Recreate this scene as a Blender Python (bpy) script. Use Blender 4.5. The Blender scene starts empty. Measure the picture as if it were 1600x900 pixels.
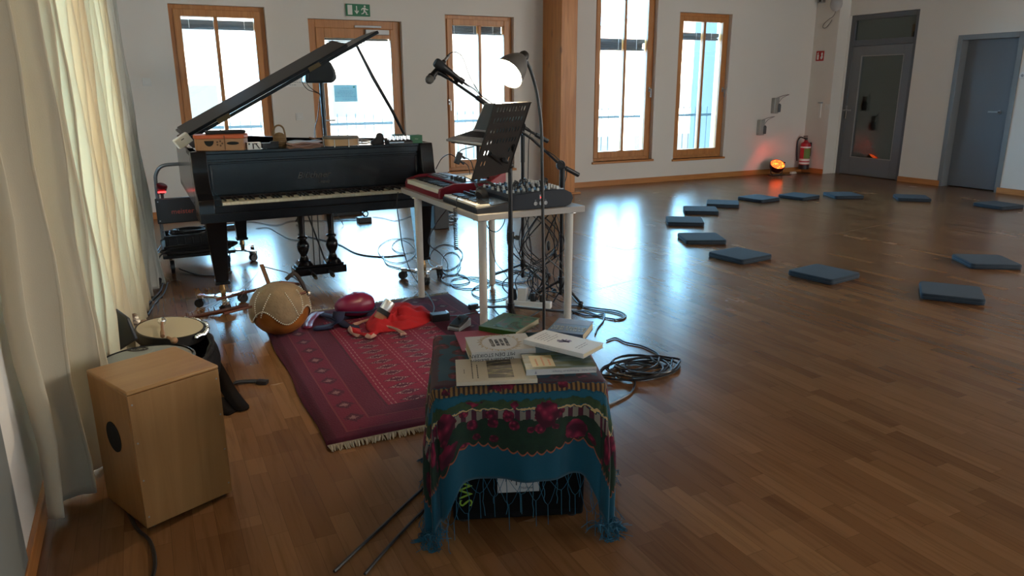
import bpy, bmesh, math, random
from mathutils import Vector, Matrix, Euler
random.seed(7)
PI = math.pi
sc = bpy.context.scene
COL = sc.collection

# ------------------------------------------------------------------ camera
FPX, CAM_H = 1146.3, 1.38
YAW, PITCH, ROLL = math.radians(26.354), math.radians(15.34), math.radians(-0.299)
_f = Vector((math.sin(YAW)*math.cos(PITCH), math.cos(YAW)*math.cos(PITCH), -math.sin(PITCH)))
_r0 = Vector((math.cos(YAW), -math.sin(YAW), 0)); _u0 = _r0.cross(_f)
_r = math.cos(ROLL)*_r0 + math.sin(ROLL)*_u0
_u = -math.sin(ROLL)*_r0 + math.cos(ROLL)*_u0
cam_d = bpy.data.cameras.new('camera'); cam = bpy.data.objects.new('camera', cam_d); COL.objects.link(cam)
cam_d.sensor_width = 36; cam_d.lens = 36*FPX/1600; cam_d.clip_start = 0.05; cam_d.clip_end = 200
cam.matrix_world = Matrix(((_r.x, _u.x, -_f.x, 0), (_r.y, _u.y, -_f.y, 0), (_r.z, _u.z, -_f.z, CAM_H), (0, 0, 0, 1)))
sc.camera = cam
CP = Vector((0, 0, CAM_H))
def ray(px, py): return _r*((px-800)/FPX) + _u*(-(py-450)/FPX) + _f
def onplane(px, py, ax, v):
    d = ray(px, py); return CP + d*((v-CP[ax])/d[ax])
def F(px, py, z=0.0): return onplane(px, py, 2, z)       # point at height z
def W(px, py, y): return onplane(px, py, 1, y)           # point on a plane parallel to the window wall
def X(px, py, x): return onplane(px, py, 0, x)           # point on a plane parallel to the door wall

# ------------------------------------------------------------------ light and exposure
vs = sc.view_settings
vs.view_transform = 'Standard'; vs.look = 'None'; vs.gamma = 1; vs.use_curve_mapping = False
vs.exposure = 0.62
sc.cycles.max_bounces = 10; sc.cycles.diffuse_bounces = 6; sc.cycles.transparent_max_bounces = 16
sc.cycles.sample_clamp_indirect = 6.0
world = bpy.data.worlds.new('sky'); sc.world = world; world.use_nodes = True
_n = world.node_tree; _bg = _n.nodes['Background']
_tc = _n.nodes.new('ShaderNodeTexCoord'); _sx = _n.nodes.new('ShaderNodeSeparateXYZ'); _rp = _n.nodes.new('ShaderNodeValToRGB')
_n.links.new(_tc.outputs['Generated'], _sx.inputs[0]); _mr = _n.nodes.new('ShaderNodeMapRange'); _n.links.new(_sx.outputs[1], _mr.inputs[0]); _mr.inputs[1].default_value = -1
_n.links.new(_mr.outputs[0], _rp.inputs[0]); _n.links.new(_rp.outputs[0], _bg.inputs[0])
_rp.color_ramp.elements[0].position = .35; _rp.color_ramp.elements[0].color = (1.0, .92, .82, 1); _rp.color_ramp.elements[1].position = .65; _rp.color_ramp.elements[1].color = (.44, 1.02, 1.52, 1)
_bg.inputs[1].default_value = 12.0
YB, XR, XL, YN, ZC = 8.87, 10.0, -0.45, -4.0, 3.6

def portal(name, loc, rot, sx, sy):
    d = bpy.data.lights.new(name, 'AREA'); d.shape = 'RECTANGLE'; d.size = sx; d.size_y = sy
    d.cycles.is_portal = True
    o = bpy.data.objects.new(name, d); COL.objects.link(o); o.location = loc; o.rotation_euler = rot
def lamp(name, kind, loc, power, color, size=.05, rot=(0,0,0), **k):
    d = bpy.data.lights.new(name, kind); d.energy = power; d.color = color
    if kind in ('POINT', 'SPOT'): d.shadow_soft_size = size
    for a, b in k.items(): setattr(d, a, b)
    o = bpy.data.objects.new(name, d); COL.objects.link(o); o.location = loc; o.rotation_euler = rot; return o

# ------------------------------------------------------------------ materials
MATS = {}
def newmat(name):
    m = bpy.data.materials.new(name); m.use_nodes = True
    nt = m.node_tree; b = nt.nodes['Principled BSDF']
    return m, nt, b
def N(nt, t, **k):
    n = nt.nodes.new(t)
    for a, v in k.items(): setattr(n, a, v)
    return n
def mat(name, col, rough=.5, metal=0., var=0., vs_=8., bump=0., bs=60., coat=0., emit=0., ecol=None, sheen=0., spec=.5, stretch=None):
    if name in MATS: return MATS[name]
    m, nt, b = newmat(name)
    b.inputs['Base Color'].default_value = (*col, 1); b.inputs['Roughness'].default_value = rough
    b.inputs['Metallic'].default_value = metal; b.inputs['Coat Weight'].default_value = coat
    b.inputs['Coat Roughness'].default_value = .08
    b.inputs['Specular IOR Level'].default_value = spec
    b.inputs['Sheen Weight'].default_value = sheen
    if emit:
        b.inputs['Emission Color'].default_value = (*(ecol or col), 1); b.inputs['Emission Strength'].default_value = emit
    tc = N(nt, 'ShaderNodeTexCoord'); mp = N(nt, 'ShaderNodeMapping')
    nt.links.new(tc.outputs['Object'], mp.inputs[0])
    if stretch: mp.inputs['Scale'].default_value = stretch
    if var:
        no = N(nt, 'ShaderNodeTexNoise'); no.inputs['Scale'].default_value = vs_; no.inputs['Detail'].default_value = 5
        nt.links.new(mp.outputs[0], no.inputs['Vector'])
        mx = N(nt, 'ShaderNodeMix', data_type='RGBA')
        mx.inputs['A'].default_value = (*[c*(1-var) for c in col], 1); mx.inputs['B'].default_value = (*[min(1, c*(1+var)) for c in col], 1)
        nt.links.new(no.outputs[0], mx.inputs['Factor']); nt.links.new(mx.outputs['Result'], b.inputs['Base Color'])
    if bump:
        nb = N(nt, 'ShaderNodeTexNoise'); nb.inputs['Scale'].default_value = bs; nb.inputs['Detail'].default_value = 3
        nt.links.new(mp.outputs[0], nb.inputs['Vector'])
        bp = N(nt, 'ShaderNodeBump'); bp.inputs['Strength'].default_value = bump; bp.inputs['Distance'].default_value = .01
        nt.links.new(nb.outputs[0], bp.inputs['Height']); nt.links.new(bp.outputs[0], b.inputs['Normal'])
    MATS[name] = m; return m
def ramp(nt, stops, interp='LINEAR'):
    r = N(nt, 'ShaderNodeValToRGB'); r.color_ramp.interpolation = interp
    e = r.color_ramp.elements
    while len(e) < len(stops): e.new(.5)
    for k, (p, c) in enumerate(stops): e[k].position = p; e[k].color = (*c, 1)
    return r
def M_(nt, op, a, b=None, c=None):
    n = N(nt, 'ShaderNodeMath', operation=op)
    for i, v in enumerate((a, b, c)):
        if v is None: continue
        if isinstance(v, (int, float)): n.inputs[i].default_value = v
        else: nt.links.new(v, n.inputs[i])
    return n.outputs[0]
def mixc(nt, f, a, b, mode='MIX'):
    n = N(nt, 'ShaderNodeMix', data_type='RGBA', blend_type=mode)
    for k, v in (('Factor', f), ('A', a), ('B', b)):
        if isinstance(v, (int, float)): n.inputs[k].default_value = v
        elif isinstance(v, tuple): n.inputs[k].default_value = (*v, 1)
        else: nt.links.new(v, n.inputs[k])
    return n.outputs['Result']

def floor_mat():
    m, nt, b = newmat('oak_strip_parquet'); L = nt.links
    tc = N(nt, 'ShaderNodeTexCoord'); sx = N(nt, 'ShaderNodeSeparateXYZ'); L.new(tc.outputs['Object'], sx.inputs[0])
    x, y = sx.outputs[0], sx.outputs[1]
    xr = M_(nt, 'DIVIDE', x, .068); row = M_(nt, 'FLOOR', xr); fx = M_(nt, 'FRACT', xr)
    wn = N(nt, 'ShaderNodeTexWhiteNoise', noise_dimensions='1D'); L.new(row, wn.inputs['W'])
    yy = M_(nt, 'ADD', M_(nt, 'DIVIDE', y, .42), M_(nt, 'MULTIPLY', wn.outputs[0], 7.3))
    cell = M_(nt, 'FLOOR', yy); fy = M_(nt, 'FRACT', yy)
    cv = N(nt, 'ShaderNodeCombineXYZ'); L.new(row, cv.inputs[0]); L.new(cell, cv.inputs[1])
    w2 = N(nt, 'ShaderNodeTexWhiteNoise', noise_dimensions='3D'); L.new(cv.outputs[0], w2.inputs['Vector'])
    tint = ramp(nt, [(.05, (.130, .056, .021)), (.3, (.175, .079, .031)), (.7, (.212, .100, .040)), (.95, (.265, .132, .054))])
    bx_ = M_(nt, 'FLOOR', M_(nt, 'DIVIDE', x, .204)); wb_ = N(nt, 'ShaderNodeTexWhiteNoise', noise_dimensions='1D'); L.new(bx_, wb_.inputs['W'])
    by_ = M_(nt, 'FLOOR', M_(nt, 'ADD', M_(nt, 'DIVIDE', y, 2.2), M_(nt, 'MULTIPLY', wb_.outputs[0], 5.1)))
    cb_ = N(nt, 'ShaderNodeCombineXYZ'); L.new(bx_, cb_.inputs[0]); L.new(by_, cb_.inputs[1]); wc_ = N(nt, 'ShaderNodeTexWhiteNoise', noise_dimensions='3D'); L.new(cb_.outputs[0], wc_.inputs['Vector'])
    L.new(M_(nt, 'ADD', M_(nt, 'MULTIPLY', w2.outputs[0], .68), M_(nt, 'MULTIPLY', wc_.outputs[0], .32)), tint.inputs[0])
    mp = N(nt, 'ShaderNodeMapping'); mp.inputs['Scale'].default_value = (38, 2.2, 1); L.new(tc.outputs['Object'], mp.inputs[0])
    off = N(nt, 'ShaderNodeVectorMath', operation='ADD'); L.new(mp.outputs[0], off.inputs[0])
    sc2 = N(nt, 'ShaderNodeVectorMath', operation='SCALE'); L.new(w2.outputs['Color'], sc2.inputs[0]); sc2.inputs['Scale'].default_value = 40
    L.new(sc2.outputs[0], off.inputs[1])
    no = N(nt, 'ShaderNodeTexNoise'); no.inputs['Scale'].default_value = 1.3; no.inputs['Detail'].default_value = 6; no.inputs['Distortion'].default_value = .6
    L.new(off.outputs[0], no.inputs['Vector'])
    gr = ramp(nt, [(.3, (.72, .69, .66)), (.52, (1, 1, 1)), (.75, (1.0, .96, .9))]); L.new(no.outputs[0], gr.inputs[0])
    c = mixc(nt, .8, tint.outputs[0], gr.outputs[0], 'MULTIPLY')
    gx = M_(nt, 'MINIMUM', fx, M_(nt, 'SUBTRACT', 1.0, fx)); gy = M_(nt, 'MULTIPLY', M_(nt, 'MINIMUM', fy, M_(nt, 'SUBTRACT', 1.0, fy)), 6.0)
    g = M_(nt, 'LESS_THAN', M_(nt, 'MINIMUM', gx, gy), .013)
    c = mixc(nt, M_(nt, 'MULTIPLY', g, .45), c, (.06, .03, .015))
    L.new(c, b.inputs['Base Color'])
    big = N(nt, 'ShaderNodeTexNoise'); big.inputs['Scale'].default_value = 1.6; big.inputs['Detail'].default_value = 4; L.new(tc.outputs['Object'], big.inputs['Vector'])
    L.new(M_(nt, 'ADD', M_(nt, 'MULTIPLY', big.outputs[0], .10), M_(nt, 'ADD', M_(nt, 'MULTIPLY', w2.outputs[0], .02), .19)), b.inputs['Roughness'])
    b.inputs['Specular IOR Level'].default_value = .5
    return m
def wood_mat(name, c1, c2, axis='Z', scale=9, rough=.4, knots=False, dist=1.2):
    if name in MATS: return MATS[name]
    m, nt, b = newmat(name); L = nt.links
    tc = N(nt, 'ShaderNodeTexCoord'); mp = N(nt, 'ShaderNodeMapping'); L.new(tc.outputs['Object'], mp.inputs[0])
    s = [1.0, 1.0, 1.0]; s['XYZ'.index(axis)] = .07; mp.inputs['Scale'].default_value = s
    no = N(nt, 'ShaderNodeTexNoise'); no.inputs['Scale'].default_value = scale*3; no.inputs['Detail'].default_value = 6; no.inputs['Distortion'].default_value = dist
    L.new(mp.outputs[0], no.inputs['Vector'])
    r = ramp(nt, [(.3, c1), (.7, c2)]); L.new(no.outputs[0], r.inputs[0]); c = r.outputs[0]
    if knots:
        mp2 = N(nt, 'ShaderNodeMapping'); s2 = [7., 7., 7.]; s2['XYZ'.index(axis)] = 2.2; mp2.inputs['Scale'].default_value = s2; L.new(tc.outputs['Object'], mp2.inputs[0])
        vo = N(nt, 'ShaderNodeTexVoronoi'); vo.inputs['Scale'].default_value = 1.0; L.new(mp2.outputs[0], vo.inputs['Vector'])
        rk = ramp(nt, [(.06, (1, 1, 1)), (.14, (0, 0, 0))]); L.new(vo.outputs['Distance'], rk.inputs[0])
        c = mixc(nt, M_(nt, 'MULTIPLY', rk.outputs[0], .7), c, (c1[0]*.35, c1[1]*.25, c1[2]*.25))
    L.new(c, b.inputs['Base Color']); b.inputs['Roughness'].default_value = rough
    MATS[name] = m; return m
def glass_mat(name='window_glass', tint=(1, 1, 1), refl=1.0):
    if name in MATS: return MATS[name]
    m = bpy.data.materials.new(name); m.use_nodes = True; nt = m.node_tree; nt.nodes.clear()
    o = N(nt, 'ShaderNodeOutputMaterial'); t = N(nt, 'ShaderNodeBsdfTransparent'); t.inputs[0].default_value = (*tint, 1)
    g = N(nt, 'ShaderNodeBsdfGlossy'); g.inputs['Roughness'].default_value = .02
    fr = N(nt, 'ShaderNodeFresnel'); fr.inputs[0].default_value = 1.45
    mx = N(nt, 'ShaderNodeMixShader'); nt.links.new(M_(nt, 'MULTIPLY', fr.outputs[0], refl), mx.inputs[0])
    nt.links.new(t.outputs[0], mx.inputs[1]); nt.links.new(g.outputs[0], mx.inputs[2]); nt.links.new(mx.outputs[0], o.inputs[0])
    MATS[name] = m; return m

BLACK = mat('black_plastic', (.012, .012, .014), .42)
MBLACK = mat('matt_black_metal', (.015, .015, .017), .38, .3)
RUBBER = mat('cable_rubber', (.012, .012, .014), .38)
CHROME = mat('chrome', (.75, .76, .78), .18, 1)
STEEL = mat('grey_steel', (.35, .36, .37), .35, .9)
WHITE = mat('white_plastic', (.72, .72, .70), .35)
PAPER = mat('white_paper', (.80, .80, .78), .8)
INK = mat('print_ink', (.03, .03, .035), .6)

# ------------------------------------------------------------------ mesh builder
class MB:
    def __init__(s): s.v = []; s.f = []; s.m = []; s.uv = None; s.T = Matrix.Identity(4); s.k = 0
    def add(s, vs_, fs, k=None):
        n = len(s.v); s.v += [s.T @ Vector(p) for p in vs_]
        for f in fs: s.f.append([i+n for i in f]); s.m.append(s.k if k is None else k)
        return s
    def at(s, loc=(0, 0, 0), rot=(0, 0, 0), scale=(1, 1, 1)):
        s.T = Matrix.LocRotScale(Vector(loc), Euler(rot), Vector(scale)); return s
    def mtx(s, m): s.T = m; return s
    def box(s, c, d, k=None):
        x, y, z = c; a, b, e = d[0]/2, d[1]/2, d[2]/2
        vs_ = [(x+i*a, y+j*b, z+l*e) for l in (-1, 1) for j in (-1, 1) for i in (-1, 1)]
        return s.add(vs_, [(0, 2, 3, 1), (4, 5, 7, 6), (0, 1, 5, 4), (2, 6, 7, 3), (0, 4, 6, 2), (1, 3, 7, 5)], k)
    def bb(s, lo, hi, k=None): return s.box([(lo[i]+hi[i])/2 for i in range(3)], [hi[i]-lo[i] for i in range(3)], k)
    def cyl(s, p0, p1, r0, r1=None, n=16, cap=True, k=None):
        return s.tube([p0, p1], [r0, r0 if r1 is None else r1], n, cap, k)
    def tube(s, pts, r, n=8, cap=True, k=None, closed=False):
        pts = [Vector(p) for p in pts]; rs = r if isinstance(r, (list, tuple)) else [r]*len(pts)
        vs_, fs = [], []; t = (pts[1]-pts[0]).normalized()
        ref = Vector((0, 0, 1)) if abs(t.z) < .9 else Vector((1, 0, 0)); a = t.cross(ref).normalized()
        m = len(pts)
        for i, p in enumerate(pts):
            if i == 0: t = pts[1]-pts[0]
            elif i == m-1: t = pts[-1]-pts[-2]
            else: t = (pts[i+1]-pts[i-1])
            if t.length < 1e-9: t = Vector((0, 0, 1))
            t.normalize(); a = (a-t*a.dot(t));
            if a.length < 1e-6: a = t.orthogonal()
            a.normalize(); b = t.cross(a)
            for j in range(n):
                w = 2*PI*j/n; vs_.append(p+(a*math.cos(w)+b*math.sin(w))*rs[i])
        for i in range(m-1):
            for j in range(n): fs.append((i*n+j, i*n+(j+1) % n, (i+1)*n+(j+1) % n, (i+1)*n+j))
        if closed:
            for j in range(n): fs.append(((m-1)*n+j, (m-1)*n+(j+1) % n, (j+1) % n, j))
        elif cap: fs += [tuple(range(n))[::-1], tuple((m-1)*n+j for j in range(n))]
        return s.add(vs_, fs, k)
    def lathe(s, prof, n=24, k=None, cap=True):   # prof [(r,z)...] about local z
        vs_, fs = [], []
        for r, z in prof:
            for j in range(n): w = 2*PI*j/n; vs_.append((r*math.cos(w), r*math.sin(w), z))
        for i in range(len(prof)-1):
            for j in range(n): fs.append((i*n+j, i*n+(j+1) % n, (i+1)*n+(j+1) % n, (i+1)*n+j))
        if cap: fs += [tuple(range(n))[::-1], tuple((len(prof)-1)*n+j for j in range(n))]
        return s.add(vs_, fs, k)
    def prism(s, poly, z0, z1, k=None, ax='Z'):
        n = len(poly)
        def q(p, z): return {'Z': (p[0], p[1], z), 'Y': (p[0], z, p[1]), 'X': (z, p[0], p[1])}[ax]
        vs_ = [q(p, z0) for p in poly]+[q(p, z1) for p in poly]
        fs = [tuple(range(n))[::-1], tuple(range(n, 2*n))]+[(i, (i+1) % n, n+(i+1) % n, n+i) for i in range(n)]
        return s.add(vs_, fs, k)
    def ball(s, c, r, n=16, k=None, sc_=(1, 1, 1)):
        m = n//2; vs_ = [(c[0]+r*sc_[0]*math.sin(PI*i/m)*math.cos(2*PI*j/n), c[1]+r*sc_[1]*math.sin(PI*i/m)*math.sin(2*PI*j/n), c[2]+r*sc_[2]*math.cos(PI*i/m)) for i in range(m+1) for j in range(n)]
        fs = [(i*n+j, (i+1)*n+j, (i+1)*n+(j+1) % n, i*n+(j+1) % n) for i in range(m) for j in range(n)]
        return s.add(vs_, fs, k)
    def text(s, body, size, k=None, ex=.0006, align='CENTER', mtx=None, shear=0.):
        c = bpy.data.curves.new('t', 'FONT'); c.body = body; c.size = size; c.extrude = ex; c.align_x = align; c.align_y = 'CENTER'; c.resolution_u = 2; c.shear = shear
        o = bpy.data.objects.new('t', c); COL.objects.link(o)
        dg = bpy.context.evaluated_depsgraph_get(); me = o.evaluated_get(dg).to_mesh()
        T = mtx or Matrix.Identity(4)
        s.add([T @ v.co for v in me.vertices], [tuple(p.vertices) for p in me.polygons], k)
        o.evaluated_get(dg).to_mesh_clear(); bpy.data.objects.remove(o); bpy.data.curves.remove(c); return s
    def obj(s, name, mats, parent=None, smooth=True, bevel=0, seg=2, ang=35, sub=0, solid=0):
        me = bpy.data.meshes.new(name); me.from_pydata([tuple(p) for p in s.v], [], s.f); me.update()
        ms = mats if isinstance(mats, (list, tuple)) else [mats]
        for mm in ms: me.materials.append(mm)
        for p, k in zip(me.polygons, s.m): p.material_index = min(k, len(ms)-1)
        bm = bmesh.new(); bm.from_mesh(me)
        if s.uv is None: bmesh.ops.recalc_face_normals(bm, faces=bm.faces)
        bm.to_mesh(me); bm.free()
        if s.uv:
            for nm, d in s.uv.items():
                u = me.uv_layers.new(name=nm)
                for l in me.loops: u.data[l.index].uv = d[l.vertex_index]
        if smooth:
            me.shade_smooth(); me.set_sharp_from_angle(angle=math.radians(ang))
        o = bpy.data.objects.new(name, me); COL.objects.link(o)
        if parent: o.parent = parent
        if solid: md = o.modifiers.new('s', 'SOLIDIFY'); md.thickness = solid; md.offset = 0
        if bevel: md = o.modifiers.new('b', 'BEVEL'); md.width = bevel; md.segments = seg; md.limit_method = 'ANGLE'; md.angle_limit = math.radians(40)
        if sub: md = o.modifiers.new('u', 'SUBSURF'); md.levels = sub; md.render_levels = sub
        return o
def tag(o, label, cat, group=None, kind=None):
    o['label'] = label; o['category'] = cat
    if group: o['group'] = group
    if kind: o['kind'] = kind
    return o
def plabel(o, t): o['label'] = t; return o
def struct(o): o['kind'] = 'structure'; return o
def thing(name, label, cat, loc=(0, 0, 0), rz=0, group=None, rot=None):
    o = bpy.data.objects.new(name, None); COL.objects.link(o); o.empty_display_size = .05
    o.location = loc; o.rotation_euler = rot or (0, 0, rz); return tag(o, label, cat, group)
def dup(root, loc=None, rz=None, label=None):
    r = root.copy(); COL.objects.link(r)
    if loc is not None: r.location = loc
    if rz is not None: r.rotation_euler = (0, 0, rz)
    if label: r['label'] = label
    for ch in list(root.children):
        c = ch.copy(); COL.objects.link(c); c.parent = r
        for g in list(ch.children):
            d = g.copy(); COL.objects.link(d); d.parent = c
    return r
def spline(pts, n=8):
    pts = [Vector(p) for p in pts]; out = []
    for i in range(len(pts)-1):
        p0 = pts[max(i-1, 0)]; p1 = pts[i]; p2 = pts[i+1]; p3 = pts[min(i+2, len(pts)-1)]
        for j in range(n):
            t = j/n
            out.append(.5*((2*p1)+(-p0+p2)*t+(2*p0-5*p1+4*p2-p3)*t*t+(-p0+3*p1-3*p2+p3)*t**3))
    out.append(pts[-1]); return out
def cable(name, pts, r, m, label, cat='cable', group=None, n=8, parent=None):
    o = MB().tube(spline(pts, n), r, 6).obj(name, m, parent)
    if not parent: tag(o, label, cat, group)
    return o
def rep(name, mb, mats, parent, places, **k):    # one mesh, one object per place
    o = mb.obj(name, mats, parent, **k); o.location = places[0]
    for p in places[1:]:
        c = o.copy(); COL.objects.link(c); c.parent = parent; c.location = p
    return o
def align(p0, p1):   # matrix taking local z to p1-p0 direction, origin p0
    d = (Vector(p1)-Vector(p0)).normalized(); return Matrix.Translation(Vector(p0)) @ d.to_track_quat('Z', 'Y').to_matrix().to_4x4()
# ------------------------------------------------------------------ room shell
WALL = mat('painted_plaster', (.74, .71, .665), .85, var=.02, vs_=2, bump=.12, bs=220)
OAK = wood_mat('oak_window_frame', (.42, .160, .045), (.56, .245, .075), 'Z', 10, .38)
OAKH = wood_mat('oak_horizontal', (.42, .160, .045), (.56, .245, .075), 'X', 10, .38)
OAKY = wood_mat('oak_along_wall', (.42, .160, .045), (.56, .245, .075), 'Y', 10, .38)
GREY = mat('grey_door_paint', (.115, .125, .14), .38, var=.04, vs_=3)
BLIND = mat('grey_blind_slats', (.060, .068, .078), .5)
GLASS = glass_mat()

def wall(name, axis, c0, c1, lo, hi, zt, holes):
    """slab between c0,c1 on `axis`, spanning lo..hi, holes (a0,a1,z0,z1)"""
    m = MB(); us = sorted({lo, hi, *[h[0] for h in holes], *[h[1] for h in holes]}); zs = sorted({0, zt, *[h[2] for h in holes], *[h[3] for h in holes]})
    us = [u for u in us if lo <= u <= hi]; zs = [z for z in zs if 0 <= z <= zt]
    for i in range(len(us)-1):
        run = None
        for j in range(len(zs)-1):
            u, z = (us[i]+us[i+1])/2, (zs[j]+zs[j+1])/2
            if any(h[0] < u < h[1] and h[2] < z < h[3] for h in holes): continue
            if axis == 'y': m.bb((us[i], c0, zs[j]), (us[i+1], c1, zs[j+1]))
            else: m.bb((c0, us[i], zs[j]), (c1, us[i+1], zs[j+1]))
    return struct(m.obj(name, WALL, smooth=False))
# openings in the window wall: x0, x1, z0, z1
wa = (.415, 1.385, .33, 2.235); wb = (1.845, 2.945, 0, 2.135); wc = (3.50, 4.44, .33, 2.235)
wd = (5.68, 6.70, .345, 2.75); we = (7.09, 8.06, .32, 2.395)
wall('wall_back', 'y', YB, YB+.32, XL, XR, ZC, [wa, wb, wc, wd, we])
d1 = (7.25, 8.41, 0, 2.405); d2 = (5.80, 6.60, 0, 1.985)
wall('wall_right', 'x', XR, XR+.16, YN, YB+.32, ZC, [d1, d2, (-3.2, -1.4, .9, 2.6), (-.9, .9, .9, 2.6)])
lw = [(3.2, 3.95, .5, 2.6), (4.3, 5.3, .5, 2.6), (-3.2, -1.9, .8, 2.4)]
wall('wall_left', 'x', XL-.3, XL, YN, YB+.32, ZC, lw)
nw = [(7.2, 8.8, .9, 2.6)]  # unseen window opening behind the camera, added for fill light
rw = [(-3.2, -1.4, .9, 2.6), (-.9, .9, .9, 2.6)]  # unseen openings in the right wall, added to light the back wall
wall('wall_near', 'y', YN-.3, YN, XL, XR, ZC, nw)
struct(MB().bb((XL-.3, YN-.3, -.1), (XR+.16, YB+.32, 0)).obj('floor', floor_mat(), smooth=False))
struct(MB().bb((XL-.3, YN-.3, ZC), (XR+.16, YB+.32, ZC+.1)).obj('ceiling', wood_mat('ceiling_boards', (.22, .13, .07), (.30, .19, .10), 'Y', 4, .7), smooth=False))
for i, h in enumerate([wa, wb, wc, wd, we]):
    portal('sky_portal', ((h[0]+h[1])/2, YB+.31, (h[2]+h[3])/2), (-PI/2, 0, 0), h[1]-h[0], h[3]-h[2])
for h in lw: portal('sky_portal', (XL-.29, (h[0]+h[1])/2, (h[2]+h[3])/2), (PI/2, 0, -PI/2), h[1]-h[0], h[3]-h[2])
for h in rw: portal('sky_portal', (XR+.15, (h[0]+h[1])/2, (h[2]+h[3])/2), (PI/2, 0, PI/2), h[1]-h[0], h[3]-h[2])
for h in nw: portal('sky_portal', ((h[0]+h[1])/2, YN-.29, (h[2]+h[3])/2), (PI/2, 0, 0), h[1]-h[0], h[3]-h[2])
# baseboards
def board(name, lo, hi, m): struct(MB().bb(lo, hi).obj(name, m, bevel=.003))
bh = .075
board('baseboard_back', (XL, YB-.018, 0), (wb[0], YB, bh), OAKH)
board('baseboard_back_middle', (wb[1], YB-.018, 0), (XR, YB, bh), OAKH)
board('baseboard_left', (XL, YN, 0), (XL+.018, YB-.018, bh), OAKY)
struct(MB().bb((9.77, 8.42, 0), (XR, YB, ZC)).obj('wall_corner_pier', WALL, smooth=False))
board('baseboard_right', (9.752, 8.42, 0), (9.77, YB-.018, bh), OAKY)
board('baseboard_right_middle', (XR-.018, d2[1], 0), (XR, d1[0], bh), OAKY)
board('baseboard_right_near', (XR-.018, YN, 0), (XR, d2[0], bh), OAKY)
# the seam where two halves of the floor meet
seam = [F(895, 462), F(1000, 435), F(1140, 398), F(1400, 347)]
struct(MB().tube([(p.x, p.y, -.0005) for p in seam], .0016, 6).obj('trim_1', mat('seam_filler', (.16, .10, .06), .5)))
# floor hatch outline
hp = [F(946, 384), F(979, 391), F(1012, 385)]
struct(MB().tube([(p.x, p.y, -.0005) for p in hp], .0022, 6).obj('trim_2', MATS['seam_filler']))
# thin darker grey sheet on the left wall right beside the camera
struct(MB().bb((XL, 1.2, 0), (XL+.012, 2.26, ZC)).obj('trim_3', mat('wall_sheet_grey', (.16, .17, .165), .7)))

# pillar standing in front of the window wall
PIL = wood_mat('glulam_pine', (.44, .155, .038), (.64, .27, .075), 'Z', 6, .42, knots=True)
pr = struct(MB().bb((4.86, 8.385, 0), (5.095, YB, ZC)).obj('pillar', PIL, bevel=.006))
pr['kind'] = 'structure'
struct(MB().bb((4.80, 8.35, 0), (5.17, YB, .022)).obj('trim_4', OAKH, bevel=.003))

# windows: frame flush in the reveal, two panes, centre mullion, outside blind
def window(name, h, mull, blind=None, bar=None, handle=None, sill=True, setb=.07, z_open=None):
    x0, x1, z0, z1 = h; y0 = YB+setb; d = .07
    root = bpy.data.objects.new(name, None); COL.objects.link(root); root.location = ((x0+x1)/2, y0, z0); root['kind'] = 'structure'
    cx, cz = (x0+x1)/2, z0
    def L(m): m.T = Matrix.Translation((-cx, -y0, -z0)); return m
    f = L(MB()); a = .055
    f.bb((x0, y0, z0), (x0+a, y0+d, z1)); f.bb((x1-a, y0, z0), (x1, y0+d, z1))
    f.bb((x0+a, y0, z1-a), (x1-a, y0+d, z1)); f.bb((x0+a, y0, z0), (x1-a, y0+d, z0+a))
    f.obj('window_frame', OAK, root, bevel=.004)
    s = L(MB()); b = .115; ys = y0+.012
    s.bb((x0+a-.012, ys-.03, z0+a-.012), (x0+b, ys+.05, z1-a+.012)); s.bb((x1-b, ys-.03, z0+a-.012), (x1-a+.012, ys+.05, z1-a+.012))
    s.bb((x0+b, ys-.03, z1-b), (x1-b, ys+.05, z1-a+.012)); s.bb((x0+b, ys-.03, z0+a-.012), (x1-b, ys+.05, z0+b+.02))
    if bar: s.bb((x0+b, ys-.025, bar-.02), (x1-b, ys+.045, bar+.02))
    s.obj('sash', OAK, root, bevel=.005)
    mm = L(MB()); mm.bb((mull-.02, ys-.02, z0+b+.02), (mull+.02, ys+.045, z1-b)); mm.obj('mullion', OAK, root, bevel=.004)
    g = L(MB()); g.bb((x0+b-.01, ys+.008, z0+b), (x1-b+.01, ys+.012, z1-b+.01)); g.obj('pane', GLASS, root, smooth=False)
    if blind:
        q = L(MB()); zt, zb = blind; n = max(3, int((zt-zb)/.02)); yb = y0+.14
        q.bb((x0+.05, yb, zt-.05), (x1-.05, yb+.09, zt)); q.bb((x0+.06, yb+.05, zb), (x1-.06, yb+.07, zt-.02))
        for i in range(n):
            z = zb+(zt-.05-zb)*(i+.5)/n; q.box((cx, yb+.03, z), (x1-x0-.12, .07, .006))
        q.bb((x0+.06, yb, zb-.012), (x1-.06, yb+.06, zb+.012))
        q.obj('blind', BLIND, root, bevel=.002)
        q = L(MB())
        for xx in (x0+.2, cx, x1-.2): q.tube([(xx, yb-.004, zb), (xx, yb-.004, zt)], .003, 5)
        q.obj('blind_cord', WHITE, root)
    if handle:
        hx, hz = handle; q = L(MB()); q.bb((hx-.014, ys-.038, hz-.035), (hx+.014, ys-.03, hz+.035)); q.cyl((hx, ys-.035, hz), (hx, ys-.075, hz), .009, n=12)
        q.bb((hx-.009, ys-.085, hz-.11), (hx+.009, ys-.07, hz+.012)); q.obj('window_handle', STEEL, root, bevel=.003)
    if sill:
        struct_sill = L(MB()); struct_sill.bb((x0-.02, YB-.03, z0-.03), (x1+.02, y0, z0)); struct_sill.obj('window_sill', OAKH, root, bevel=.004)
    return root
zt = lambda px, py: W(px, py, YB+.14).z
window('window_1', wa, .875, (zt(340, 31), zt(340, 44)), handle=(1.335, 1.42))
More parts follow.
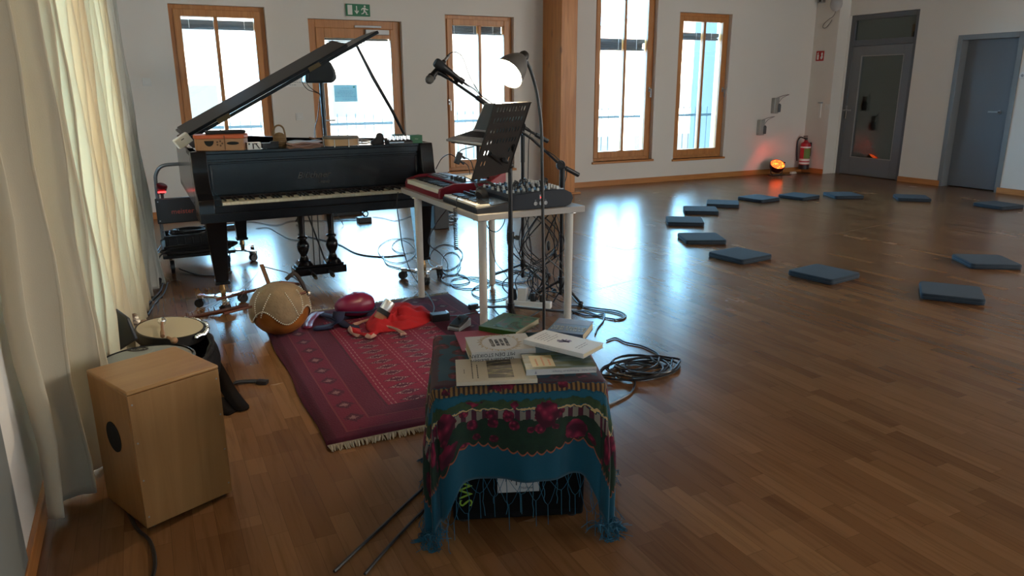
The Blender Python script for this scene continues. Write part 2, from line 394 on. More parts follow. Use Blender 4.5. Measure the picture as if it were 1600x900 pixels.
window('window_2', wc, 3.99, (2.20, zt(745, 52)), handle=(3.55, 1.2))
window('window_3', wd, 6.21, (zt(970, 60), zt(970, 77)), bar=None, handle=(6.64, zt(1008, 140)))
window('window_4', we, 7.61, (zt(1095, 51), zt(1095, 61)), handle=(8.005, zt(1126, 140)))
# glazed balcony door
root = bpy.data.objects.new('door_1', None); COL.objects.link(root); root['kind'] = 'structure'; root.location = (2.395, YB+.07, 0)
TL = Matrix.Translation((-2.395, -YB-.07, 0))
x0, x1, _, z1 = wb; y0 = YB+.07
q = MB(); q.T = TL; q.bb((x0, y0, 0), (x0+.09, y0+.08, z1)); q.bb((x1-.09, y0, 0), (x1, y0+.08, z1)); q.bb((x0+.09, y0, z1-.09), (x1-.09, y0+.08, z1)); q.obj('door_frame', OAK, root, bevel=.004)
gx0, gx1, gz1 = W(509, 100, YB+.08).x, W(611, 100, YB+.08).x, W(560, 60, YB+.08).z
q = MB(); q.T = TL; q.bb((x0+.09, y0-.012, .01), (gx0, y0+.05, z1-.09)); q.bb((gx1, y0-.012, .01), (x1-.09, y0+.05, z1-.09)); q.bb((gx0, y0-.012, gz1), (gx1, y0+.05, z1-.09)); q.bb((gx0, y0-.012, .01), (gx1, y0+.05, .2)); q.obj('door_leaf', OAK, root, bevel=.005)
q = MB(); q.T = TL; q.bb((gx0-.01, y0+.01, .19), (gx1+.01, y0+.014, gz1+.01)); q.obj('pane', GLASS, root, smooth=False)
q = MB(); q.T = TL; zb = W(560, 74, YB+.14).z
q.bb((gx0, y0+.09, gz1-.02), (gx1, y0+.16, gz1+.04))
for i in range(5): q.box(((gx0+gx1)/2, y0+.11, zb+.01+i*.018), (gx1-gx0-.04, .06, .006))
q.obj('blind', BLIND, root)
q = MB(); q.T = TL; p = W(505, 188, y0); q.bb((p.x-.016, y0-.024, p.z-.12), (p.x+.016, y0-.013, p.z+.05)); q.cyl((p.x, y0-.02, p.z), (p.x, y0-.065, p.z), .009, n=12); q.bb((p.x-.01, y0-.072, p.z-.009), (p.x+.13, y0-.056, p.z+.009)); q.obj('door_handle', STEEL, root, bevel=.003)
q = MB(); q.T = TL; a, b = W(571, 46, y0-.05), W(608, 55, y0-.05); q.bb((a.x, y0-.06, b.z), (b.x, y0-.014, a.z)); q.bb((a.x-.12, y0-.035, a.z+.02), (a.x+.2, y0-.014, a.z+.045)); q.obj('door_closer', mat('silver_paint', (.42, .42, .42), .4, .3), root, bevel=.004)

# grey doors in the right wall
def rdoor(name, h, setb, parts):
    root = bpy.data.objects.new(name, None); COL.objects.link(root); root['kind'] = 'structure'; root.location = (XR, (h[0]+h[1])/2, 0)
    T = Matrix.Translation((-XR, -(h[0]+h[1])/2, 0)); parts(root, T, h); return root
def dd1(root, T, h):
    y0, y1, _, z1 = h; xf = XR+.04; w = .075; zl = 1.955
    q = MB(); q.T = T
    q.bb((xf, y0, 0), (xf+.08, y0+w, z1)); q.bb((xf, y1-w, 0), (xf+.08, y1, z1)); q.bb((xf, y0+w, z1-w), (xf+.08, y1-w, z1)); q.bb((xf, y0+w, zl), (xf+.08, y1-w, zl+.085))
    q.obj('door_frame', GREY, root, bevel=.004)
    g0, g1, ga, gb = 7.46, 8.16, .29, 1.80
    q = MB(); q.T = T; xl = xf+.012
    q.bb((xl, y0+w, .008), (xl+.05, g0, zl-.004)); q.bb((xl, g1, .008), (xl+.05, y1-w, zl-.004)); q.bb((xl, g0, .008), (xl+.05, g1, ga)); q.bb((xl, g0, gb), (xl+.05, g1, zl-.004)); q.obj('door_leaf', mat('grey_door_leaf', (.16, .17, .185), .4), root, bevel=.003)
    q = MB(); q.T = T; e = .012
    for a, b in (((g0-e, ga-e), (g1+e, ga)), ((g0-e, gb), (g1+e, gb+e)), ((g0-e, ga), (g0, gb)), ((g1, ga), (g1+e, gb))): q.bb((xl-.004, a[0], a[1]), (xl+.002, b[0], b[1]))
    q.obj('glazing_bead', mat('light_bead', (.30, .30, .29), .4), root)
    DG = glass_mat('door_glass', (.75, .85, .82), 2.0)
    q = MB(); q.T = T; q.bb((xl+.02, g0, ga), (xl+.024, g1, gb)); q.bb((xl+.02, y0+w, zl+.085), (xl+.024, y1-w, z1-w)); q.obj('pane', DG, root, smooth=False)
    p = X(1322, 172, xl); q = MB(); q.T = T; q.bb((xl-.012, p.y-.018, p.z-.13), (xl, p.y+.018, p.z+.07)); q.cyl((xl, p.y, p.z), (xl-.055, p.y, p.z), .01, n=12); q.bb((xl-.062, p.y-.13, p.z-.01), (xl-.045, p.y+.012, p.z+.01)); q.obj('door_handle', STEEL, root, bevel=.003)
rdoor('door_2', d1, .04, dd1)
def dd2(root, T, h):
    y0, y1, _, z1 = h; w = .035
    q = MB(); q.T = T
    for a, b in ((y0-.03, y0+w), (y1-w, y1+.03)): q.bb((XR-.012, a, 0), (XR+.17, b, z1+.03))
    q.bb((XR-.012, y0+w, z1-w), (XR+.17, y1-w, z1+.03)); q.obj('door_frame', mat('grey_steel_frame', (.19, .205, .22), .4), root, bevel=.003)
    q = MB(); q.T = T; q.bb((XR+.12, y0+w, .012), (XR+.16, y1-w, z1-w)); q.obj('door_leaf', mat('blue_grey_leaf', (.15, .17, .20), .32), root, bevel=.002)
    p = X(1562, 175, XR+.12); q = MB(); q.T = T; q.cyl((XR+.12, p.y, p.z), (XR+.07, p.y, p.z), .01, n=12); q.bb((XR+.06, p.y-.01, p.z-.01), (XR+.077, p.y+.12, p.z+.01)); q.cyl((XR+.12, p.y, p.z), (XR+.112, p.y, p.z), .025, n=20); q.obj('door_handle', STEEL, root, bevel=.003)
rdoor('door_3', d2, .12, dd2)
# corridor seen through the glazed grey door
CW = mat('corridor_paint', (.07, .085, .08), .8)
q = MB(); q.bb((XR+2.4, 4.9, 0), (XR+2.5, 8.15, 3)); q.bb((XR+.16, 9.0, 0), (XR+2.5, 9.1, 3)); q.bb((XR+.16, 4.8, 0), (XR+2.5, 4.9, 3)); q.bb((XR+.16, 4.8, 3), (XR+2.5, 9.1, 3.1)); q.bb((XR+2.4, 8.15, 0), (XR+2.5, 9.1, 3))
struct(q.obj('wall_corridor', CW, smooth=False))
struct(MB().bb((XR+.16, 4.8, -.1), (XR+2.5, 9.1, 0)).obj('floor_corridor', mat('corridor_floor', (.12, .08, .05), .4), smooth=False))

lit = mat('lit_corridor_window', (.5, .9, 1), .5, emit=1.6, ecol=(.62, .95, 1))
q = MB(); 
for (a, b, c, d) in ((1392, 54, 1407, 62), (1413, 54.5, 1418, 60)):
    p, p2 = X(a, b, XR+2.39), X(c, d, XR+2.39); q.bb((XR+2.385, p2.y, p2.z), (XR+2.395, p.y, p.z))
struct(q.obj('window_corridor_high', lit, smooth=False))
p, p2 = X(1380, 120, XR+2.39), X(1396, 236, XR+2.39); struct(MB().bb((XR+2.385, p2.y, p2.z), (XR+2.395, p.y, p.z)).obj('window_corridor', mat('dim_corridor_window', (.05, .1, .12), .5, emit=.16, ecol=(.5, .9, 1)), smooth=False))
# ------------------------------------------------------------------ outside
CONC = mat('balcony_concrete', (.55, .55, .53), .8)
struct(MB().bb((-6, YB+.32, -.25), (18, YB+1.9, -.02)).obj('floor_balcony', CONC, smooth=False))
struct(MB().bb((-60, YB+1.9, -4.1), (80, 90, -4)).obj('ground', mat('courtyard_ground', (.55, .55, .5), .9), smooth=False))
def railing(name, x0, x1, label):
    t = thing(name, label, 'railing', ((x0+x1)/2, YB+1.75, 0)); mR = mat('railing_steel', (.035, .055, .065), .5); c = (x0+x1)/2
    MB().bb((x0-c, -.02, .86), (x1-c, .02, .90)).obj('handrail', mR, t)
    MB().bb((x0-c, -.01, .08), (x1-c, .01, .11)).obj('bottom_rail', mR, t)
    q = MB(); n = int((x1-x0)/.13)
    for i in range(n+1): xx = x0-c+(x1-x0)*i/n; q.cyl((xx, 0, -.02), (xx, 0, 1.02 if i % 1 == 0 else .88), .007, n=6)
    b = q.obj('baluster', mR, t); b['kind'] = 'stuff'; return t
railing('balcony_railing', -1.0, 5.0, 'thin steel balcony railing outside the balcony door and left windows')
railing('balcony_railing', 5.1, 9.6, 'thin steel balcony railing outside the two windows right of the pillar')
# pale blue projecting facade to the right, outside the two right windows
fac = MB(); fac.bb((10.35, YB+.35, -4), (12.5, 12.45, 7)); 
tag(fac.obj('neighbouring_facade', mat('pale_blue_render', (.040, .066, .080), .8)), 'pale blue rendered facade outside the rightmost window', 'building')
BW = mat('white_render', (.40, .40, .38), .85)
def house(x0, x1, y, z1, label, rows, colm):
    t = thing('apartment_building', label, 'building', ((x0+x1)/2, y, -4)); c = (x0+x1)/2
    MB().bb((x0-c, 0, 0), (x1-c, 8, z1+4)).obj('wall', colm, t)
    MB().prism([(x0-c-.4, z1+4), (x1-c+.4, z1+4), (0, z1+6.4)], -.4, 8.4, ax='Y').obj('roof', mat('roof_tiles', (.45, .30, .25), .8), t)
    for r in range(rows):
        n = int((x1-x0)/3)
        for i in range(n):
            xx = x0-c+(x1-x0)*(i+.5)/n; zz = 1.2+r*2.9
            MB().bb((xx-.6, -.05, zz), (xx+.6, .02, zz+1.4)).obj('window', mat('far_window', (.04, .06, .07), .3), t)
    return t
house(-2, 16, 34, 5.0, 'white apartment house far outside the left windows', 3, BW)
house(22, 40, 36, 3.5, 'cream house far outside the window right of the pillar', 2, mat('cream_render', (.72, .68, .58), .85))
# ------------------------------------------------------------------ curtains on the left
def curtain_mat(name, col, tr):
    m = bpy.data.materials.new(name); m.use_nodes = True; nt = m.node_tree; b = nt.nodes['Principled BSDF']; o = nt.nodes['Material Output']
    b.inputs['Base Color'].default_value = (*col, 1); b.inputs['Roughness'].default_value = .9; b.inputs['Sheen Weight'].default_value = .2
    tc = N(nt, 'ShaderNodeTexCoord'); w = N(nt, 'ShaderNodeTexNoise'); w.inputs['Scale'].default_value = 260; nt.links.new(tc.outputs['Object'], w.inputs['Vector'])
    bp = N(nt, 'ShaderNodeBump'); bp.inputs['Strength'].default_value = .15; bp.inputs['Distance'].default_value = .003; nt.links.new(w.outputs[0], bp.inputs['Height']); nt.links.new(bp.outputs[0], b.inputs['Normal'])
    t = N(nt, 'ShaderNodeBsdfTranslucent'); t.inputs[0].default_value = (*col, 1)
    mx = N(nt, 'ShaderNodeMixShader'); mx.inputs[0].default_value = tr
    nt.links.new(b.outputs[0], mx.inputs[1]); nt.links.new(t.outputs[0], mx.inputs[2]); nt.links.new(mx.outputs[0], o.inputs[0]); return m
CUR = curtain_mat('cream_curtain_cloth', (.68, .61, .47), .34)
CUR2 = curtain_mat('pale_curtain_cloth', (.72, .72, .68), .45)
def curtain(label, y0, y1, peak, depth, period, hem, m, seed, flare=0.0, tail=None):
    r = random.Random(seed); nseg = int((y1-y0)/.012); zs = [hem, hem+.03, hem+.12]+[hem+.12+i*(3.3-hem-.12)/22 for i in range(1, 23)]
    ph = r.random()*6; pts = []
    for k, z in enumerate(zs):
        row = []
        lo = 1-(z-hem)/(3.3-hem)
        for i in range(nseg+1):
            t = i/nseg; y = y0+(y1-y0)*t
            w = 2*PI*(y-y0)/period+.55*math.sin(5.1*y+ph)+.25*math.sin(z*1.7+y*2+ph)*lo
            s = .5+.5*math.sin(w+ph); s = s**.8
            x = peak(y)-depth*(1-s)*(.75+.25*math.sin(3*y+ph))+flare*lo*lo*t
            x += .010*math.sin(z*9+y*14+ph)*lo
            yy = y+.03*math.cos(w+ph)
            row.append((x, yy, z+(.012*math.sin(y*20+ph) if k == 0 else 0)))
        pts.append(row)
    q = MB(); n = nseg+1
    q.add([p for row in pts for p in row], [(k*n+i, k*n+i+1, (k+1)*n+i+1, (k+1)*n+i) for k in range(len(zs)-1) for i in range(nseg)])
    o = q.obj('curtain', m, ang=180, solid=.004); tag(o, label, 'curtain', 'curtains drawn along the left wall'); return o
pk = lambda y: max(XL+.02, -.245+.062*(y-2.65))
curtain('nearest heavy cream curtain panel hanging behind the box drum', 2.50, 3.33, lambda y: pk(y) if y > 2.80 else (-.295 if y > 2.56 else -.36), .13, .17, .04, CUR, 1)
curtain('middle cream curtain panel between the box drum and the drum bag', 3.37, 4.55, pk, .15, .21, .03, CUR, 2)
curtain('far cream curtain panel next to the pale one by the hand truck', 4.57, 5.26, lambda y: pk(y)+.01, .14, .19, .01, CUR, 5)
curtain('farthest pale curtain panel ending at the hand truck, hem trailing on floor', 5.32, 5.86, lambda y: pk(y)+.0, .11, .17, .004, CUR2, 9, flare=.09)
struct(MB().cyl((XL+.2, 2.3, 3.32), (XL+.2, 6.1, 3.32), .014, n=12).obj('trim_5', STEEL))

# ------------------------------------------------------------------ cajon
cj = thing('cajon', 'birch plywood box drum with round black sound hole in front of curtain', 'drum', (-.136, 2.384, 0), math.radians(23.6))
BIR = wood_mat('birch_plywood', (.31, .150, .048), (.39, .200, .070), 'Z', 4, .38, dist=2.5)
BIRX = wood_mat('birch_plywood_top', (.40, .20, .068), (.50, .27, .10), 'X', 4, .35, dist=2.0)
w, d, h = .30, .30, .485
q = MB(); 
q.bb((0, .008, .012), (.012, d, h-.012)); q.bb((w-.012, .008, .012), (w, d, h-.012)); q.bb((.012, d-.01, .012), (w-.012, d, h-.012)); q.bb((0, .008, .012), (w, d, .022))
q.obj('body', BIR, cj, bevel=.003)
MB().bb((-.001, 0, h-.013), (w+.001, d, h)).obj('top_plate', BIRX, cj, bevel=.005, seg=3)
MB().bb((.001, 0, .012), (w-.001, .008, h-.0135)).obj('playing_surface', BIR, cj, bevel=.0015)
q = MB(); q.at((-.0008, .15, .29), (0, PI/2, 0)); q.lathe([(.0, -.0015), (.052, -.0015), (.052, .0015), (.0, .0015)], 40, cap=False)
plabel(q.obj('sound_hole', mat('hole_black', (.004, .004, .004), .9), cj), 'round black sound hole')
for a in (.03, w-.03):
    for b in (.03, d-.03): MB().cyl((a, b, 0), (a, b, .013), .014, n=14).obj('rubber_foot', RUBBER, cj)
for a in (.012, w-.012):
    for zz in (.05, .18, .31, .44): MB().cyl((a, .0005, zz), (a, -.0012, zz), .003, n=8).obj('screw', STEEL, cj)

# ------------------------------------------------------------------ foam cushions laid in a circle
CUSH = mat('blue_grey_felt', (.024, .036, .050), .85, var=.2, vs_=25, bump=.3, bs=180, sheen=.05, spec=.2)
cus = [((4.96, 5.96), 55, 'dark blue seat cushion farthest left in the circle, beside window glare'), ((5.57, 6.43), 54, 'dark blue seat cushion second behind the leftmost one'),
 ((6.12, 6.68), 48, 'dark blue seat cushion third behind the leftmost one'), ((6.80, 6.79), 8, 'dark blue seat cushion just left of the red floor reflection'),
 ((7.38, 6.69), 10, 'dark blue seat cushion just right of the red floor reflection'), ((7.94, 6.49), 66, 'dark blue seat cushion in front of the glazed grey door'),
 ((8.49, 5.93), 46, 'dark blue seat cushion in front of the wall between two grey doors'), ((8.83, 5.08), 84, 'dark blue seat cushion in front of the solid grey door'),
 ((4.52, 5.18), 64, 'dark blue seat cushion just in front of the leftmost one'), ((4.33, 4.48), 6, 'dark blue creased seat cushion second in front of the leftmost one'),
 ((4.44, 3.72), 8, 'dark blue seat cushion between creased one and the nearest one'), ((4.78, 2.96), 37, 'dark blue seat cushion nearest the camera, lowest in the photo'),
 ((5.89, 3.41), 56, 'dark blue folded seat cushion at the right edge of the photo')]
cm = None
for i, ((x, y), a, lab) in enumerate(cus):
    if cm is None:
        rr = random.Random(3); q = MB(); s = .185; c = .03
        poly = []
        for cx_, cy_, a0 in ((s-c, s-c, 0), (-s+c, s-c, 90), (-s+c, -s+c, 180), (s-c, -s+c, 270)):
            for k in range(5): t = math.radians(a0+k*22.5); poly.append((cx_+c*math.cos(t), cy_+c*math.sin(t)))
        q.prism(poly, 0.0, .042); o = q.obj('seat_cushion', CUSH, bevel=.009, seg=3); cm = o
        q2 = MB(); q2.tube([(p[0]*1.003, p[1]*1.003, .021) for p in poly], .0025, 6, closed=True); q2.obj('seam', mat('cushion_seam', (.03, .04, .055), .8), o)
    else:
        o = cm.copy(); COL.objects.link(o); k = cm.children[0].copy(); COL.objects.link(k); k.parent = o
    o.location = (x, y, 0); o.rotation_euler = (0, 0, math.radians(a)); tag(o, lab, 'cushion', 'seat cushions in a circle on the floor')
# soft creases on two of them
for idx, (x, y) in ((9, (4.33, 4.48)),): pass

# ------------------------------------------------------------------ grand piano
PB = mat('piano_black_lacquer', (.006, .006, .008), .22, coat=.12, var=.2, spec=.38)
PB2 = mat('piano_panel_black', (.008, .009, .011), .25, coat=.3)
PX, PY, PR = .262, 4.785, math.radians(.6)
pn = thing('grand_piano', 'old black grand piano with open lid on three wheeled dollies', 'piano', (PX, PY, 0), PR)
pn.scale = (1.02, 1.02, .98)
PT = Matrix.Translation((PX, PY, 0)) @ Matrix.Rotation(PR, 4, 'Z') @ Matrix.Diagonal((1.02, 1.02, .98, 1))
outl = [(0, .26), (0, 1.66), (.03, 1.76), (.12, 1.82), (.30, 1.84), (.48, 1.80), (.60, 1.70), (.70, 1.52), (.80, 1.34), (.94, 1.19), (1.12, 1.08), (1.32, .98), (1.47, .84), (1.54, .68), (1.56, .55), (1.56, .26)]
def shell(out, t, z0, z1):
    q = MB(); n = len(out); cx = sum(p[0] for p in out)/n; cy = sum(p[1] for p in out)/n
    inn = []
    for i in range(n):
        a = Vector(out[i-1] if i else out[0]); b = Vector(out[i]); c = Vector(out[(i+1) if i < n-1 else i])
        dd = (c-a).normalized(); nn = Vector((-dd.y, dd.x)); 
        if (Vector((cx, cy))-b).dot(nn) < 0: nn = -nn
        inn.append(b+nn*t)
    v = [(p[0], p[1], z) for z in (z0, z1) for p in out]+[(p[0], p[1], z) for z in (z0, z1) for p in inn]
    f = []
    for i in range(n-1):
        f += [(i, i+1, n+i+1, n+i), (2*n+i, 3*n+i, 3*n+i+1, 2*n+i+1), (n+i, n+i+1, 3*n+i+1, 3*n+i), (i, 2*n+i, 2*n+i+1, i+1)]
    f += [(0, n, 3*n, 2*n), (n-1, 3*n-1, 4*n-1, 2*n-1)]
    q.add(v, f); return q
shell(outl, .045, .66, 1.02).obj('rim', PB, pn, bevel=.004, ang=40)
MB().prism(outl, .66, .70).obj('bottom_board', PB2, pn)
q = MB().prism([(p[0]*.93+.05, .3+(p[1]-.3)*.94) for p in outl], .86, .875)
plabel(q.obj('soundboard', mat('iron_frame_gold', (.28, .17, .06), .4, .5), pn), 'gold iron frame')
q = MB()
for i in range(60): xx = .1+i*.021; q.tube([(xx, .58, .92), (xx*.8+.06, max(.7, 1.7-max(0, xx-.35)*.9), .92)], .0009, 4)
o = q.obj('strings', STEEL, pn); o['kind'] = 'stuff'
MB().bb((.0, .27, .985), (1.56, .56, 1.02)).obj('front_top_board', PB, pn, bevel=.006)
# front panel with mouldings
q = MB(); q.bb((.09, .235, .70), (1.47, .27, 1.0)); q.bb((.085, .222, .962), (1.475, .238, 1.0)); q.bb((.085, .226, .935), (1.475, .238, .948)); q.bb((.10, .228, .74), (.115, .238, .935)); q.bb((1.445, .228, .74), (1.46, .238, .935))
q.bb((.085, .215, 1.0), (1.475, .28, 1.0205))
q.obj('fallboard', PB2, pn, bevel=.003)
q = MB(); q.text('Blüthner', .062, mtx=Matrix.Translation((.735, .2335, .832)) @ Matrix.Rotation(PI/2, 4, 'X'), shear=.35); q.text('Leipzig', .030, mtx=Matrix.Translation((.80, .2335, .785)) @ Matrix.Rotation(PI/2, 4, 'X'), shear=.3)
plabel(q.obj('maker_lettering', mat('faded_gold_leaf', (.05, .045, .035), .5), pn), 'faded gold maker name')
# cheeks
for x0 in (0, 1.47):
    prof = [(.30, 1.02), (.30, .60), (.0, .60), (-.005, .70), (.01, .735), (.06, .755), (.12, .78), (.16, .83), (.175, .90), (.185, .97), (.20, 1.02)]
    MB().prism(prof, x0, x0+.09, ax='X').obj('cheek', PB, pn, bevel=.004)
for x0 in (.09, 1.425):
    MB().bb((x0, .02, .66), (x0+.045, .235, .735)).obj('key_block', PB, pn, bevel=.004)
MB().bb((.0, -.012, .595), (1.56, .30, .655)).obj('keybed', PB, pn, bevel=.004)
MB().bb((.09, -.004, .655), (1.47, .015, .70)).obj('key_slip', PB, pn, bevel=.003)
IV = mat('ivory_keys', (.62, .57, .45), .3); kw = .0236
rep('white_key', MB().bb((-kw/2+.0007, .018, .69), (kw/2-.0007, .17, .716)), IV, pn, [(.137+(i+.5)*kw, 0, 0) for i in range(54)], bevel=.0008, seg=1)
q = MB(); q.add([(-.0055, .068, .716), (.0055, .068, .716), (.0055, .17, .716), (-.0055, .17, .716), (-.0045, .075, .728), (.0045, .075, .728), (.0045, .17, .728), (-.0045, .17, .728)], [(0, 1, 5, 4), (1, 2, 6, 5), (3, 0, 4, 7), (4, 5, 6, 7), (2, 3, 7, 6)])
rep('black_key', q, BLACK, pn, [(.137+(i+1)*kw, 0, 0) for i in range(53) if (i % 7) not in (1, 4)], smooth=False)
MB().bb((.137, .165, .70), (1.42, .20, .732)).obj('key_felt_rail', mat('dark_red_felt', (.012, .004, .004), .9), pn)
# lid
lidp = Matrix.Translation((0, 0, 1.055)) @ Matrix.Rotation(-math.radians(29.0), 4, 'Y')
LP = [p for p in outl if p[1] >= .55]; LP = [(-.02, .555)]+[(p[0]*1.0-.02 if p[0] < .1 else p[0]+.015, p[1]+(.02 if p[1] > .6 else 0)) for p in outl if p[1] > .56]+[(1.58, .555)]
PBL = mat('lid_low_gloss_lacquer', (.007, .009, .012), .34, spec=.22)  # weak specular keeps the lid dark instead of mirroring the room
q = MB(); q.T = lidp; q.prism([(max(p[0], .025) if p[0] < .3 else min(p[0], 1.52), p[1]) for p in LP], -.004, .018); q.obj('lid', PBL, pn, bevel=.004)
q = MB(); q.T = lidp @ Matrix.Translation((0, .555, .020)) @ Matrix.Rotation(math.radians(9), 4, 'X'); q.bb((.025, .0, 0), (1.275, .31, .022)); q.obj('folded_front_lid', PBL, pn, bevel=.004)
for h_ in ([(xx, .545, .0, xx+.09, .558, .03) for xx in (.25, .95)]+[(-.0, yy, -.03, .04, yy+.08, -.004) for yy in (.75, 1.4)]):
    q = MB(); q.T = lidp; q.bb(h_[:3], h_[3:]); plabel(q.obj('hinge', mat('tarnished_brass', (.10, .07, .035), .45, .8), pn), 'tarnished brass hinge')
iv = PT.inverted()
a = iv @ W(555, 62, 5.32); b = iv @ F(618, 210, 1.03)
a = lidp @ Vector((1.36, .66, -.006)); b = Vector((1.515, .60, 1.02))
q = MB(); q.tube([a, a.lerp(b, .33)+Vector((-.006, 0, 0)), a.lerp(b, .66)+Vector((.004, 0, 0)), b], [.009, .013, .012, .010], 10); q.obj('lid_prop', PB, pn)
# legs: tapered square, brass caster, chrome dolly
def pleg(x, y, rz):
    q = MB(); a, b = .062, .036
    def sq(s, z): return [(x-s, y-s, z), (x+s, y-s, z), (x+s, y+s, z), (x-s, y+s, z)]
    v = sq(.072, .66)+sq(.072, .60)+sq(a, .585)+sq(b, .165); f = []
    for k in range(3):
        for i in range(4): f.append((k*4+i, k*4+(i+1) % 4, k*4+4+(i+1) % 4, k*4+4+i))
    f += [(0, 3, 2, 1), (12, 13, 14, 15)]; q.add(v, f); q.box((x, y, .175), (.088, .088, .022))
    lg = q.obj('leg', PB, pn, bevel=.004)
    q = MB(); q.cyl((x, y, .165), (x, y, .12), .016, .022, n=14); q.cyl((x-.014, y, .108), (x+.014, y, .108), .026, n=18); plabel(q.obj('brass_caster', mat('worn_brass', (.35, .22, .10), .35, .9), lg), 'worn brass caster')
    q = MB()
    q.at((x, y, 0)); q.lathe([(0, .072), (.055, .072), (.062, .078), (.06, .086), (.048, .088), (0, .084)], 24, cap=False)
    for k in range(3):
        w_ = rz+k*2*PI/3; q.T = Matrix.Translation((x, y, 0)) @ Matrix.Rotation(w_, 4, 'Z')
        q.prism([(.04, -.022), (.15, -.012), (.165, 0), (.15, .012), (.04, .022)], .068, .082); q.cyl((.15, 0, .062), (.15, 0, .086), .022, n=14)
    dl = q.obj('dolly', CHROME, pn, bevel=.002)
    for k in range(3):
        w_ = rz+k*2*PI/3; q = MB(); q.T = Matrix.Translation((x, y, 0)) @ Matrix.Rotation(w_, 4, 'Z') @ Matrix.Translation((.15, 0, 0)) @ Matrix.Rotation(w_*1.7+.5, 4, 'Z')
        for s in (-.011, .011): q.cyl((s-.008, .012, .030), (s+.008, .012, .030), .030, n=20)
        q.bb((-.022, -.012, .035), (.022, .014, .064)); q.obj('wheel', BLACK, dl, bevel=.002)
pleg(.095, .16, .5); pleg(1.46, .20, 2.4); pleg(.40, 1.58, 1.0)
# lyre with two turned columns
for x in (.665, .865):
    q = MB(); q.at((x, .42, 0)); q.lathe([(.045, .165), (.045, .19), (.034, .20), (.030, .215), (.024, .225), (.022, .24), (.036, .27), (.043, .30), (.040, .325), (.026, .345), (.024, .352), (.034, .36), (.034, .372), (.022, .38), (.020, .41), (.024, .50), (.027, .56), (.030, .57), (.030, .585), (.022, .595), (.032, .61), (.036, .625), (.034, .65), (.045, .66)], 20); q.obj('lyre_column', PB, pn)
q = MB(); q.bb((.585, .36, .095), (.945, .50, .150)); q.bb((.60, .37, .150), (.93, .49, .168)); q.prism([(.61, .168), (.72, .168), (.70, .20), (.63, .20)], .385, .475, ax='Y'); q.prism([(.81, .168), (.92, .168), (.90, .20), (.83, .20)], .385, .475, ax='Y'); q.obj('lyre_box', PB, pn, bevel=.004)
MB().bb((.56, .36, .62), (.97, .48, .66)).obj('lyre_top_board', PB, pn, bevel=.004)
for x in (.70, .82):
    q = MB(); q.tube([(x, .37, .112), (x, .33, .115), (x, .27, .108), (x, .24, .104)], [.008, .010, .017, .012], 10); q.obj('pedal', mat('dull_brass', (.10, .08, .05), .4, .8), pn)
for x in (.745, .785): MB().cyl((x-.01, .43, .15), (x, .43, .64), .004, n=8).obj('pedal_rod', BLACK, pn)
MB().cyl((.83, .5, .15), (.76, .95, .66), .006, n=8).obj('lyre_brace', BLACK, pn)
MB().bb((.95, .5, .60), (1.10, 1.3, .66)).obj('under_beam', PB2, pn, bevel=.004)
MB().bb((.50, .45, .63), (.85, .9, .665)).obj('under_beam', PB2, pn, bevel=.004)
ZPT = 1.0015
def PL(x, y, z=1.0205): return PT @ Vector((x, y, z))    # a point on the piano
XP = 9.77
# ------------------------------------------------------------------ things on the walls
GREEN = mat('sign_green', (.01, .17, .075), .5); SGW = mat('sign_white', (.75, .76, .72), .5); RED = mat('sign_red', (.45, .02, .02), .5)
p0, p1 = W(540, 5.5, YB-.02), W(578.5, 26, YB-.02)
es = thing('exit_sign', 'green exit sign with running figure and down arrow above balcony door', 'sign', ((p0.x+p1.x)/2, YB, (p0.z+p1.z)/2)); sw_, sh_ = p1.x-p0.x, p0.z-p1.z
MB().box((0, -.012, 0), (sw_, .024, sh_)).obj('sign_panel', GREEN, es, bevel=.002)
q = MB(); y = -.0255
def flat(poly): q.prism([(a*sh_, b*sh_) for a, b in poly], y, y+.002, ax='Y')
flat([(-.93, -.40), (-.52, -.40), (-.52, .40), (-.93, .40)])
flat([(-.17, .34), (-.09, .34), (-.09, -.14), (.02, -.02), (.06, -.08), (-.13, -.34), (-.32, -.08), (-.28, -.02), (-.17, -.14)])
q.at((.60*sh_, y+.001, .33*sh_), (PI/2, 0, 0)); q.lathe([(0, -.001), (.085*sh_, -.001), (.085*sh_, .001), (0, .001)], 16, cap=False); q.T = Matrix.Identity(4)
flat([(.45, .22), (.66, .22), (.62, -.08), (.48, -.10)])                                   # torso
flat([(.45, .22), (.30, .12), (.26, .00), (.32, -.02), (.37, .07), (.48, .12)])
flat([(.64, .22), (.78, .10), (.90, .10), (.90, .03), (.74, .02), (.62, .12)])
flat([(.50, -.06), (.62, -.04), (.78, -.18), (.74, -.36), (.66, -.36), (.68, -.22), (.52, -.14)])
flat([(.48, -.08), (.56, -.10), (.48, -.28), (.28, -.34), (.26, -.27), (.42, -.22)])
flat([(.74, -.36), (.88, -.36), (.88, -.30), (.72, -.30)])
q.obj('pictogram', SGW, es, smooth=False)
def notice(name, label, p0, p1, y, lines, m=PAPER, corner=None):
    t = thing(name, label, 'notice', ((p0.x+p1.x)/2, y, (p0.z+p1.z)/2)); w, h = p1.x-p0.x, p0.z-p1.z
    MB().box((0, 0, 0), (w, .0015, h)).obj('sheet', m, t, smooth=False)
    q = MB(); r = random.Random(5)
    for i, f in enumerate(lines):
        if f <= 0: continue
        x = -f*w/2; z = h*.32-i*h*.085
        while x < f*w/2-.004:
            l = r.uniform(.012, .035)*w/.3; q.bb((x, -.0018, z-h*.016), (min(x+l, f*w/2), -.0008, z+h*.016)); x += l+.007
    q.obj('print', mat('faded_print', (.20, .24, .26), .6), t, smooth=False)
    if corner: MB().box((w*.38, -.0013, h*.38), (w*.08, .001, h*.1)).obj('green_mark', GREEN, t, smooth=False)
    return t
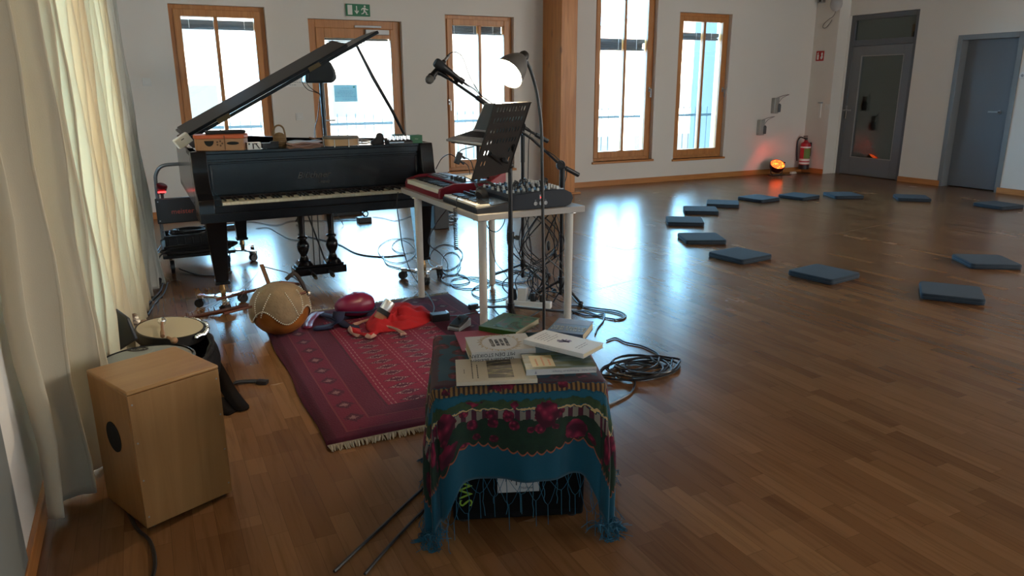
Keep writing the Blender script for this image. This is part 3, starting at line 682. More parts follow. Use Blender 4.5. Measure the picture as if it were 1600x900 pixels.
notice('paper_notice', 'white paper notice taped on the glass of the balcony door', W(522, 133, YB+.06), W(559, 158.5, YB+.06), YB+.075, [.35, 0, .55, .75, .7, .45, .95, 0, .3], m=curtain_mat('backlit_paper', (.30, .36, .36), .8), corner=1)
notice('paper_notice', 'white paper notice on the wall partly behind the raised piano lid', W(440, 112, YB-.004), W(474, 136, YB-.004), YB-.004, [.4, 0, .5, .6, .55, .5, .95, 0, .35])
def switch(px, py, label, two=True):
    p = W(px, py, YB) if two else X(px, py, XP)
    t = thing('light_switch', label, 'switch', (p.x, p.y, p.z), 0 if two else -PI/2)
    MB().box((0, -.005, 0), (.082, .01, .082)).obj('frame', WHITE, t, bevel=.003); MB().box((0, -.012, 0), (.055, .006, .055)).obj('rocker', WHITE, t, bevel=.003)
switch(229.5, 128, 'white light switch on the wall left of the far left window'); switch(468, 182, 'white light switch between far left window and balcony door')
# hand sanitizer dispensers
for (px, py), lab in (((1208.5, 165), 'upper wall dispenser of the pair near the corner, with long lever'), ((1186, 199), 'lower wall dispenser of the pair near the corner, with long lever')):
    p = W(px, py, YB)
    t = thing('soap_dispenser', lab, 'dispenser', (p.x, YB, p.z), group='wall dispensers')
    q = MB(); q.bb((-.05, -.075, -.12), (.05, 0, .12)); q.obj('housing', mat('brushed_metal', (.42, .42, .40), .4, .5), t, bevel=.008)
    q = MB(); q.at((.052, -.06, -.02)); q.lathe([(0, -.08), (.03, -.08), (.035, -.07), (.035, .03), (.02, .05), (0, .05)], 16, cap=False); q.obj('bottle', mat('dispenser_bottle', (.10, .11, .12), .3), t)
    q = MB(); q.tube(spline([(-.03, -.07, .11), (.02, -.10, .135), (.07, -.13, .155), (.12, -.19, .17)]), .005, 6); q.tube(spline([(.05, -.07, .06), (.07, -.11, .12), (.12, -.19, .17)]), .004, 6); q.obj('lever', STEEL, t)
# fire extinguisher on the right wall
p = X(1259, 265, XP-.1); fx = thing('fire_extinguisher', 'red fire extinguisher with black hose mounted beside the room corner', 'fire extinguisher', (XP-.10, 8.73, .06))
q = MB(); q.lathe([(0, .0), (.075, .0), (.08, .03), (.08, .36), (.07, .41), (.03, .44), (.025, .46), (0, .46)], 28, cap=False); plabel(q.obj('tank', mat('extinguisher_red', (.42, .012, .03), .3), fx), 'red tank')
q = MB(); q.lathe([(.081, .0), (.082, .0), (.082, .07), (.081, .07)], 28, cap=False); q.lathe([(0, -.002), (.082, -.002), (.082, .0), (0, .0)], 28, cap=False); q.obj('base_ring', BLACK, fx)
q = MB()
for z0, z1, c in ((.08, .11, 0), (.13, .165, 0), (.34, .36, 0)): q.lathe([(.0812, z0), (.0812, z1)], 28, k=c, cap=False)
q.obj('label_stripes', PAPER, fx)
q = MB()
for i in range(9):
    a = math.radians(-150+i*9); b = math.radians(-150+(i+1)*9); q.add([(.0816*math.cos(a), .0816*math.sin(a), .17), (.0816*math.cos(b), .0816*math.sin(b), .17), (.0816*math.cos(b), .0816*math.sin(b), .33), (.0816*math.cos(a), .0816*math.sin(a), .33)], [(0, 1, 2, 3)])
q.obj('green_label', mat('label_green', (.14, .26, .06), .6), fx)
q = MB(); q.cyl((0, 0, .45), (0, 0, .50), .022, n=14); q.bb((-.05, -.012, .49), (.02, .012, .505)); q.bb((-.06, -.012, .515), (.02, .012, .53)); q.obj('valve', BLACK, fx, bevel=.003)
MB().tube(spline([(0, .02, .48), (-.04, .09, .50), (-.06, .12, .42), (-.06, .115, .25), (-.05, .105, .12)]), .011, 8).obj('hose', RUBBER, fx)
MB().bb((.075, -.03, .2), (.1, .03, .42)).obj('bracket', BLACK, fx)
# fire sign
p = X(1281.5, 87.5, XP); fs = thing('fire_sign', 'small red fire extinguisher sign on the wall above the extinguisher', 'sign', (XP, p.y, p.z), -PI/2)
MB().box((0, -.003, 0), (.15, .006, .15)).obj('sign_panel', RED, fs)
q = MB(); q.bb((-.055, -.0075, -.055), (-.02, -.006, .02)); q.bb((-.045, -.0075, .025), (-.03, -.006, .055)); q.bb((-.06, -.0075, .03), (-.04, -.006, .038)); q.prism([(.02, -.05), (.045, -.05), (.06, -.02), (.05, .01), (.055, .04), (.035, .055), (.02, .03), (.03, .0), (.012, -.02)], -.0075, -.006, ax='Y'); q.obj('pictogram', SGW, fs, smooth=False)
# hanging dispenser strip & wall socket near the fire extinguisher
p = X(1282, 172, XP); t = thing('wall_hook_rail', 'pale wall telephone holder beside small switch near the grey glazed door', 'holder', (XP, p.y, p.z), -PI/2)
q = MB(); q.bb((-.02, -.02, -.12), (.02, 0, .10)); q.obj('rail', WHITE, t, bevel=.004); q = MB(); q.bb((-.035, -.04, .105), (.035, 0, .125)); q.obj('bracket', STEEL, t, bevel=.003)
switch(1293, 167, 'small wall switch between fire extinguisher and glazed grey door', False)
# alarm box, round loop speaker with cable, up on the right wall
p = X(1308, 6, XP); t = thing('wall_siren', 'round white device with looped cable high near the room corner', 'device', (XP, p.y, p.z))
q = MB(); q.at((0, 0, 0), (0, -PI/2, 0)); q.lathe([(0, 0), (.105, 0), (.11, .02), (.09, .05), (.04, .07), (0, .072)], 32, cap=False); q.obj('disc', mat('device_white', (.50, .49, .50), .4), t)
iv2 = Matrix.Translation((-XP, -p.y, -p.z)); pts = [iv2 @ X(a, b, XP-.012) for a, b in ((1306, 17), (1302, 25), (1294, 31), (1287, 38), (1286, 43), (1290, 43.5), (1296, 37), (1300, 31))]
MB().tube(spline(pts), .0045, 6).obj('cable', mat('grey_cable', (.12, .10, .10), .5), t)
p = X(1286, 0, XP); t = thing('wall_box', 'small grey box beside the round device high near the corner', 'device', (XP, p.y, p.z)); MB().box((-.03, 0, .02), (.06, .10, .13)).obj('box', STEEL, t, bevel=.006); MB().box((-.062, 0, .0), (.006, .03, .06)).obj('slot', BLACK, t)
p = X(1370, -4, XR); t = thing('emergency_light', 'flat emergency light box above the glazed grey door', 'lamp', (XR, p.y, p.z)); MB().box((-.03, 0, 0), (.06, .32, .05)).obj('housing', WHITE, t, bevel=.006)
MB().box((-.062, 0, -.005), (.004, .28, .03)).obj('diffuser', PAPER, t)
p = X(1599, 118, XR); t = thing('round_wall_button', 'round pale button on the wall right of the solid grey door', 'button', (XR, p.y, p.z)); q = MB(); q.at((0, 0, 0), (0, -PI/2, 0)); q.lathe([(0, 0), (.045, 0), (.045, .012), (.03, .022), (0, .022)], 24, cap=False); q.obj('cover', WHITE, t)
q = MB(); q.at((-.022, 0, 0), (0, -PI/2, 0)); q.lathe([(0, 0), (.018, 0), (.015, .006), (0, .006)], 20, cap=False); q.obj('knob', STEEL, t)

# red glowing effect light on the floor in the corner
LX, LY = W(1214, 262, 8.62).x, 8.62
rl = thing('effect_light', 'round floor effect light glowing orange, standing near the room corner', 'lamp', (LX, LY, 0))
face = Vector((-.25, -.52, .80)).normalized(); RM = face.to_track_quat('Z', 'Y').to_matrix().to_4x4(); RM = Matrix.Translation((0, 0, .155)) @ RM
q = MB(); q.T = RM; q.lathe([(0, -.115), (.05, -.105), (.09, -.075), (.113, -.03), (.118, .02), (.11, .035), (.105, .03)], 32, cap=False); q.obj('housing', mat('dark_red_plastic', (.05, .008, .01), .35), rl)
q = MB(); q.T = RM; q.lathe([(0, .045), (.04, .043), (.08, .038), (.106, .03)], 32, cap=False)
m, nt, b = newmat('glowing_red_lens'); vo = N(nt, 'ShaderNodeTexVoronoi'); vo.inputs['Scale'].default_value = 26; tc = N(nt, 'ShaderNodeTexCoord'); nt.links.new(tc.outputs['Object'], vo.inputs['Vector'])
rp = ramp(nt, [(.2, (1, .30, .03)), (.5, (1, .07, .012))]); nt.links.new(vo.outputs['Distance'], rp.inputs[0]); nt.links.new(rp.outputs[0], b.inputs['Emission Color']); b.inputs['Emission Strength'].default_value = 3.2; b.inputs['Base Color'].default_value = (.3, .02, .01, 1)
q.obj('lens', m, rl)
q = MB(); q.T = RM
for r_ in (.03, .062, .092): q.tube([(r_*math.cos(a*PI/12), r_*math.sin(a*PI/12), .05-.1*r_) for a in range(24)], .0025, 5, closed=True)
q.obj('guard_ring', mat('guard_red', (.25, .02, .01), .4), rl)
q = MB(); q.tube(spline([(-.125, 0, .16), (-.12, 0, .05), (-.08, 0, .014)]), .007, 8); q.tube(spline([(.125, 0, .16), (.12, 0, .05), (.08, 0, .014)]), .007, 8); q.bb((-.13, -.05, 0), (.13, .05, .014)); q.obj('stand', MBLACK, rl, bevel=.002)
MB().cyl((.125, 0, .16), (.16, 0, .20), .012, n=10).obj('knob', BLACK, rl)
lamp('effect_light_glow', 'SPOT', (LX-.05, LY-.1, .22), 1.6, (1, .06, .02), .05, spot_size=2.6, rot=(math.radians(62), 0, math.radians(-25)))
lamp('effect_light_wall_glow', 'SPOT', (LX, LY-.02, .25), .5, (1, .05, .03), .03, spot_size=.9, rot=(math.radians(128), 0, math.radians(35)))
cable('power_cable', [(LX+.05, LY+.04, .01), (LX+.2, LY-.08, .006), (LX+.34, LY+.02, .006), (LX+.42, LY+.1, .01), (LX+.5, LY+.02, .006), (XP-.12, LY-.05, .006)], .005, RUBBER, 'thin cable from the glowing effect light along the corner baseboard')
t = thing('plug_socket', 'pale plug lying on the floor beside the glowing effect light', 'plug', (LX+.38, LY+.02, 0)); MB().box((0, 0, .02), (.10, .04, .035)).obj('body', WHITE, t, bevel=.006); MB().cyl((.05, 0, .02), (.08, 0, .012), .008, n=8).obj('cord_grip', WHITE, t)
# ------------------------------------------------------------------ white table with the electronics
TW = mat('greyed_birch_table', (.36, .33, .30), .42, var=.05); TL_ = mat('table_leg_white', (.56, .53, .48), .35)
FX, FY, TZ = 1.535, 3.50, .73
TRZ = math.radians(.5)
tb = thing('table', 'white tabletop on round white legs, crowded with keyboards and mixer', 'table', (FX, FY, 0), TRZ)
TM = Matrix.Translation((FX, FY, 0)) @ Matrix.Rotation(TRZ, 4, 'Z')
TWD, TLN = .665, 1.25
MB().bb((0, 0, TZ-.034), (TWD, TLN, TZ)).obj('tabletop', TW, tb, bevel=.003)
for x, y in ((.055, .065), (.60, .065), (.035, 1.02), (.60, 1.10)):
    q = MB(); q.cyl((x, y, TZ-.034), (x, y, .02), .0245, .0215, n=20); lg = q.obj('leg', TL_, tb)
    MB().cyl((x, y, .02), (x, y, 0), .014, n=14).obj('leg_foot', CHROME, lg); MB().cyl((x, y, TZ-.04), (x, y, TZ-.034), .05, n=20).obj('mounting_plate', CHROME, lg)
def TP(x, y, z=0): return TM @ Vector((x, y, TZ+z))
# 1. red synthesizer, keys along the left edge of the table
NR = mat('synth_red', (.16, .008, .018), .3); 
sy = thing('synthesizer', 'red stage keyboard with knobs, its keys along the table left edge', 'keyboard', TP(.03, .62), TRZ)
D, Ls, Hs = .30, .63, .085
pr_ = [(0, .0), (.0, .035), (.01, .06), (.10, .085), (D, .085), (D, 0)]
for a, b in ((0, .03), (Ls-.03, Ls)): MB().prism([(p[0], p[1]) for p in pr_], a, b, ax='Y').obj('end_cheek', NR, sy, bevel=.005)
MB().prism([(0, 0), (0, .03), (.15, .04), (.15, .078), (D, .08), (D, 0)], .03, Ls-.03, ax='Y').obj('body', NR, sy)
MB().prism([(.16, .0785), (D-.005, .0805), (D-.005, .084), (.16, .0815)], .035, Ls-.035, ax='Y').obj('control_panel', mat('panel_dark_grey', (.05, .052, .055), .35), sy)
PIV = mat('plastic_ivory', (.66, .62, .52), .3)
rep('white_key', MB().bb((.006, 0, .03), (.145, .0225, .058)), PIV, sy, [(0, .034+i*.0235, 0) for i in range(24)], bevel=.001, seg=1)
rep('black_key', MB().bb((.055, -.006, .05), (.15, .006, .068)), BLACK, sy, [(0, .034+(i+1)*.0235, 0) for i in range(23) if i % 7 not in (2, 6)], smooth=False)
for i in range(7):
    q = MB(); q.cyl((.20+.03*(i % 2), .12+i*.028, .082), (.20+.03*(i % 2), .12+i*.028, .103), .010, .008, n=12); q.obj('knob', BLACK, sy)
rep('button', MB().bb((0, 0, .083), (.025, .025, .088)), mat('button_grey', (.25, .26, .27), .4), sy, [(.18+j*.05, .36+i*.034, 0) for j in range(2) for i in range(7)], bevel=.001)
q = MB(); q.bb((.215, .10, .083), (.262, .30, .0855)); q.obj('display', mat('dark_display', (.01, .015, .03), .1), sy)
# 2. small controller keyboard at the front left corner
ck = thing('controller_keyboard', 'small black controller keyboard with narrow white keys at table corner', 'keyboard', TP(.005, .025), TRZ+math.radians(-1))
MB().prism([(0, 0), (0, .032), (.085, .036), (.20, .05), (.20, 0)], .0, .50, ax='Y').obj('body', BLACK, ck, bevel=.003)
rep('white_key', MB().bb((.004, 0, .033), (.088, .0202, .045)), PIV, ck, [(0, .02+i*.0212, 0) for i in range(22)], bevel=.001, seg=1)
rep('black_key', MB().bb((.036, -.005, .04), (.09, .005, .053)), BLACK, ck, [(0, .02+(i+1)*.0212, 0) for i in range(21) if i % 7 not in (2, 6)], smooth=False)
q = MB(); q.prism([(.10, .0385), (.19, .0495), (.19, .0515), (.10, .0405)], .02, .30, ax='Y'); q.obj('panel', mat('panel_slate', (.07, .09, .12), .25), ck)
rep('knob', MB().cyl((0, 0, 0), (0, 0, .016), .005, n=8), BLACK, ck, [(.125+j*.04, .33+i*.016, .042+j*.004) for i in range(10) for j in range(2)])
# 3. mixing desk with rounded side towards the camera
mx_ = thing('mixing_console', 'dark mixing desk with rounded side panel and many small knobs', 'mixer', TP(.20, .035), TRZ)
prof = [(0, 0), (0, .075), (.02, .085), (.28, .100), (.35, .096), (.395, .075), (.41, .045), (.395, .012), (.36, 0)]
for y in (0, .415): MB().prism(prof, y, y+.018, ax='Y').obj('side_panel', mat('mixer_side', (.008, .012, .020), .45, spec=.3), mx_, bevel=.003)
MB().prism([(p[0]*.97+.006, p[1]*.93) for p in prof], .018, .415, ax='Y').obj('body', mat('mixer_body', (.015, .018, .026), .4), mx_)
r = random.Random(8); cols = [mat('knob_white', (.6, .6, .58), .4), mat('knob_blue', (.08, .2, .35), .4), BLACK]
for c_ in range(3):
    rep('knob', MB().cyl((0, 0, 0), (0, 0, .016), .0075, .006, n=9), cols[c_], mx_, [(.035+i*.034, .045+j*.038, .081+.0155*((.035+i*.034)/.28)) for j in range(10) for i in range(8) if [2, 0, 1, 2, 0][(j+i//4) % 5] == c_])
rep('fader', MB().bb((.32, -.008, .094), (.335, .008, .112)), cols[0], mx_, [(.004*(j % 4), .045+j*.038, 0) for j in range(10)])
rep('fader_slot', MB().bb((.30, -.002, .094), (.37, .002, .0975)), STEEL, mx_, [(0, .045+j*.038, 0) for j in range(10)])
q = MB()
for i in range(3): q.at((.165+i*.032, -.001, .030), (PI/2, 0, 0)); q.lathe([(.0, -.001), (.011, -.001), (.011, .002), (.008, .002), (.008, -.0005), (0, -.0005)], 18, cap=False)
q.T = Matrix.Identity(4); q.bb((.19, -.0015, .052), (.205, .001, .076))
for i in range(3): q.text(['HP', 'L', 'R'][i], .008, mtx=Matrix.Translation((.165+i*.032, -.0008, .047)) @ Matrix.Rotation(PI/2, 4, 'X'))
q.obj('jack_sockets', mat('socket_nickel', (.30, .30, .30), .3, .6), mx_)
plabel(MB().ball((.197, -.003, .062), .003).obj('indicator_led', mat('led_red', (.8, .02, .02), .4, emit=4), mx_), 'red lit indicator')
# plugs and cables standing out of the mixer
for i in range(9):
    x, y = .06+.035*i+r.uniform(-.01, .01), .05+.03*(i % 5); P0 = TM @ Vector((.20+x, .035+y+.02, TZ+.098)); 
    dx = r.uniform(-.02, .03)
    cable('jack_cable', [P0, P0+Vector((dx*.3, 0, .03)), P0+Vector((dx, .02, .045)), P0+Vector((dx+.05, .08, .02)), P0+Vector((dx+.04, .22, -.02)), TP(.50, .50+.03*i, .02), TP(.40, .70+.03*i, .006)], .0032, RUBBER, 'thin black cable plugged into the top of the mixing desk', group='cables plugged into the mixing desk')
# audio interface (red/silver) between keyboards and mixer
ai = thing('audio_interface', 'flat red audio interface between controller keyboard and mixing desk', 'audio interface', TP(.215, .48), TRZ)
MB().bb((0, 0, 0), (.17, .10, .045)).obj('body', mat('interface_red', (.22, .01, .02), .35), ai, bevel=.006); rep('front_knob', MB().cyl((0, 0, .022), (0, -.012, .022), .009, n=14), CHROME, ai, [(.03+i*.035, 0, 0) for i in range(4)])
bx = thing('effects_box', 'red sloping effects box behind the music stand on the table', 'device', TP(.33, .66), TRZ+.2)
MB().prism([(0, 0), (0, .05), (.16, .13), (.19, .13), (.19, 0)], 0, .26, ax='Y').obj('body', mat('box_red', (.30, .01, .02), .35), bx, bevel=.006)
rep('knob', MB().cyl((0, 0, 0), (-.005, 0, .017), .008, n=10), BLACK, bx, [(.05+.035*j, .05+i*.05, .075+.0175*j) for i in range(4) for j in range(3)])
# headphones
hp = thing('headphones', 'black headphones with ring-shaped ear cups resting behind controller keyboard', 'headphones', TP(.20, .30), .35)
LEA = mat('worn_leather', (.035, .028, .024), .5)
for k, (x, ry) in enumerate(((-.05, -.35), (.075, .35))):
    q = MB(); q.T = Matrix.Translation((x, 0, .055)) @ Matrix.Rotation(PI/2+ry, 4, 'Y') @ Matrix.Diagonal((1.15, .95, 1, 1)); q.lathe([(0, -.018), (.030, -.018), (.042, -.008), (.046, .006), (.044, .016), (.030, .020), (.022, .010), (0, .010)], 28, cap=False); q.obj('ear_cup', LEA, hp)
    q = MB(); q.T = Matrix.Translation((x, 0, .055)) @ Matrix.Rotation(PI/2+ry, 4, 'Y') @ Matrix.Diagonal((1.15, .95, 1, 1)); q.tube([(.040*math.cos(a*PI/14), .040*math.sin(a*PI/14), .014) for a in range(28)], .004, 6, closed=True); plabel(q.obj('cup_ring', mat('bronze_ring', (.30, .24, .17), .3, .8), hp), 'bronze ring')
q = MB(); q.tube(spline([(-.05, .01, .09), (-.045, .05, .115), (.01, .085, .12), (.065, .05, .115), (.075, .01, .09)]), [.008]*33, 8); q.obj('headband', LEA, hp)
# coiled headphone lead hanging over the table edge
pts = []
P0 = TP(-.012, .27, .05)
for i in range(150): t = i/150; pts.append((P0.x+.010*math.cos(i*.9)-.004, P0.y+.010*math.sin(i*.9)-.15*t*0, P0.z-.05-t*.24))
q = MB(); q.tube(spline([TP(.13, .3, .05), TP(.05, .29, .058), TP(.0, .275, .055), pts[0]], 6)+[Vector(p) for p in pts], .0028, 5); tag(q.obj('coiled_cable', RUBBER), 'black coiled cable hanging over the left edge of the table', 'cable')
# laptop on a thin stand above the red synthesizer
lpY = 4.42; a = W(697, 222, lpY-.1); 
BL = W(699, 222, 4.25); BR_ = W(748, 230, 4.10); 
lap = thing('laptop', 'open silver laptop on a raised stand above red stage keyboard', 'laptop', (0, 0, 0))
A_, L_c, B_c = W(748, 204, 4.40), W(697, 221, 4.30), W(724, 231, 4.06)
ex_ = (A_-L_c).normalized(); ey_ = (L_c-B_c); ey_ = (ey_-ex_*ey_.dot(ex_)).normalized(); ez_ = ex_.cross(ey_).normalized()
if ez_.z < 0: ez_ = -ez_
LMX = Matrix(((ex_.x, ey_.x, ez_.x, L_c.x), (ex_.y, ey_.y, ez_.y, L_c.y), (ex_.z, ey_.z, ez_.z, L_c.z), (0, 0, 0, 1))) @ Matrix.Translation((0, -.10, 0))
lap.matrix_world = LMX; c0 = L_c; LR = Matrix.Identity(4)
ALU = mat('aluminium', (.45, .46, .48), .35, .7); q = MB(); q.T = LR; q.bb((0, -.23, 0), (.235, .10, .016)); q.obj('base', ALU, lap, bevel=.004)
q = MB(); q.T = LR
for i in range(5):
    for j in range(12): q.bb((.10+i*.022, -.205+j*.024, .016), (.119+i*.022, -.184+j*.024, .018))
o = q.obj('keyboard', BLACK, lap, smooth=False); q = MB(); q.T = LR; q.bb((.015, -.11, .016), (.08, -.02, .0168)); q.obj('touchpad', mat('touchpad_grey', (.38, .39, .41), .3, .5), lap)
SM = LR @ Matrix.Translation((.235, 0, .012)) @ Matrix.Rotation(math.radians(42), 4, 'Y'); q = MB(); q.T = SM; q.bb((0, -.23, 0), (.008, .10, .20)); q.obj('screen_lid', ALU, lap, bevel=.003)
q = MB(); q.T = SM; q.bb((-.001, -.22, .012), (.0, .09, .19)); q.obj('screen', mat('dim_screen', (.10, .11, .12), .25), lap)
cc = LMX @ Vector((.12, -.06, -.002)); lst = thing('laptop_stand', 'black clamp stand carrying the silver laptop above the table', 'stand', (cc.x, cc.y, TZ))
q = MB(); q.T = Matrix.Translation((-cc.x, -cc.y, -TZ)) @ LMX; q.bb((.02, -.2, -.014), (.22, .08, -.002)); q.obj('tray', MBLACK, lst, bevel=.003)
MB().cyl((0, 0, .088), (0, 0, cc.z-TZ-.008), .012, n=14).obj('column', MBLACK, lst)
q = MB(); q.lathe([(0, .088), (.05, .088), (.05, .096), (0, .096)], 24, cap=False); q.obj('foot', MBLACK, lst)
# usb hub hanging from the laptop with cables
hc = W(716, 247, 4.35); hb = thing('usb_hub', 'small black box hanging in mid-air by cables below laptop', 'adapter', hc, rot=(0, math.radians(22), 0)); MB().box((0, 0, 0), (.035, .025, .075)).obj('body', BLACK, hb, bevel=.004)
q = MB(); q.cyl((.017, 0, .02), (.045, 0, .012), .007, n=10); q.cyl((.017, 0, -.012), (.05, 0, -.022), .007, n=10); q.obj('plugs', BLACK, hb)
cable('usb_cable', [W(681, 264, 4.6), W(690, 248, 4.5), W(702, 241, 4.4), W(712, 246, 4.35)], .003, RUBBER, 'black cable arching from piano to small hanging black box')
cable('usb_cable', [W(726, 246, 4.35), W(735, 251, 4.35), W(739, 262, 4.33), W(741, 272, 4.3)], .003, RUBBER, 'upper of two black cables dropping from hanging box to keyboard')
cable('usb_cable', [W(724, 253, 4.35), W(731, 259, 4.34), W(734, 270, 4.33), W(735, 281, 4.3)], .003, RUBBER, 'lower of two black cables dropping from hanging box to keyboard')
cable('usb_cable', [W(716, 240, 4.35), W(722, 234, 4.3), W(740, 229, 4.2)], .003, RUBBER, 'short black cable joining hanging box and laptop')
# ------------------------------------------------------------------ music stand in front of the table
def tripod(q, x, y, zh, feet, r=.008):
    for fx_, fy_ in feet: q.tube([(x, y, zh), (fx_, fy_, .018)], r, 8); q.tube([Vector((x, y, zh*.45)), Vector((x, y, zh)).lerp(Vector((fx_, fy_, .018)), .5)], r*.5, 6)
    q.cyl((x, y, zh-.02), (x, y, zh+.02), .020, n=14)
ms = thing('music_stand', 'black music stand with perforated desk, standing in front of white table', 'music stand', (0, 0, 0))
bx_, by_ = W(798, 420, 3.42).x, 3.42
O = F(737, 282, .965); B = F(794, 269, .965); ax = (B-O).normalized(); nrm = Vector((ax.y, -ax.x, 0)).normalized()
if nrm.dot(_r) < 0: nrm = -nrm
wid = (B-O).length; upv = (Vector((0, 0, .345))+nrm*.125); hgt = upv.length; upn = upv.normalized(); oz = ax.cross(upn).normalized()
PM = Matrix(((ax.x, upn.x, oz.x, O.x), (ax.y, upn.y, oz.y, O.y), (ax.z, upn.z, oz.z, O.z), (0, 0, 0, 1)))
q = MB(); q.T = PM; nc = 12; rows = [.06, .095, .14, .185, .23, .275, .32]; cw = wid/nc
zrow = [hgt-.03-i*.052 for i in range(6)]
edges = sorted({0, hgt, *[z+.026 for z in zrow], zrow[-1]-.026})
for j in range(len(edges)-1):
    a, b = edges[j], edges[j+1]; mid = (a+b)/2; row = next((i for i, z in enumerate(zrow) if abs(z-mid) < .01), None)
    for i in range(nc):
        xa, xb = i*cw, (i+1)*cw
        hole = row is not None and 1 <= i <= 10 and (row < 4 or (row == 4 and i in (1, 2, 9, 10)) or (row == 5 and i in (1, 2, 10)))
        if not hole: q.add([(xa, a, 0), (xb, a, 0), (xb, b, 0), (xa, b, 0)], [(0, 1, 2, 3)]); continue
        cx, rx, ry = (xa+xb)/2, cw*.22, .0125; v = [(xa, a, 0), (xb, a, 0), (xb, b, 0), (xa, b, 0)]
        for k in range(12): t = -PI*.75+k*PI/6; v.append((cx+rx*math.cos(t), mid+ry*math.sin(t), 0))
        fs = []
        for s_ in range(4):
            k0 = s_*3; fs += [(s_, (s_+1) % 4, 4+(k0+3) % 12, 4+(k0+2) % 12, 4+(k0+1) % 12, 4+k0)]
        q.add(v, fs)
MSM = mat('stand_dark_metal', (.028, .025, .024), .42, .3)
q.obj('perforated_desk', MSM, ms, smooth=False, solid=.002)
q = MB(); q.T = PM
sgn = -1 if (PM.to_3x3() @ Vector((0, 0, 1))).dot(_f) > 0 else 1      # side facing the camera
q.prism([(0, 0), (wid, 0), (wid, .004), (0, .004)], 0, -sgn*.045); q.bb((0, 0, -.004), (.006, hgt, .004)); q.bb((wid-.006, 0, -.004), (wid, hgt, .004)); q.bb((0, hgt-.005, -.006), (wid, hgt, .006)); q.obj('lip', MSM, ms)
q = MB(); q.T = PM; q.bb((wid*.30, .10, -sgn*.006), (wid*1.02, hgt*.80, -sgn*.012)); plabel(q.obj('music_sheet', mat('pale_blue_paper', (.20, .36, .46), .6), ms), 'pale blue sheet on the far side of the desk')
hub = PM @ Vector((wid*.62, .09, sgn*.02))
ptop = Vector((bx_, by_, .99))
q = MB(); q.cyl((bx_, by_, .10), (bx_, by_, .60), .0145, n=16); q.cyl((bx_, by_, .60), (bx_, by_, ptop.z), .0115, n=16); q.cyl((bx_, by_, .585), (bx_, by_, .64), .019, n=16); q.obj('pole', MBLACK, ms)
q = MB(); q.cyl((bx_, by_, .61), (bx_+.035, by_-.02, .61), .009, n=10); q.cyl((bx_+.03, by_-.018, .60), (bx_+.034, by_-.02, .62), .014, n=10); q.obj('clamp_knob', BLACK, ms)
q = MB(); q.tube([ptop, hub], .010, 8); q.tube([ptop+Vector((0, 0, -.04)), PM @ Vector((wid*.30, .12, sgn*.012)), PM @ Vector((wid*.22, .13, sgn*.010))], .008, 8); q.tube([ptop, PM @ Vector((wid*.85, .15, sgn*.01))], .008, 8); q.ball(ptop, .020, 12); q.obj('bracket', MBLACK, ms)
f1, f2 = F(742, 484), F(889, 492)
q = MB(); tripod(q, bx_, by_, .23, [(f1.x, f1.y), (f2.x, f2.y), (bx_-.02, by_-.36)]); q.obj('tripod_base', MBLACK, ms)
for a in ((f1.x, f1.y), (f2.x, f2.y), (bx_-.02, by_-.36)):
    q = MB(); q.ball((a[0], a[1], .016), .018, 12, sc_=(1.1, 1.1, .9)); q.obj('rubber_foot', RUBBER, ms)

# ------------------------------------------------------------------ gooseneck lamp
gl = thing('floor_lamp', 'gooseneck floor lamp with lit grey metal shade beside music stand', 'lamp', (0, 0, 0))
yl = 3.40; neck = [W(px, py, yl) for px, py in ((850, 470), (849, 400), (848, 320), (847, 250), (846, 200), (843, 170), (838, 140), (830, 112), (823, 96))]
neck = [Vector((neck[0].x, yl, .02))]+neck
LBK = mat('lamp_black_tube', (.02, .018, .017), .4)
MB().tube(spline(neck, 6), .0085, 10).obj('gooseneck', LBK, gl)
bxp = neck[0]; q = MB(); q.at((bxp.x, bxp.y, 0)); q.lathe([(0, 0), (.12, 0), (.125, .008), (.12, .018), (.03, .025), (.014, .04), (0, .04)], 36, cap=False); q.obj('base', LBK, gl)
hd = W(818, 88, yl); axis = (_r*-.52+_u*-.70+_f*-.42).normalized(); HM = Matrix.Translation(hd-axis*.012) @ axis.to_track_quat('Z', 'Y').to_matrix().to_4x4()
SH = mat('lamp_shade_grey', (.16, .15, .14), .4, .3)
q = MB(); q.T = HM; q.lathe([(.0, -.012), (.020, -.008), (.026, .005), (.027, .028), (.034, .036)], 32, cap=False); q.obj('lamp_holder', LBK, gl)
q = MB(); q.T = HM; q.lathe([(.030, .030), (.040, .040), (.055, .065), (.068, .095), (.078, .13), (.084, .16), (.082, .16), (.076, .13), (.066, .096), (.053, .067), (.038, .043), (.028, .034)], 40, k=0, cap=False); 
sd = q.obj('lamp_shade', [SH], gl)
q = MB(); q.T = HM; q.ball((0, 0, .095), .036, 20, sc_=(1, 1, 1.15)); plabel(q.obj('light_bulb', mat('bulb_glow', (1, .85, .6), .4, emit=60, ecol=(1, .86, .62)), gl), 'glowing bulb')
q = MB(); q.T = HM; q.lathe([(.0815, .158), (.075, .13), (.065, .096), (.052, .067), (.037, .043), (0, .040)], 40, cap=False); plabel(q.obj('shade_lining', mat('white_enamel', (.8, .78, .72), .4), gl), 'white enamel lining')
lp = HM @ Vector((0, 0, .15)); lamp('bulb_light', 'SPOT', tuple(lp), 26, (1, .80, .52), .03, rot=axis.to_track_quat('-Z', 'Y').to_euler(), spot_size=math.radians(150), spot_blend=.4)

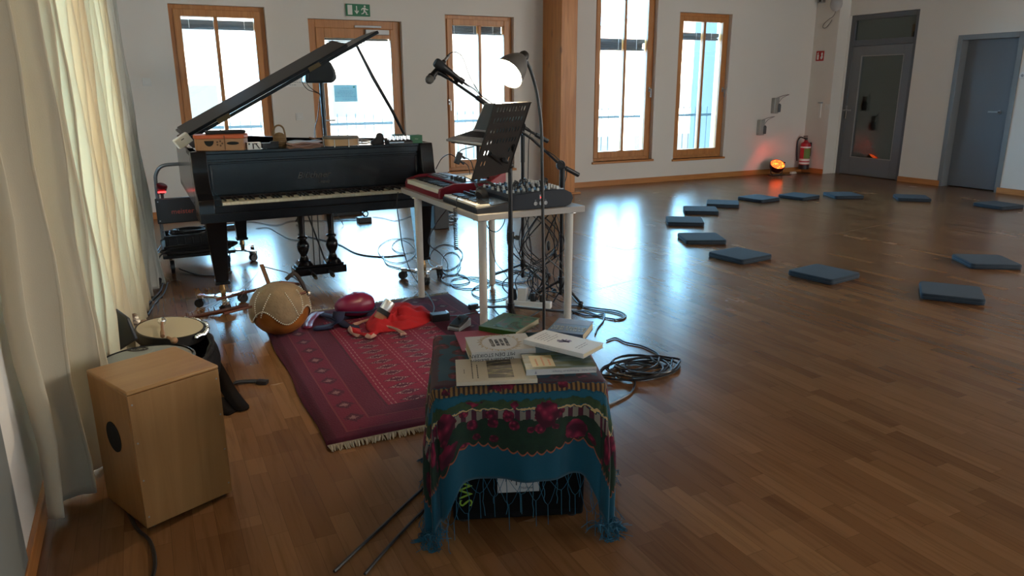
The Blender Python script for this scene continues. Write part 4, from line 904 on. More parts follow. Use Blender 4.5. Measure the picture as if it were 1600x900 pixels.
# ------------------------------------------------------------------ microphone stands
def clutch(q, p, r=.026): q.T = Matrix.Translation(p) @ _f.to_track_quat('Z', 'Y').to_matrix().to_4x4(); q.lathe([(0, -.022), (r, -.022), (r+.003, -.012), (r+.003, .012), (r, .022), (0, .022)], 24, cap=False); q.lathe([(0, -.03), (.012, -.03), (.012, -.022)], 16, cap=False); q.T = Matrix.Identity(4)
def micstand(label, base, cpx, Y, bpts, feet, thick):
    t = thing('microphone_stand', label, 'microphone stand', (0, 0, 0))
    c = W(cpx[0], cpx[1], Y); x, y = base
    q = MB(); q.cyl((x, y, .06), (x, y, c.z-.22), .0125, n=14); q.cyl((x, y, c.z-.24), (x, y, c.z-.02), thick, n=16); q.tube([(x, y, c.z-.03), c], .012, 10); q.obj('pole', MBLACK, t)
    q = MB(); clutch(q, c); q.obj('boom_clutch', BLACK, t)
    pts = [W(px, py, yy) for px, py, yy in bpts]
    q = MB(); q.tube(pts[:-1], .0085, 10); q.obj('boom_arm', MBLACK, t)
    d = (pts[-1]-pts[-2]).normalized(); q = MB(); q.tube([pts[-1]-d*.11, pts[-1]], .0145, 14); q.tube([pts[-2]-d*.02, pts[-1]-d*.1], .009, 10); q.obj('counterweight', BLACK, t, bevel=.003)
    q = MB(); tripod(q, x, y, .16, feet); q.obj('tripod_base', MBLACK, t)
    for a in feet: q = MB(); q.ball((a[0], a[1], .016), .018, 12); q.obj('rubber_foot', RUBBER, t)
    return t
bA = F(817, 446); YA = bA.y
micstand('black microphone stand behind the table whose boom carries two microphones', (bA.x, bA.y), (815, 198), YA, [(697, 120, YA), (764, 166, YA), (815, 198, YA), (835, 209, YA), (856, 221, YA)], [(bA.x+.28, bA.y+.12), (bA.x-.1, bA.y+.30), (bA.x+.10, bA.y-.28)], .015)
bB = F(876, 474); YBm = bB.y
micstand('black microphone stand nearest the right table leg, its boom end tilting down', (bB.x, bB.y), (876, 258), YBm, [(776, 180, YBm), (830, 216, YBm), (876, 258, YBm), (890, 266, YBm), (904, 273.5, YBm)], [(F(907, 478).x, F(907, 478).y), (bB.x+.16, bB.y+.22), (bB.x-.22, bB.y+.10)], .018)
q = MB(); q.tube([W(745, 152, YA), W(764, 166, YA)], .016, 12); tag(q.obj('boom_clamp', BLACK), 'thick black sleeve clamped around the middle of the microphone boom', 'clamp')
# microphones
GRL = mat('grille_steel', (.14, .13, .12), .45, .7, bump=.5, bs=600)
def px2(px, py, y): return W(px, py, y)
a, b = W(671.5, 124, YA-.02), W(693, 97, YA+.03)
mA = thing('microphone', 'microphone with round grey grille at the end of the boom', 'microphone', (0, 0, 0)); Tm = align(a, b); Lm = (b-a).length
q = MB(); q.T = Tm; q.lathe([(0, -.030), (.014, -.027), (.024, -.017), (.028, 0), (.025, .014), (.022, .020), (0, .020)], 24, cap=False); q.obj('grille', GRL, mA)
q = MB(); q.T = Tm; q.lathe([(.0, .018), (.026, .018), (.026, .028), (.021, .034), (.015, Lm), (.012, Lm+.01), (0, Lm+.01)], 20, cap=False); q.obj('handle', BLACK, mA)
q = MB(); q.T = Tm; q.lathe([(.0, Lm), (.010, Lm), (.010, Lm+.055), (.005, Lm+.075), (0, Lm+.075)], 14, cap=False); q.obj('plug', STEEL, mA)
q = MB(); q.tube([W(683, 112, YA), W(690, 115, YA), W(700, 122, YA)], [.018, .016, .012], 12); q.obj('clip', BLACK, mA)
a, b = W(682, 98, YA-.03), W(722, 127, YA-.03)
mB = thing('microphone', 'dark microphone with blunt black head lying along the boom', 'microphone', (0, 0, 0)); Tm = align(a, b); Lm = (b-a).length
q = MB(); q.T = Tm; q.lathe([(0, -.012), (.024, -.010), (.030, 0), (.031, .035), (.026, .05), (0, .05)], 24, cap=False); q.obj('grille', mat('grille_black', (.02, .022, .026), .5, .4, bump=.4, bs=600), mB)
q = MB(); q.T = Tm; q.lathe([(0, .048), (.026, .048), (.017, Lm*.72), (.016, Lm-.02), (.019, Lm-.02), (.019, Lm+.01), (0, Lm+.01)], 20, cap=False); q.obj('handle', BLACK, mB)
q = MB(); q.T = Tm; q.lathe([(0, Lm), (.008, Lm), (.007, Lm+.03), (.003, Lm+.06), (0, Lm+.06)], 12, cap=False); q.obj('plug', BLACK, mB)
q = MB(); q.tube([W(708, 117, YA-.03), W(714, 129, YA)], .012, 10); q.obj('clip', BLACK, mB)
cable('microphone_cable', [W(698, 88, YA+.03), W(706, 82, YA), W(716, 83, YA), W(724, 92, YA), W(733, 117, YA), W(745, 139, YA-.02), W(755, 152, YA-.03), W(768, 161, YA-.02), W(800, 186, YA-.03), W(830, 205, YA-.03), (bA.x+.03, bA.y-.03, 1.0), (bA.x+.03, bA.y-.03, .4), (bA.x+.08, bA.y-.06, .01)], .0028, RUBBER, 'thin cable looping off the round-grille microphone and down the boom')
cable('microphone_cable', [W(729, 132, YA-.03), W(742, 140, YA-.02), W(752, 150, YA-.02), W(763, 157, YA-.02), W(790, 178, YA-.03)], .0026, RUBBER, 'thin cable from the blunt black microphone along the boom')
cable('boom_cable', [W(848, 232, YBm), W(866, 243, YBm-.02), W(876, 252, YBm-.02), W(884, 262, YBm-.02), W(885, 275, YBm), W(880, 292, YBm), W(877, 305, YBm)], .003, RUBBER, 'thin black cable looped around the right microphone stand clutch')

# ------------------------------------------------------------------ speaker on pole behind the piano
sy_ = 7.6
c = W(498, 112, sy_); sp = thing('loudspeaker', 'rounded dark loudspeaker on a pole behind the piano lid', 'speaker', (0, 0, 0), rot=(0, 0, 0)); sp.location = c
w, h, d = .31, .215, .20
q = MB(); q.prism([(-w*.50, -h/2), (w*.36, -h/2), (w*.50, -h*.30), (w*.46, h*.05), (w*.34, h*.40), (w*.20, h*.5), (-w*.34, h*.5), (-w*.46, h*.30)], -d/2, d/2, ax='Y'); q.obj('cabinet', mat('speaker_blue_black', (.012, .02, .026), .35), sp, bevel=.02, seg=4)
q = MB(); q.prism([(-w*.40, -h*.40), (w*.32, -h*.40), (w*.40, -h*.1), (w*.28, h*.36), (-w*.34, h*.38)], -d/2-.006, -d/2, ax='Y'); q.obj('grille', mat('speaker_cloth', (.018, .026, .032), .8, bump=.3, bs=500), sp, bevel=.004)
ss = thing('speaker_stand', 'dark speaker pole in front of the balcony door', 'stand', (W(502, 125, sy_).x, sy_, 0)); x = 0
ctop = W(499, 125, sy_).z
q = MB(); q.cyl((0, 0, .10), (0, 0, 1.10), .0175, n=14); q.cyl((0, 0, 1.10), (0, 0, ctop), .0225, n=14); q.obj('pole', mat('pole_grey', (.05, .06, .07), .35, .6), ss)
q = MB(); 
for k in range(3): a_ = k*2*PI/3+.3; q.tube([(0, 0, .55), (.42*math.cos(a_), .42*math.sin(a_), .02)], .011, 8); q.tube([(0, 0, .15), (.22*math.cos(a_), .22*math.sin(a_), .29)], .006, 6)
q.obj('tripod_legs', MBLACK, ss)
cable('speaker_cable', [W(473, 118, sy_), W(472, 128, sy_), W(481, 140, sy_), W(495, 145, sy_), W(501, 152, sy_), W(505, 200, sy_)], .004, RUBBER, 'outer of two black cables sagging from the loudspeaker to its pole')
cable('speaker_cable', [W(477, 125, sy_), W(482, 134, sy_), W(490, 141, sy_), W(500, 149, sy_), W(503, 170, sy_)], .004, RUBBER, 'inner of two black cables sagging from the loudspeaker to its pole')
cable('speaker_cable', [W(500, 150, sy_+.05), W(497, 180, sy_+.05), W(492, 215, sy_+.05), (ss.location.x-.05, sy_, .4), (ss.location.x+.1, sy_-.1, .01)], .004, RUBBER, 'black cable hanging straight down beside the loudspeaker pole')
# ------------------------------------------------------------------ things lying on the piano
def on(px, py, z=ZPT): return F(px, py, z)
TANW = mat('tan_wood', (.34, .17, .085), .5, var=.12, vs_=14); ORG = mat('orange_rim', (.50, .10, .035), .5)
a, b = on(308, 236.5), on(382, 235)
tk = thing('tongue_drum_box', 'tan wooden instrument case with orange band and oval cut-outs on piano', 'box', (a.x, a.y, ZPT), math.atan2(b.y-a.y, b.x-a.x)); L_ = (b-a).length
q = MB(); q.prism([(0, .0), (-.02, .05), (-.03, .12), (.0, .17), (L_, .17), (L_+.01, .10), (L_, 0)], 0, .075); q.obj('body', TANW, tk, bevel=.005)
q = MB(); q.prism([(-.004, -.004), (-.026, .05), (-.036, .12), (-.004, .175), (L_+.004, .175), (L_+.015, .10), (L_+.004, -.004)], .075, .098); plabel(q.obj('lid_band', ORG, tk, bevel=.004), 'orange band around the top')
q = MB()
def slot(x0, x1, z0, z1, hf=False):
    c_, r_ = (x0+x1)/2, (x1-x0)/2; pts = []
    for i in range(17):
        t = PI*i/16 + PI
        pts.append((c_+r_*math.cos(t), (z1 if hf else (z0+z1)/2)+((z1-z0) if hf else (z1-z0)/2)*math.sin(t)))
    if not hf: pts += [(c_+r_*math.cos(PI*i/16), (z0+z1)/2+(z1-z0)/2*math.sin(PI*i/16)) for i in range(1, 16)]
    q.prism(pts, -.0035, .002, ax='Y')
slot(L_*.17, L_*.37, .028, .062, True); slot(L_*.64, L_*.90, .036, .056)
q.obj('cut_outs', mat('cutout_black', (.01, .01, .01), .9), tk, smooth=False)
q = MB()
for k in range(5):
    t = k*2*PI/5; q.at((L_*.49+.016*math.cos(t), -.002, .046+.014*math.sin(t)), (PI/2, 0, 0)); q.lathe([(0, -.001), (.006, -.001), (.006, .001), (0, .001)], 8, cap=False)
q.obj('star_emblem', mat('burnt_brown', (.10, .045, .02), .7), tk, smooth=False)
MB().cyl((L_*.60, -.004, .005), (L_*.60, -.004, .095), .003, n=6).obj('strap', mat('brown_strap', (.15, .07, .03), .7), tk)
bp = thing('black_pouch', 'flat black pouch lying on top of the orange-banded case', 'pouch', (a.x+.06, a.y+.03, ZPT+.099), .05); q = MB(); q.prism([(0, 0), (.02, -.01), (.12, .0), (.235, -.008), (.25, .03), (.24, .10), (.12, .11), (.01, .10)], 0, .02); q.obj('pouch_body', mat('pouch_cloth', (.02, .02, .022), .85, bump=.4, bs=40), bp, bevel=.008, seg=3)
wb_ = thing('lid_end_reflection', 'small white plastic box by the lower left end of the lid', 'box', W(285, 214, 4.93)+Vector((0, 0, -.0)), rot=(0, math.radians(-32), math.radians(8)))  # white box added in place of a bright reflection on the lid end
wb_.location = PL(-.015, .50, 1.075); MB().box((0, 0, 0), (.10, .07, .065)).obj('shell', WHITE, wb_, bevel=.006); MB().box((0, -.036, .012), (.02, .002, .005)).obj('slot', BLACK, wb_)
# black and white tuner, adapter
def small(name, label, cat, px, py, dims, m, z=ZPT, rz=.05, bev=.003, dy=0):
    p = on(px, py, z); t = thing(name, label, cat, (p.x, p.y+dims[1]/2+dy, z), rz); MB().box((0, 0, dims[2]/2), dims).obj('body', m, t, bevel=bev); return t
t = small('chocolate_box', 'small white and black printed box next to the tan wooden case', 'box', 397.5, 234, (.085, .05, .045), WHITE)
q = MB(); q.prism([(-.01, .005), (-.002, .005), (-.002, .04), (-.01, .04)], -.0265, -.025, ax='Y'); q.prism([(.005, .04), (.013, .04), (.035, .006), (.027, .006)], -.0265, -.025, ax='Y'); q.prism([(.0, .034), (.02, .034), (.02, .040), (.0, .040)], -.0265, -.025, ax='Y'); q.bb((-.035, -.0265, .032), (-.025, -.025, .042)); q.obj('black_print', INK, t, smooth=False)
t = small('power_adapter', 'black adapter box with cord beside the woven basket rattle', 'adapter', 423, 232, (.105, .05, .035), BLACK); MB().box((.03, 0, .038), (.05, .04, .008)).obj('cap', BLACK, t, bevel=.002)
p = on(385.5, 232.5); q = MB(); q.ball((p.x, p.y, ZPT+.014), .014, 16); tag(q.obj('white_ball', WHITE), 'small shiny white ball between case and printed box', 'ball')
# woven basket rattle with loop handle
p = on(439.5, 231); bs = thing('basket_rattle', 'small woven basket rattle with a tall loop handle on the piano', 'rattle', (p.x, p.y+.035, ZPT))
WIC = mat('woven_cane', (.26, .16, .07), .7, bump=.8, bs=150, stretch=(1, 1, 3)); q = MB(); q.lathe([(0, 0), (.036, 0), (.042, .015), (.043, .045), (.036, .075), (.022, .093), (0, .098)], 24, cap=False); q.obj('basket', WIC, bs)
q = MB()
for z_ in range(7): q.tube([(.0435*math.cos(t*PI/10)*(1 if z_ < 4 else 1-.10*(z_-3)), .0435*math.sin(t*PI/10)*(1 if z_ < 4 else 1-.10*(z_-3)), .010+z_*.012) for t in range(20)], .003, 5, closed=True)
q.obj('woven_rings', mat('dark_cane', (.17, .10, .045), .7), bs)
q = MB(); q.tube(spline([(-.036, 0, .06), (-.034, 0, .11), (-.018, 0, .137), (.008, 0, .142), (.028, 0, .125), (.036, 0, .09), (.038, 0, .055)]), .0055, 8); q.obj('loop_handle', WIC, bs)
# stacks of paper and cloth
p = on(478, 231.5); t = thing('paper_stack', 'loose stack of folded papers with pale top sheet in middle of piano', 'papers', (p.x, p.y+.08, ZPT), .05)
cols_ = [mat('brown_paper', (.20, .11, .08), .8), mat('pink_paper', (.34, .22, .20), .8), mat('blue_white_paper', (.45, .48, .56), .8)]
r = random.Random(4); z = 0
for i in range(6):
    s = MB(); s.at((r.uniform(-.008, .008), r.uniform(-.01, .01), z), (0, 0, r.uniform(-.12, .12))); n_ = 6
    v = [(-.10+.20*k/n_, yy, .004*math.sin(k*1.3+i)+.001) for yy in (-.075, .075) for k in range(n_+1)]
    s.add(v, [(k, k+1, n_+2+k, n_+1+k) for k in range(n_)]); s.obj('sheet', cols_[[0, 0, 1, 0, 1, 2][i]], t, solid=.005); z += .0075
p = on(459, 231); q = MB(); q.bb((p.x-.02, p.y, ZPT), (p.x+.025, p.y+.05, ZPT+.024)); tag(q.obj('crystal_block', mat('clear_white', (.7, .75, .8), .1), bevel=.006), 'small glassy white block left of the paper stack', 'block')
# mallet
p, p2 = on(520, 229), on(498, 226); ml = thing('mallet', 'wooden mallet with round tan head next to the frame drum', 'mallet', (0, 0, 0)); q = MB(); q.ball((p.x, p.y+.02, ZPT+.018), .018, 16); q.obj('head', mat('tan_felt', (.30, .19, .11), .8), ml); MB().cyl((p.x, p.y+.02, ZPT+.018), (p2.x-.03, p2.y+.14, ZPT+.04), .006, n=10).obj('shaft', TANW, ml)
# frame drum / tambourine
p = on(539, 230); fd = thing('frame_drum', 'shallow tan wooden frame drum lying flat on the piano', 'drum', (p.x+.005, p.y+.125, ZPT))
q = MB(); q.lathe([(.112, .008), (.118, .008), (.118, .062), (.112, .062)], 48, cap=False); q.obj('hoop', mat('tan_drum_wood', (.40, .25, .12), .5), fd); q = MB(); q.lathe([(0, .064), (.116, .064), (.1195, .060), (.1195, .050)], 48, cap=False); q.obj('skin', mat('drum_skin_dark', (.10, .09, .07), .6), fd)
q = MB()
for k in range(8): a_ = k*PI/4+.2; q.cyl((.1195*math.cos(a_), .1195*math.sin(a_), .0), (.1195*math.cos(a_), .1195*math.sin(a_), .05), .0035, n=6)
q.obj('tension_rods', STEEL, fd)
# cables, cone stone, mini mixer, green box
r = random.Random(11)
for i, (px, lab) in enumerate(((566, 'pale tangled cable left of the dark cone on the piano'), (577, 'white cable coil just behind the dark cone on the piano'))):
    p = on(px, 228); pts = [(p.x+.035*math.cos(k*1.1+i)*(1+.2*math.sin(k)), p.y+.10+.04*math.sin(k*1.1), ZPT+.005+.0025*k) for k in range(14)]
    cable('coiled_lead', pts, .003, [mat('pale_cable', (.35, .40, .44), .4), WHITE][i], lab)
p = on(596, 226); cs = MB(); cs.at((p.x, p.y+.045, ZPT), (0, 0, .3)); cs.lathe([(0, 0), (.045, 0), (.050, .01), (.043, .025), (.030, .045), (.024, .062), (.016, .074), (0, .078)], 20, cap=False)
for i, v_ in enumerate(cs.v): cs.v[i] = v_+Vector((-.015 if v_.z < 1.03 else .004, 0, 0))
tag(cs.obj('cone_stone', mat('dark_stone', (.03, .032, .035), .6, bump=.3, bs=30)), 'dark pear-shaped lump on the piano between frame drum and small mixer', 'ornament')
p = on(627, 226); mm_ = thing('pocket_mixer', 'small black desktop device with silver knobs near the piano right end', 'mixer', (p.x, p.y+.06, ZPT), .04)
MB().prism([(-.055, 0), (-.055, .02), (.05, .04), (.05, 0)], -.085, .085, ax='X').obj('body', BLACK, mm_, bevel=.003); rep('knob', MB().cyl((0, 0, .03), (0, 0, .055), .007, .006, n=10), CHROME, mm_, [(-.07+i*.028, -.02+j*.035, 0) for i in range(6) for j in range(2)])
MB().bb((-.085, -.056, .012), (.02, -.0555, .02)).obj('front_stripe', CHROME, mm_)
p = on(652, 224); gb = thing('green_box', 'green cardboard box at the right end of the piano top', 'box', (p.x, p.y+.05, ZPT), .03); MB().box((0, 0, .0275), (.088, .07, .055)).obj('carton', mat('box_green', (.01, .12, .045), .5), gb, bevel=.002)
q = MB(); q.text('Nux', .014, mtx=Matrix.Translation((-.0, -.0358, .03)) @ Matrix.Rotation(PI/2, 4, 'X')); q.obj('print', mat('box_print', (.30, .42, .30), .5), gb, smooth=False)
p = on(634, 223.5); gb2 = MB(); gb2.bb((p.x-.04, p.y+.12, ZPT), (p.x+.035, p.y+.18, ZPT+.054)); tag(gb2.obj('dark_carton', mat('carton_dark', (.07, .09, .08), .6), bevel=.002), 'dark green-grey carton behind the small black knob device on piano', 'box')
# ------------------------------------------------------------------ rug
def rug_mat():
    m, nt, b = newmat('red_bokhara_rug'); L = nt.links
    tc = N(nt, 'ShaderNodeTexCoord'); sx = N(nt, 'ShaderNodeSeparateXYZ'); L.new(tc.outputs['Object'], sx.inputs[0]); x, y = sx.outputs[0], sx.outputs[1]
    RWd, RLn = 1.25, 1.86
    noi = N(nt, 'ShaderNodeTexNoise'); noi.inputs['Scale'].default_value = 140; noi.inputs['Detail'].default_value = 3; L.new(tc.outputs['Object'], noi.inputs['Vector'])
    big = N(nt, 'ShaderNodeTexNoise'); big.inputs['Scale'].default_value = 5; L.new(tc.outputs['Object'], big.inputs['Vector'])
    dx = M_(nt, 'MINIMUM', x, M_(nt, 'SUBTRACT', RWd, x)); dy = M_(nt, 'MINIMUM', y, M_(nt, 'SUBTRACT', RLn, y)); d = M_(nt, 'MINIMUM', dx, M_(nt, 'MULTIPLY', dy, 1.25))
    c = mixc(nt, noi.outputs[0], (.058, .005, .018), (.10, .008, .028))
    # field
    infield = M_(nt, 'GREATER_THAN', d, .33)
    cf = mixc(nt, noi.outputs[0], (.13, .005, .024), (.21, .010, .038)); c = mixc(nt, infield, c, cf)
    def lozenge(px, py, w, h, ox=0., oy=0.):
        fx = M_(nt, 'ABSOLUTE', M_(nt, 'SUBTRACT', M_(nt, 'FRACT', M_(nt, 'DIVIDE', M_(nt, 'ADD', x, ox), px)), .5)); fy = M_(nt, 'ABSOLUTE', M_(nt, 'SUBTRACT', M_(nt, 'FRACT', M_(nt, 'DIVIDE', M_(nt, 'ADD', y, oy), py)), .5))
        return M_(nt, 'ADD', M_(nt, 'MULTIPLY', fx, px/w), M_(nt, 'MULTIPLY', fy, py/h))
    l1 = lozenge(.20, .084, .078, .034, .04, 0.); l1n = M_(nt, 'ADD', l1, M_(nt, 'MULTIPLY', M_(nt, 'SUBTRACT', noi.outputs[0], .5), .9))
    f1 = M_(nt, 'MULTIPLY', M_(nt, 'LESS_THAN', l1n, .95), infield); c = mixc(nt, M_(nt, 'MULTIPLY', f1, .8), c, (.035, .010, .022))
    ring = M_(nt, 'MULTIPLY', M_(nt, 'LESS_THAN', M_(nt, 'ABSOLUTE', M_(nt, 'SUBTRACT', l1n, .72)), .13), M_(nt, 'MULTIPLY', infield, M_(nt, 'GREATER_THAN', noi.outputs[0], .5))); c = mixc(nt, M_(nt, 'MULTIPLY', ring, .8), c, (.42, .28, .26))
    # thin dashed lines between columns
    fxl = M_(nt, 'ABSOLUTE', M_(nt, 'SUBTRACT', M_(nt, 'FRACT', M_(nt, 'DIVIDE', M_(nt, 'ADD', x, .14), .20)), .5)); dash = M_(nt, 'GREATER_THAN', M_(nt, 'FRACT', M_(nt, 'DIVIDE', y, .042)), .35)
    ln = M_(nt, 'MULTIPLY', M_(nt, 'MULTIPLY', M_(nt, 'LESS_THAN', M_(nt, 'ABSOLUTE', M_(nt, 'SUBTRACT', fxl, .05)), .014), dash), infield); c = mixc(nt, M_(nt, 'MULTIPLY', ln, .5), c, (.36, .24, .22))
    # borders
    for dd, ww, col in ((.03, .018, (.045, .006, .016)), (.10, .004, (.20, .045, .05)), (.215, .004, (.20, .045, .05)), (.325, .006, (.035, .008, .016))):
        c = mixc(nt, M_(nt, 'MULTIPLY', M_(nt, 'LESS_THAN', M_(nt, 'ABSOLUTE', M_(nt, 'SUBTRACT', d, dd)), ww), .6), c, col)
    inb = M_(nt, 'MULTIPLY', M_(nt, 'GREATER_THAN', d, .105), M_(nt, 'LESS_THAN', d, .21)); c = mixc(nt, M_(nt, 'MULTIPLY', inb, .5), c, (.17, .010, .035))
    l2 = lozenge(.135, .155, .05, .055, .045, .03); l2n = M_(nt, 'ADD', l2, M_(nt, 'MULTIPLY', M_(nt, 'SUBTRACT', noi.outputs[0], .5), 1.1))
    f2 = M_(nt, 'MULTIPLY', M_(nt, 'LESS_THAN', l2n, .9), inb); c = mixc(nt, M_(nt, 'MULTIPLY', f2, .75), c, (.035, .010, .022))
    r2 = M_(nt, 'MULTIPLY', M_(nt, 'LESS_THAN', l2n, .38), inb); c = mixc(nt, M_(nt, 'MULTIPLY', r2, .6), c, (.30, .18, .17))
    c = mixc(nt, M_(nt, 'MULTIPLY', big.outputs[0], .35), c, (.06, .008, .025))
    L.new(c, b.inputs['Base Color']); b.inputs['Roughness'].default_value = .95; b.inputs['Specular IOR Level'].default_value = .15; b.inputs['Sheen Weight'].default_value = .05
    bp_ = N(nt, 'ShaderNodeBump'); bp_.inputs['Strength'].default_value = .5; bp_.inputs['Distance'].default_value = .004; L.new(noi.outputs[0], bp_.inputs['Height']); L.new(bp_.outputs[0], b.inputs['Normal'])
    return m
rg = thing('rug', 'deep red patterned oriental rug with cream fringes under table', 'rug', (.512, 2.69, 0), math.radians(-.2))
q = MB(); nx, ny = 26, 38; r = random.Random(2); v = []
for j in range(ny+1):
    for i in range(nx+1):
        x, y = 1.25*i/nx, 1.86*j/ny; e = min(x, y, 1.25-x, 1.86-y)
        z = .009+.0025*math.sin(x*7+y*5)+.002*math.sin(y*13-x*3)
        if i == 0: x += .006*math.sin(y*9)
        v.append((x, y, z if e > 1e-6 else .006))
q.add(v, [(j*(nx+1)+i, j*(nx+1)+i+1, (j+1)*(nx+1)+i+1, (j+1)*(nx+1)+i) for j in range(ny) for i in range(nx)])
q.obj('pile', rug_mat(), rg, ang=180, solid=.008)
FR = mat('cream_wool_fringe', (.38, .32, .25), .9)
for y0, sg in ((0, -1), (1.86, 1)):
    q = MB()
    for i in range(230):
        x = .004+1.242*i/229; l = r.uniform(.028, .045); dx = r.uniform(-.012, .012); q.tube([(x, y0-sg*.004, .010), (x+dx*.4, y0+sg*l*.5, .010+r.uniform(0, .006)), (x+dx, y0+sg*l, .003)], [.0032, .0042, .0022], 4)
    o = q.obj('fringe', FR, rg); o['kind'] = 'stuff'

# ------------------------------------------------------------------ kora: gourd harp lying on its back
kc = F(437, 478, .17); kr = .168
ko = thing('gourd_harp', 'gourd harp with studded hide and long neck lying at rug corner', 'string instrument', (kc.x, kc.y, 0))
KC = Vector((0, 0, .155))
def gmat():
    m, nt, b = newmat('polished_gourd'); L = nt.links; tc = N(nt, 'ShaderNodeTexCoord'); no = N(nt, 'ShaderNodeTexNoise'); no.inputs['Scale'].default_value = 9; no.inputs['Detail'].default_value = 5; L.new(tc.outputs['Object'], no.inputs['Vector'])
    rp_ = ramp(nt, [(.3, (.22, .065, .012)), (.7, (.42, .15, .03))]); L.new(no.outputs[0], rp_.inputs[0]); L.new(rp_.outputs[0], b.inputs['Base Color']); b.inputs['Roughness'].default_value = .3; return m
q = MB(); q.ball((KC.x, KC.y, KC.z), kr-.004, 40, sc_=(1, .95, .92)); q.obj('gourd', gmat(), ko)
# hide over the upper part with wavy lower edge
hide = mat('goat_hide', (.24, .165, .095), .8, var=.6, vs_=11, bump=.35, bs=50)
q = MB(); nj, ni = 14, 72; vv = []
def edge(t): return math.radians(98)+math.radians(15)*math.sin(4*t+1.2)
for j in range(nj+1):
    for i in range(ni):
        t = 2*PI*i/ni; ph = edge(t)*j/nj; R_ = kr+.002; vv.append((KC.x+R_*math.sin(ph)*math.cos(t), KC.y+.95*R_*math.sin(ph)*math.sin(t), KC.z+.92*R_*math.cos(ph)))
q.add(vv, [(j*ni+i, j*ni+(i+1) % ni, (j+1)*ni+(i+1) % ni, (j+1)*ni+i) for j in range(nj) for i in range(ni)]); q.obj('hide', hide, ko, ang=180, solid=.003)
def gp(t, ph, R_=kr+.005): return (KC.x+R_*math.sin(ph)*math.cos(t), KC.y+.95*R_*math.sin(ph)*math.sin(t), KC.z+.92*R_*math.cos(ph))
q = MB(); 
for i in range(110): t = 2*PI*i/110; q.ball(gp(t, edge(t)-.05), .0046, 6)
for s in range(9):
    t0 = 2*PI*s/9
    for k in range(13): f_ = k/12; q.ball(gp(t0+(.26*f_ if s % 2 else -.26*f_), .75+.85*f_*(1)), .0044, 6)
o = q.obj('studs', mat('silver_studs', (.75, .70, .60), .4, .3), ko); o['kind'] = 'stuff'
ctop = KC+Vector((0, 0, .92*kr))
far = Matrix.Translation((-kc.x, -kc.y, 0))
n0, n1 = far @ F(398, 476, .15), far @ F(284, 499, .10)
NK = mat('reddish_neck_wood', (.13, .035, .018), .4)
q = MB(); q.tube([Vector((.10, .02, .16)), n0, n1], [.015, .016, .012], 12); q.obj('neck', NK, ko)
d = (n1-n0); 
for k in range(10):
    p = n0+d*(.25+.075*k); q = MB(); q.tube([p+Vector((0, 0, .005)), p+Vector((-.003, .004, .032))], [.0035, .0022], 6); q.obj('tuning_peg', NK, ko)
h0, h1 = far @ F(400, 466, .19), far @ F(345, 478, .18)
q = MB(); q.tube([Vector((.13, .03, .275)), Vector((.02, -.01, .312)), h0+Vector((0, 0, .05)), h1+Vector((-.02, 0, .04))], .0085, 8); q.obj('hand_post', NK, ko)
q = MB(); q.tube([Vector((.14, -.07, .25)), Vector((.0, -.11, .25)), far @ F(398, 478, .20), far @ F(350, 490, .19)], .0075, 8); q.obj('hand_post', NK, ko)
b0, b1 = far @ F(428, 430, .31), far @ F(424, 409, .40)
q = MB(); q.bb((-.012, -.006, .295), (.012, .006, .42)); 
for i, v_ in enumerate(q.v): q.v[i] = v_+Vector((-.045, .02, 0))+Vector((-(v_.z-.3)*.25, 0, 0))
q.obj('bridge', mat('bridge_wood', (.20, .10, .05), .5), ko, bevel=.002)
tb_ = Vector((-.075, .02, .41)); q = MB(); q.tube([tb_, Vector((.06, .03, .355)), Vector((.12, .02, .30))], .003, 6); q.obj('tail_cord', mat('cord_brown', (.10, .06, .04), .7), ko)
q = MB(); q.tube(spline([Vector((.05, .02, .315)), Vector((.10, .02, .345)), Vector((.135, .0, .29)), Vector((.155, 0, .22))]), .012, 8); q.tube([Vector((.085, 0, .33)), Vector((.10, .04, .37))], .005, 6); q.obj('tail_lashing', mat('dark_leather', (.03, .02, .018), .6), ko)
q = MB(); q.at((.165, -.01, .225), (0, PI/2, .2)); q.lathe([(0, -.006), (.018, -.006), (.018, .006), (0, .006)], 18, cap=False); plabel(q.obj('metal_ring', mat('dull_nickel', (.45, .38, .33), .4, .8), ko), 'pale metal tail ring')
q = MB()
for k in range(8): q.tube([tb_+Vector((0, 0, -.012*k)), n0+d*(.25+.09*k)+Vector((0, 0, .03))], .0007, 4)
o = q.obj('strings', mat('string_nylon', (.6, .62, .65), .3), ko); o['kind'] = 'stuff'

# ------------------------------------------------------------------ drum bag beside the curtain
BAG = mat('bag_nylon', (.007, .007, .009), .7, bump=.3, bs=35, spec=.15)
dbg = thing('drum_bag', 'open black padded bag holding drums between box drum and curtain', 'bag', (.06, 3.72, 0))
def blob(q, path, r, z0=0.): q.tube(spline(path, 6), r, 12)
q = MB(); nS = 40
prof_ = [(.0, .004), (.27, .006), (.30, .05), (.305, .13), (.295, .20), (.27, .22), (.25, .20), (.24, .10), (.22, .03), (0, .025)]
v = []
for (rr_, z) in [(a_, b_*.72) for a_, b_ in prof_]:
    for j in range(nS): t = 2*PI*j/nS; k = 1+.04*math.sin(3*t+1)+.02*math.sin(7*t+z*20); v.append((rr_*k*math.cos(t)*.62-.035, rr_*k*math.sin(t)*1.05, z*(1+.12*math.sin(2*t+.5))))
q.add(v, [(i*nS+j, i*nS+(j+1) % nS, (i+1)*nS+(j+1) % nS, (i+1)*nS+j) for i in range(len(prof_)-1) for j in range(nS)]); q.obj('bag_body', BAG, dbg, ang=60)
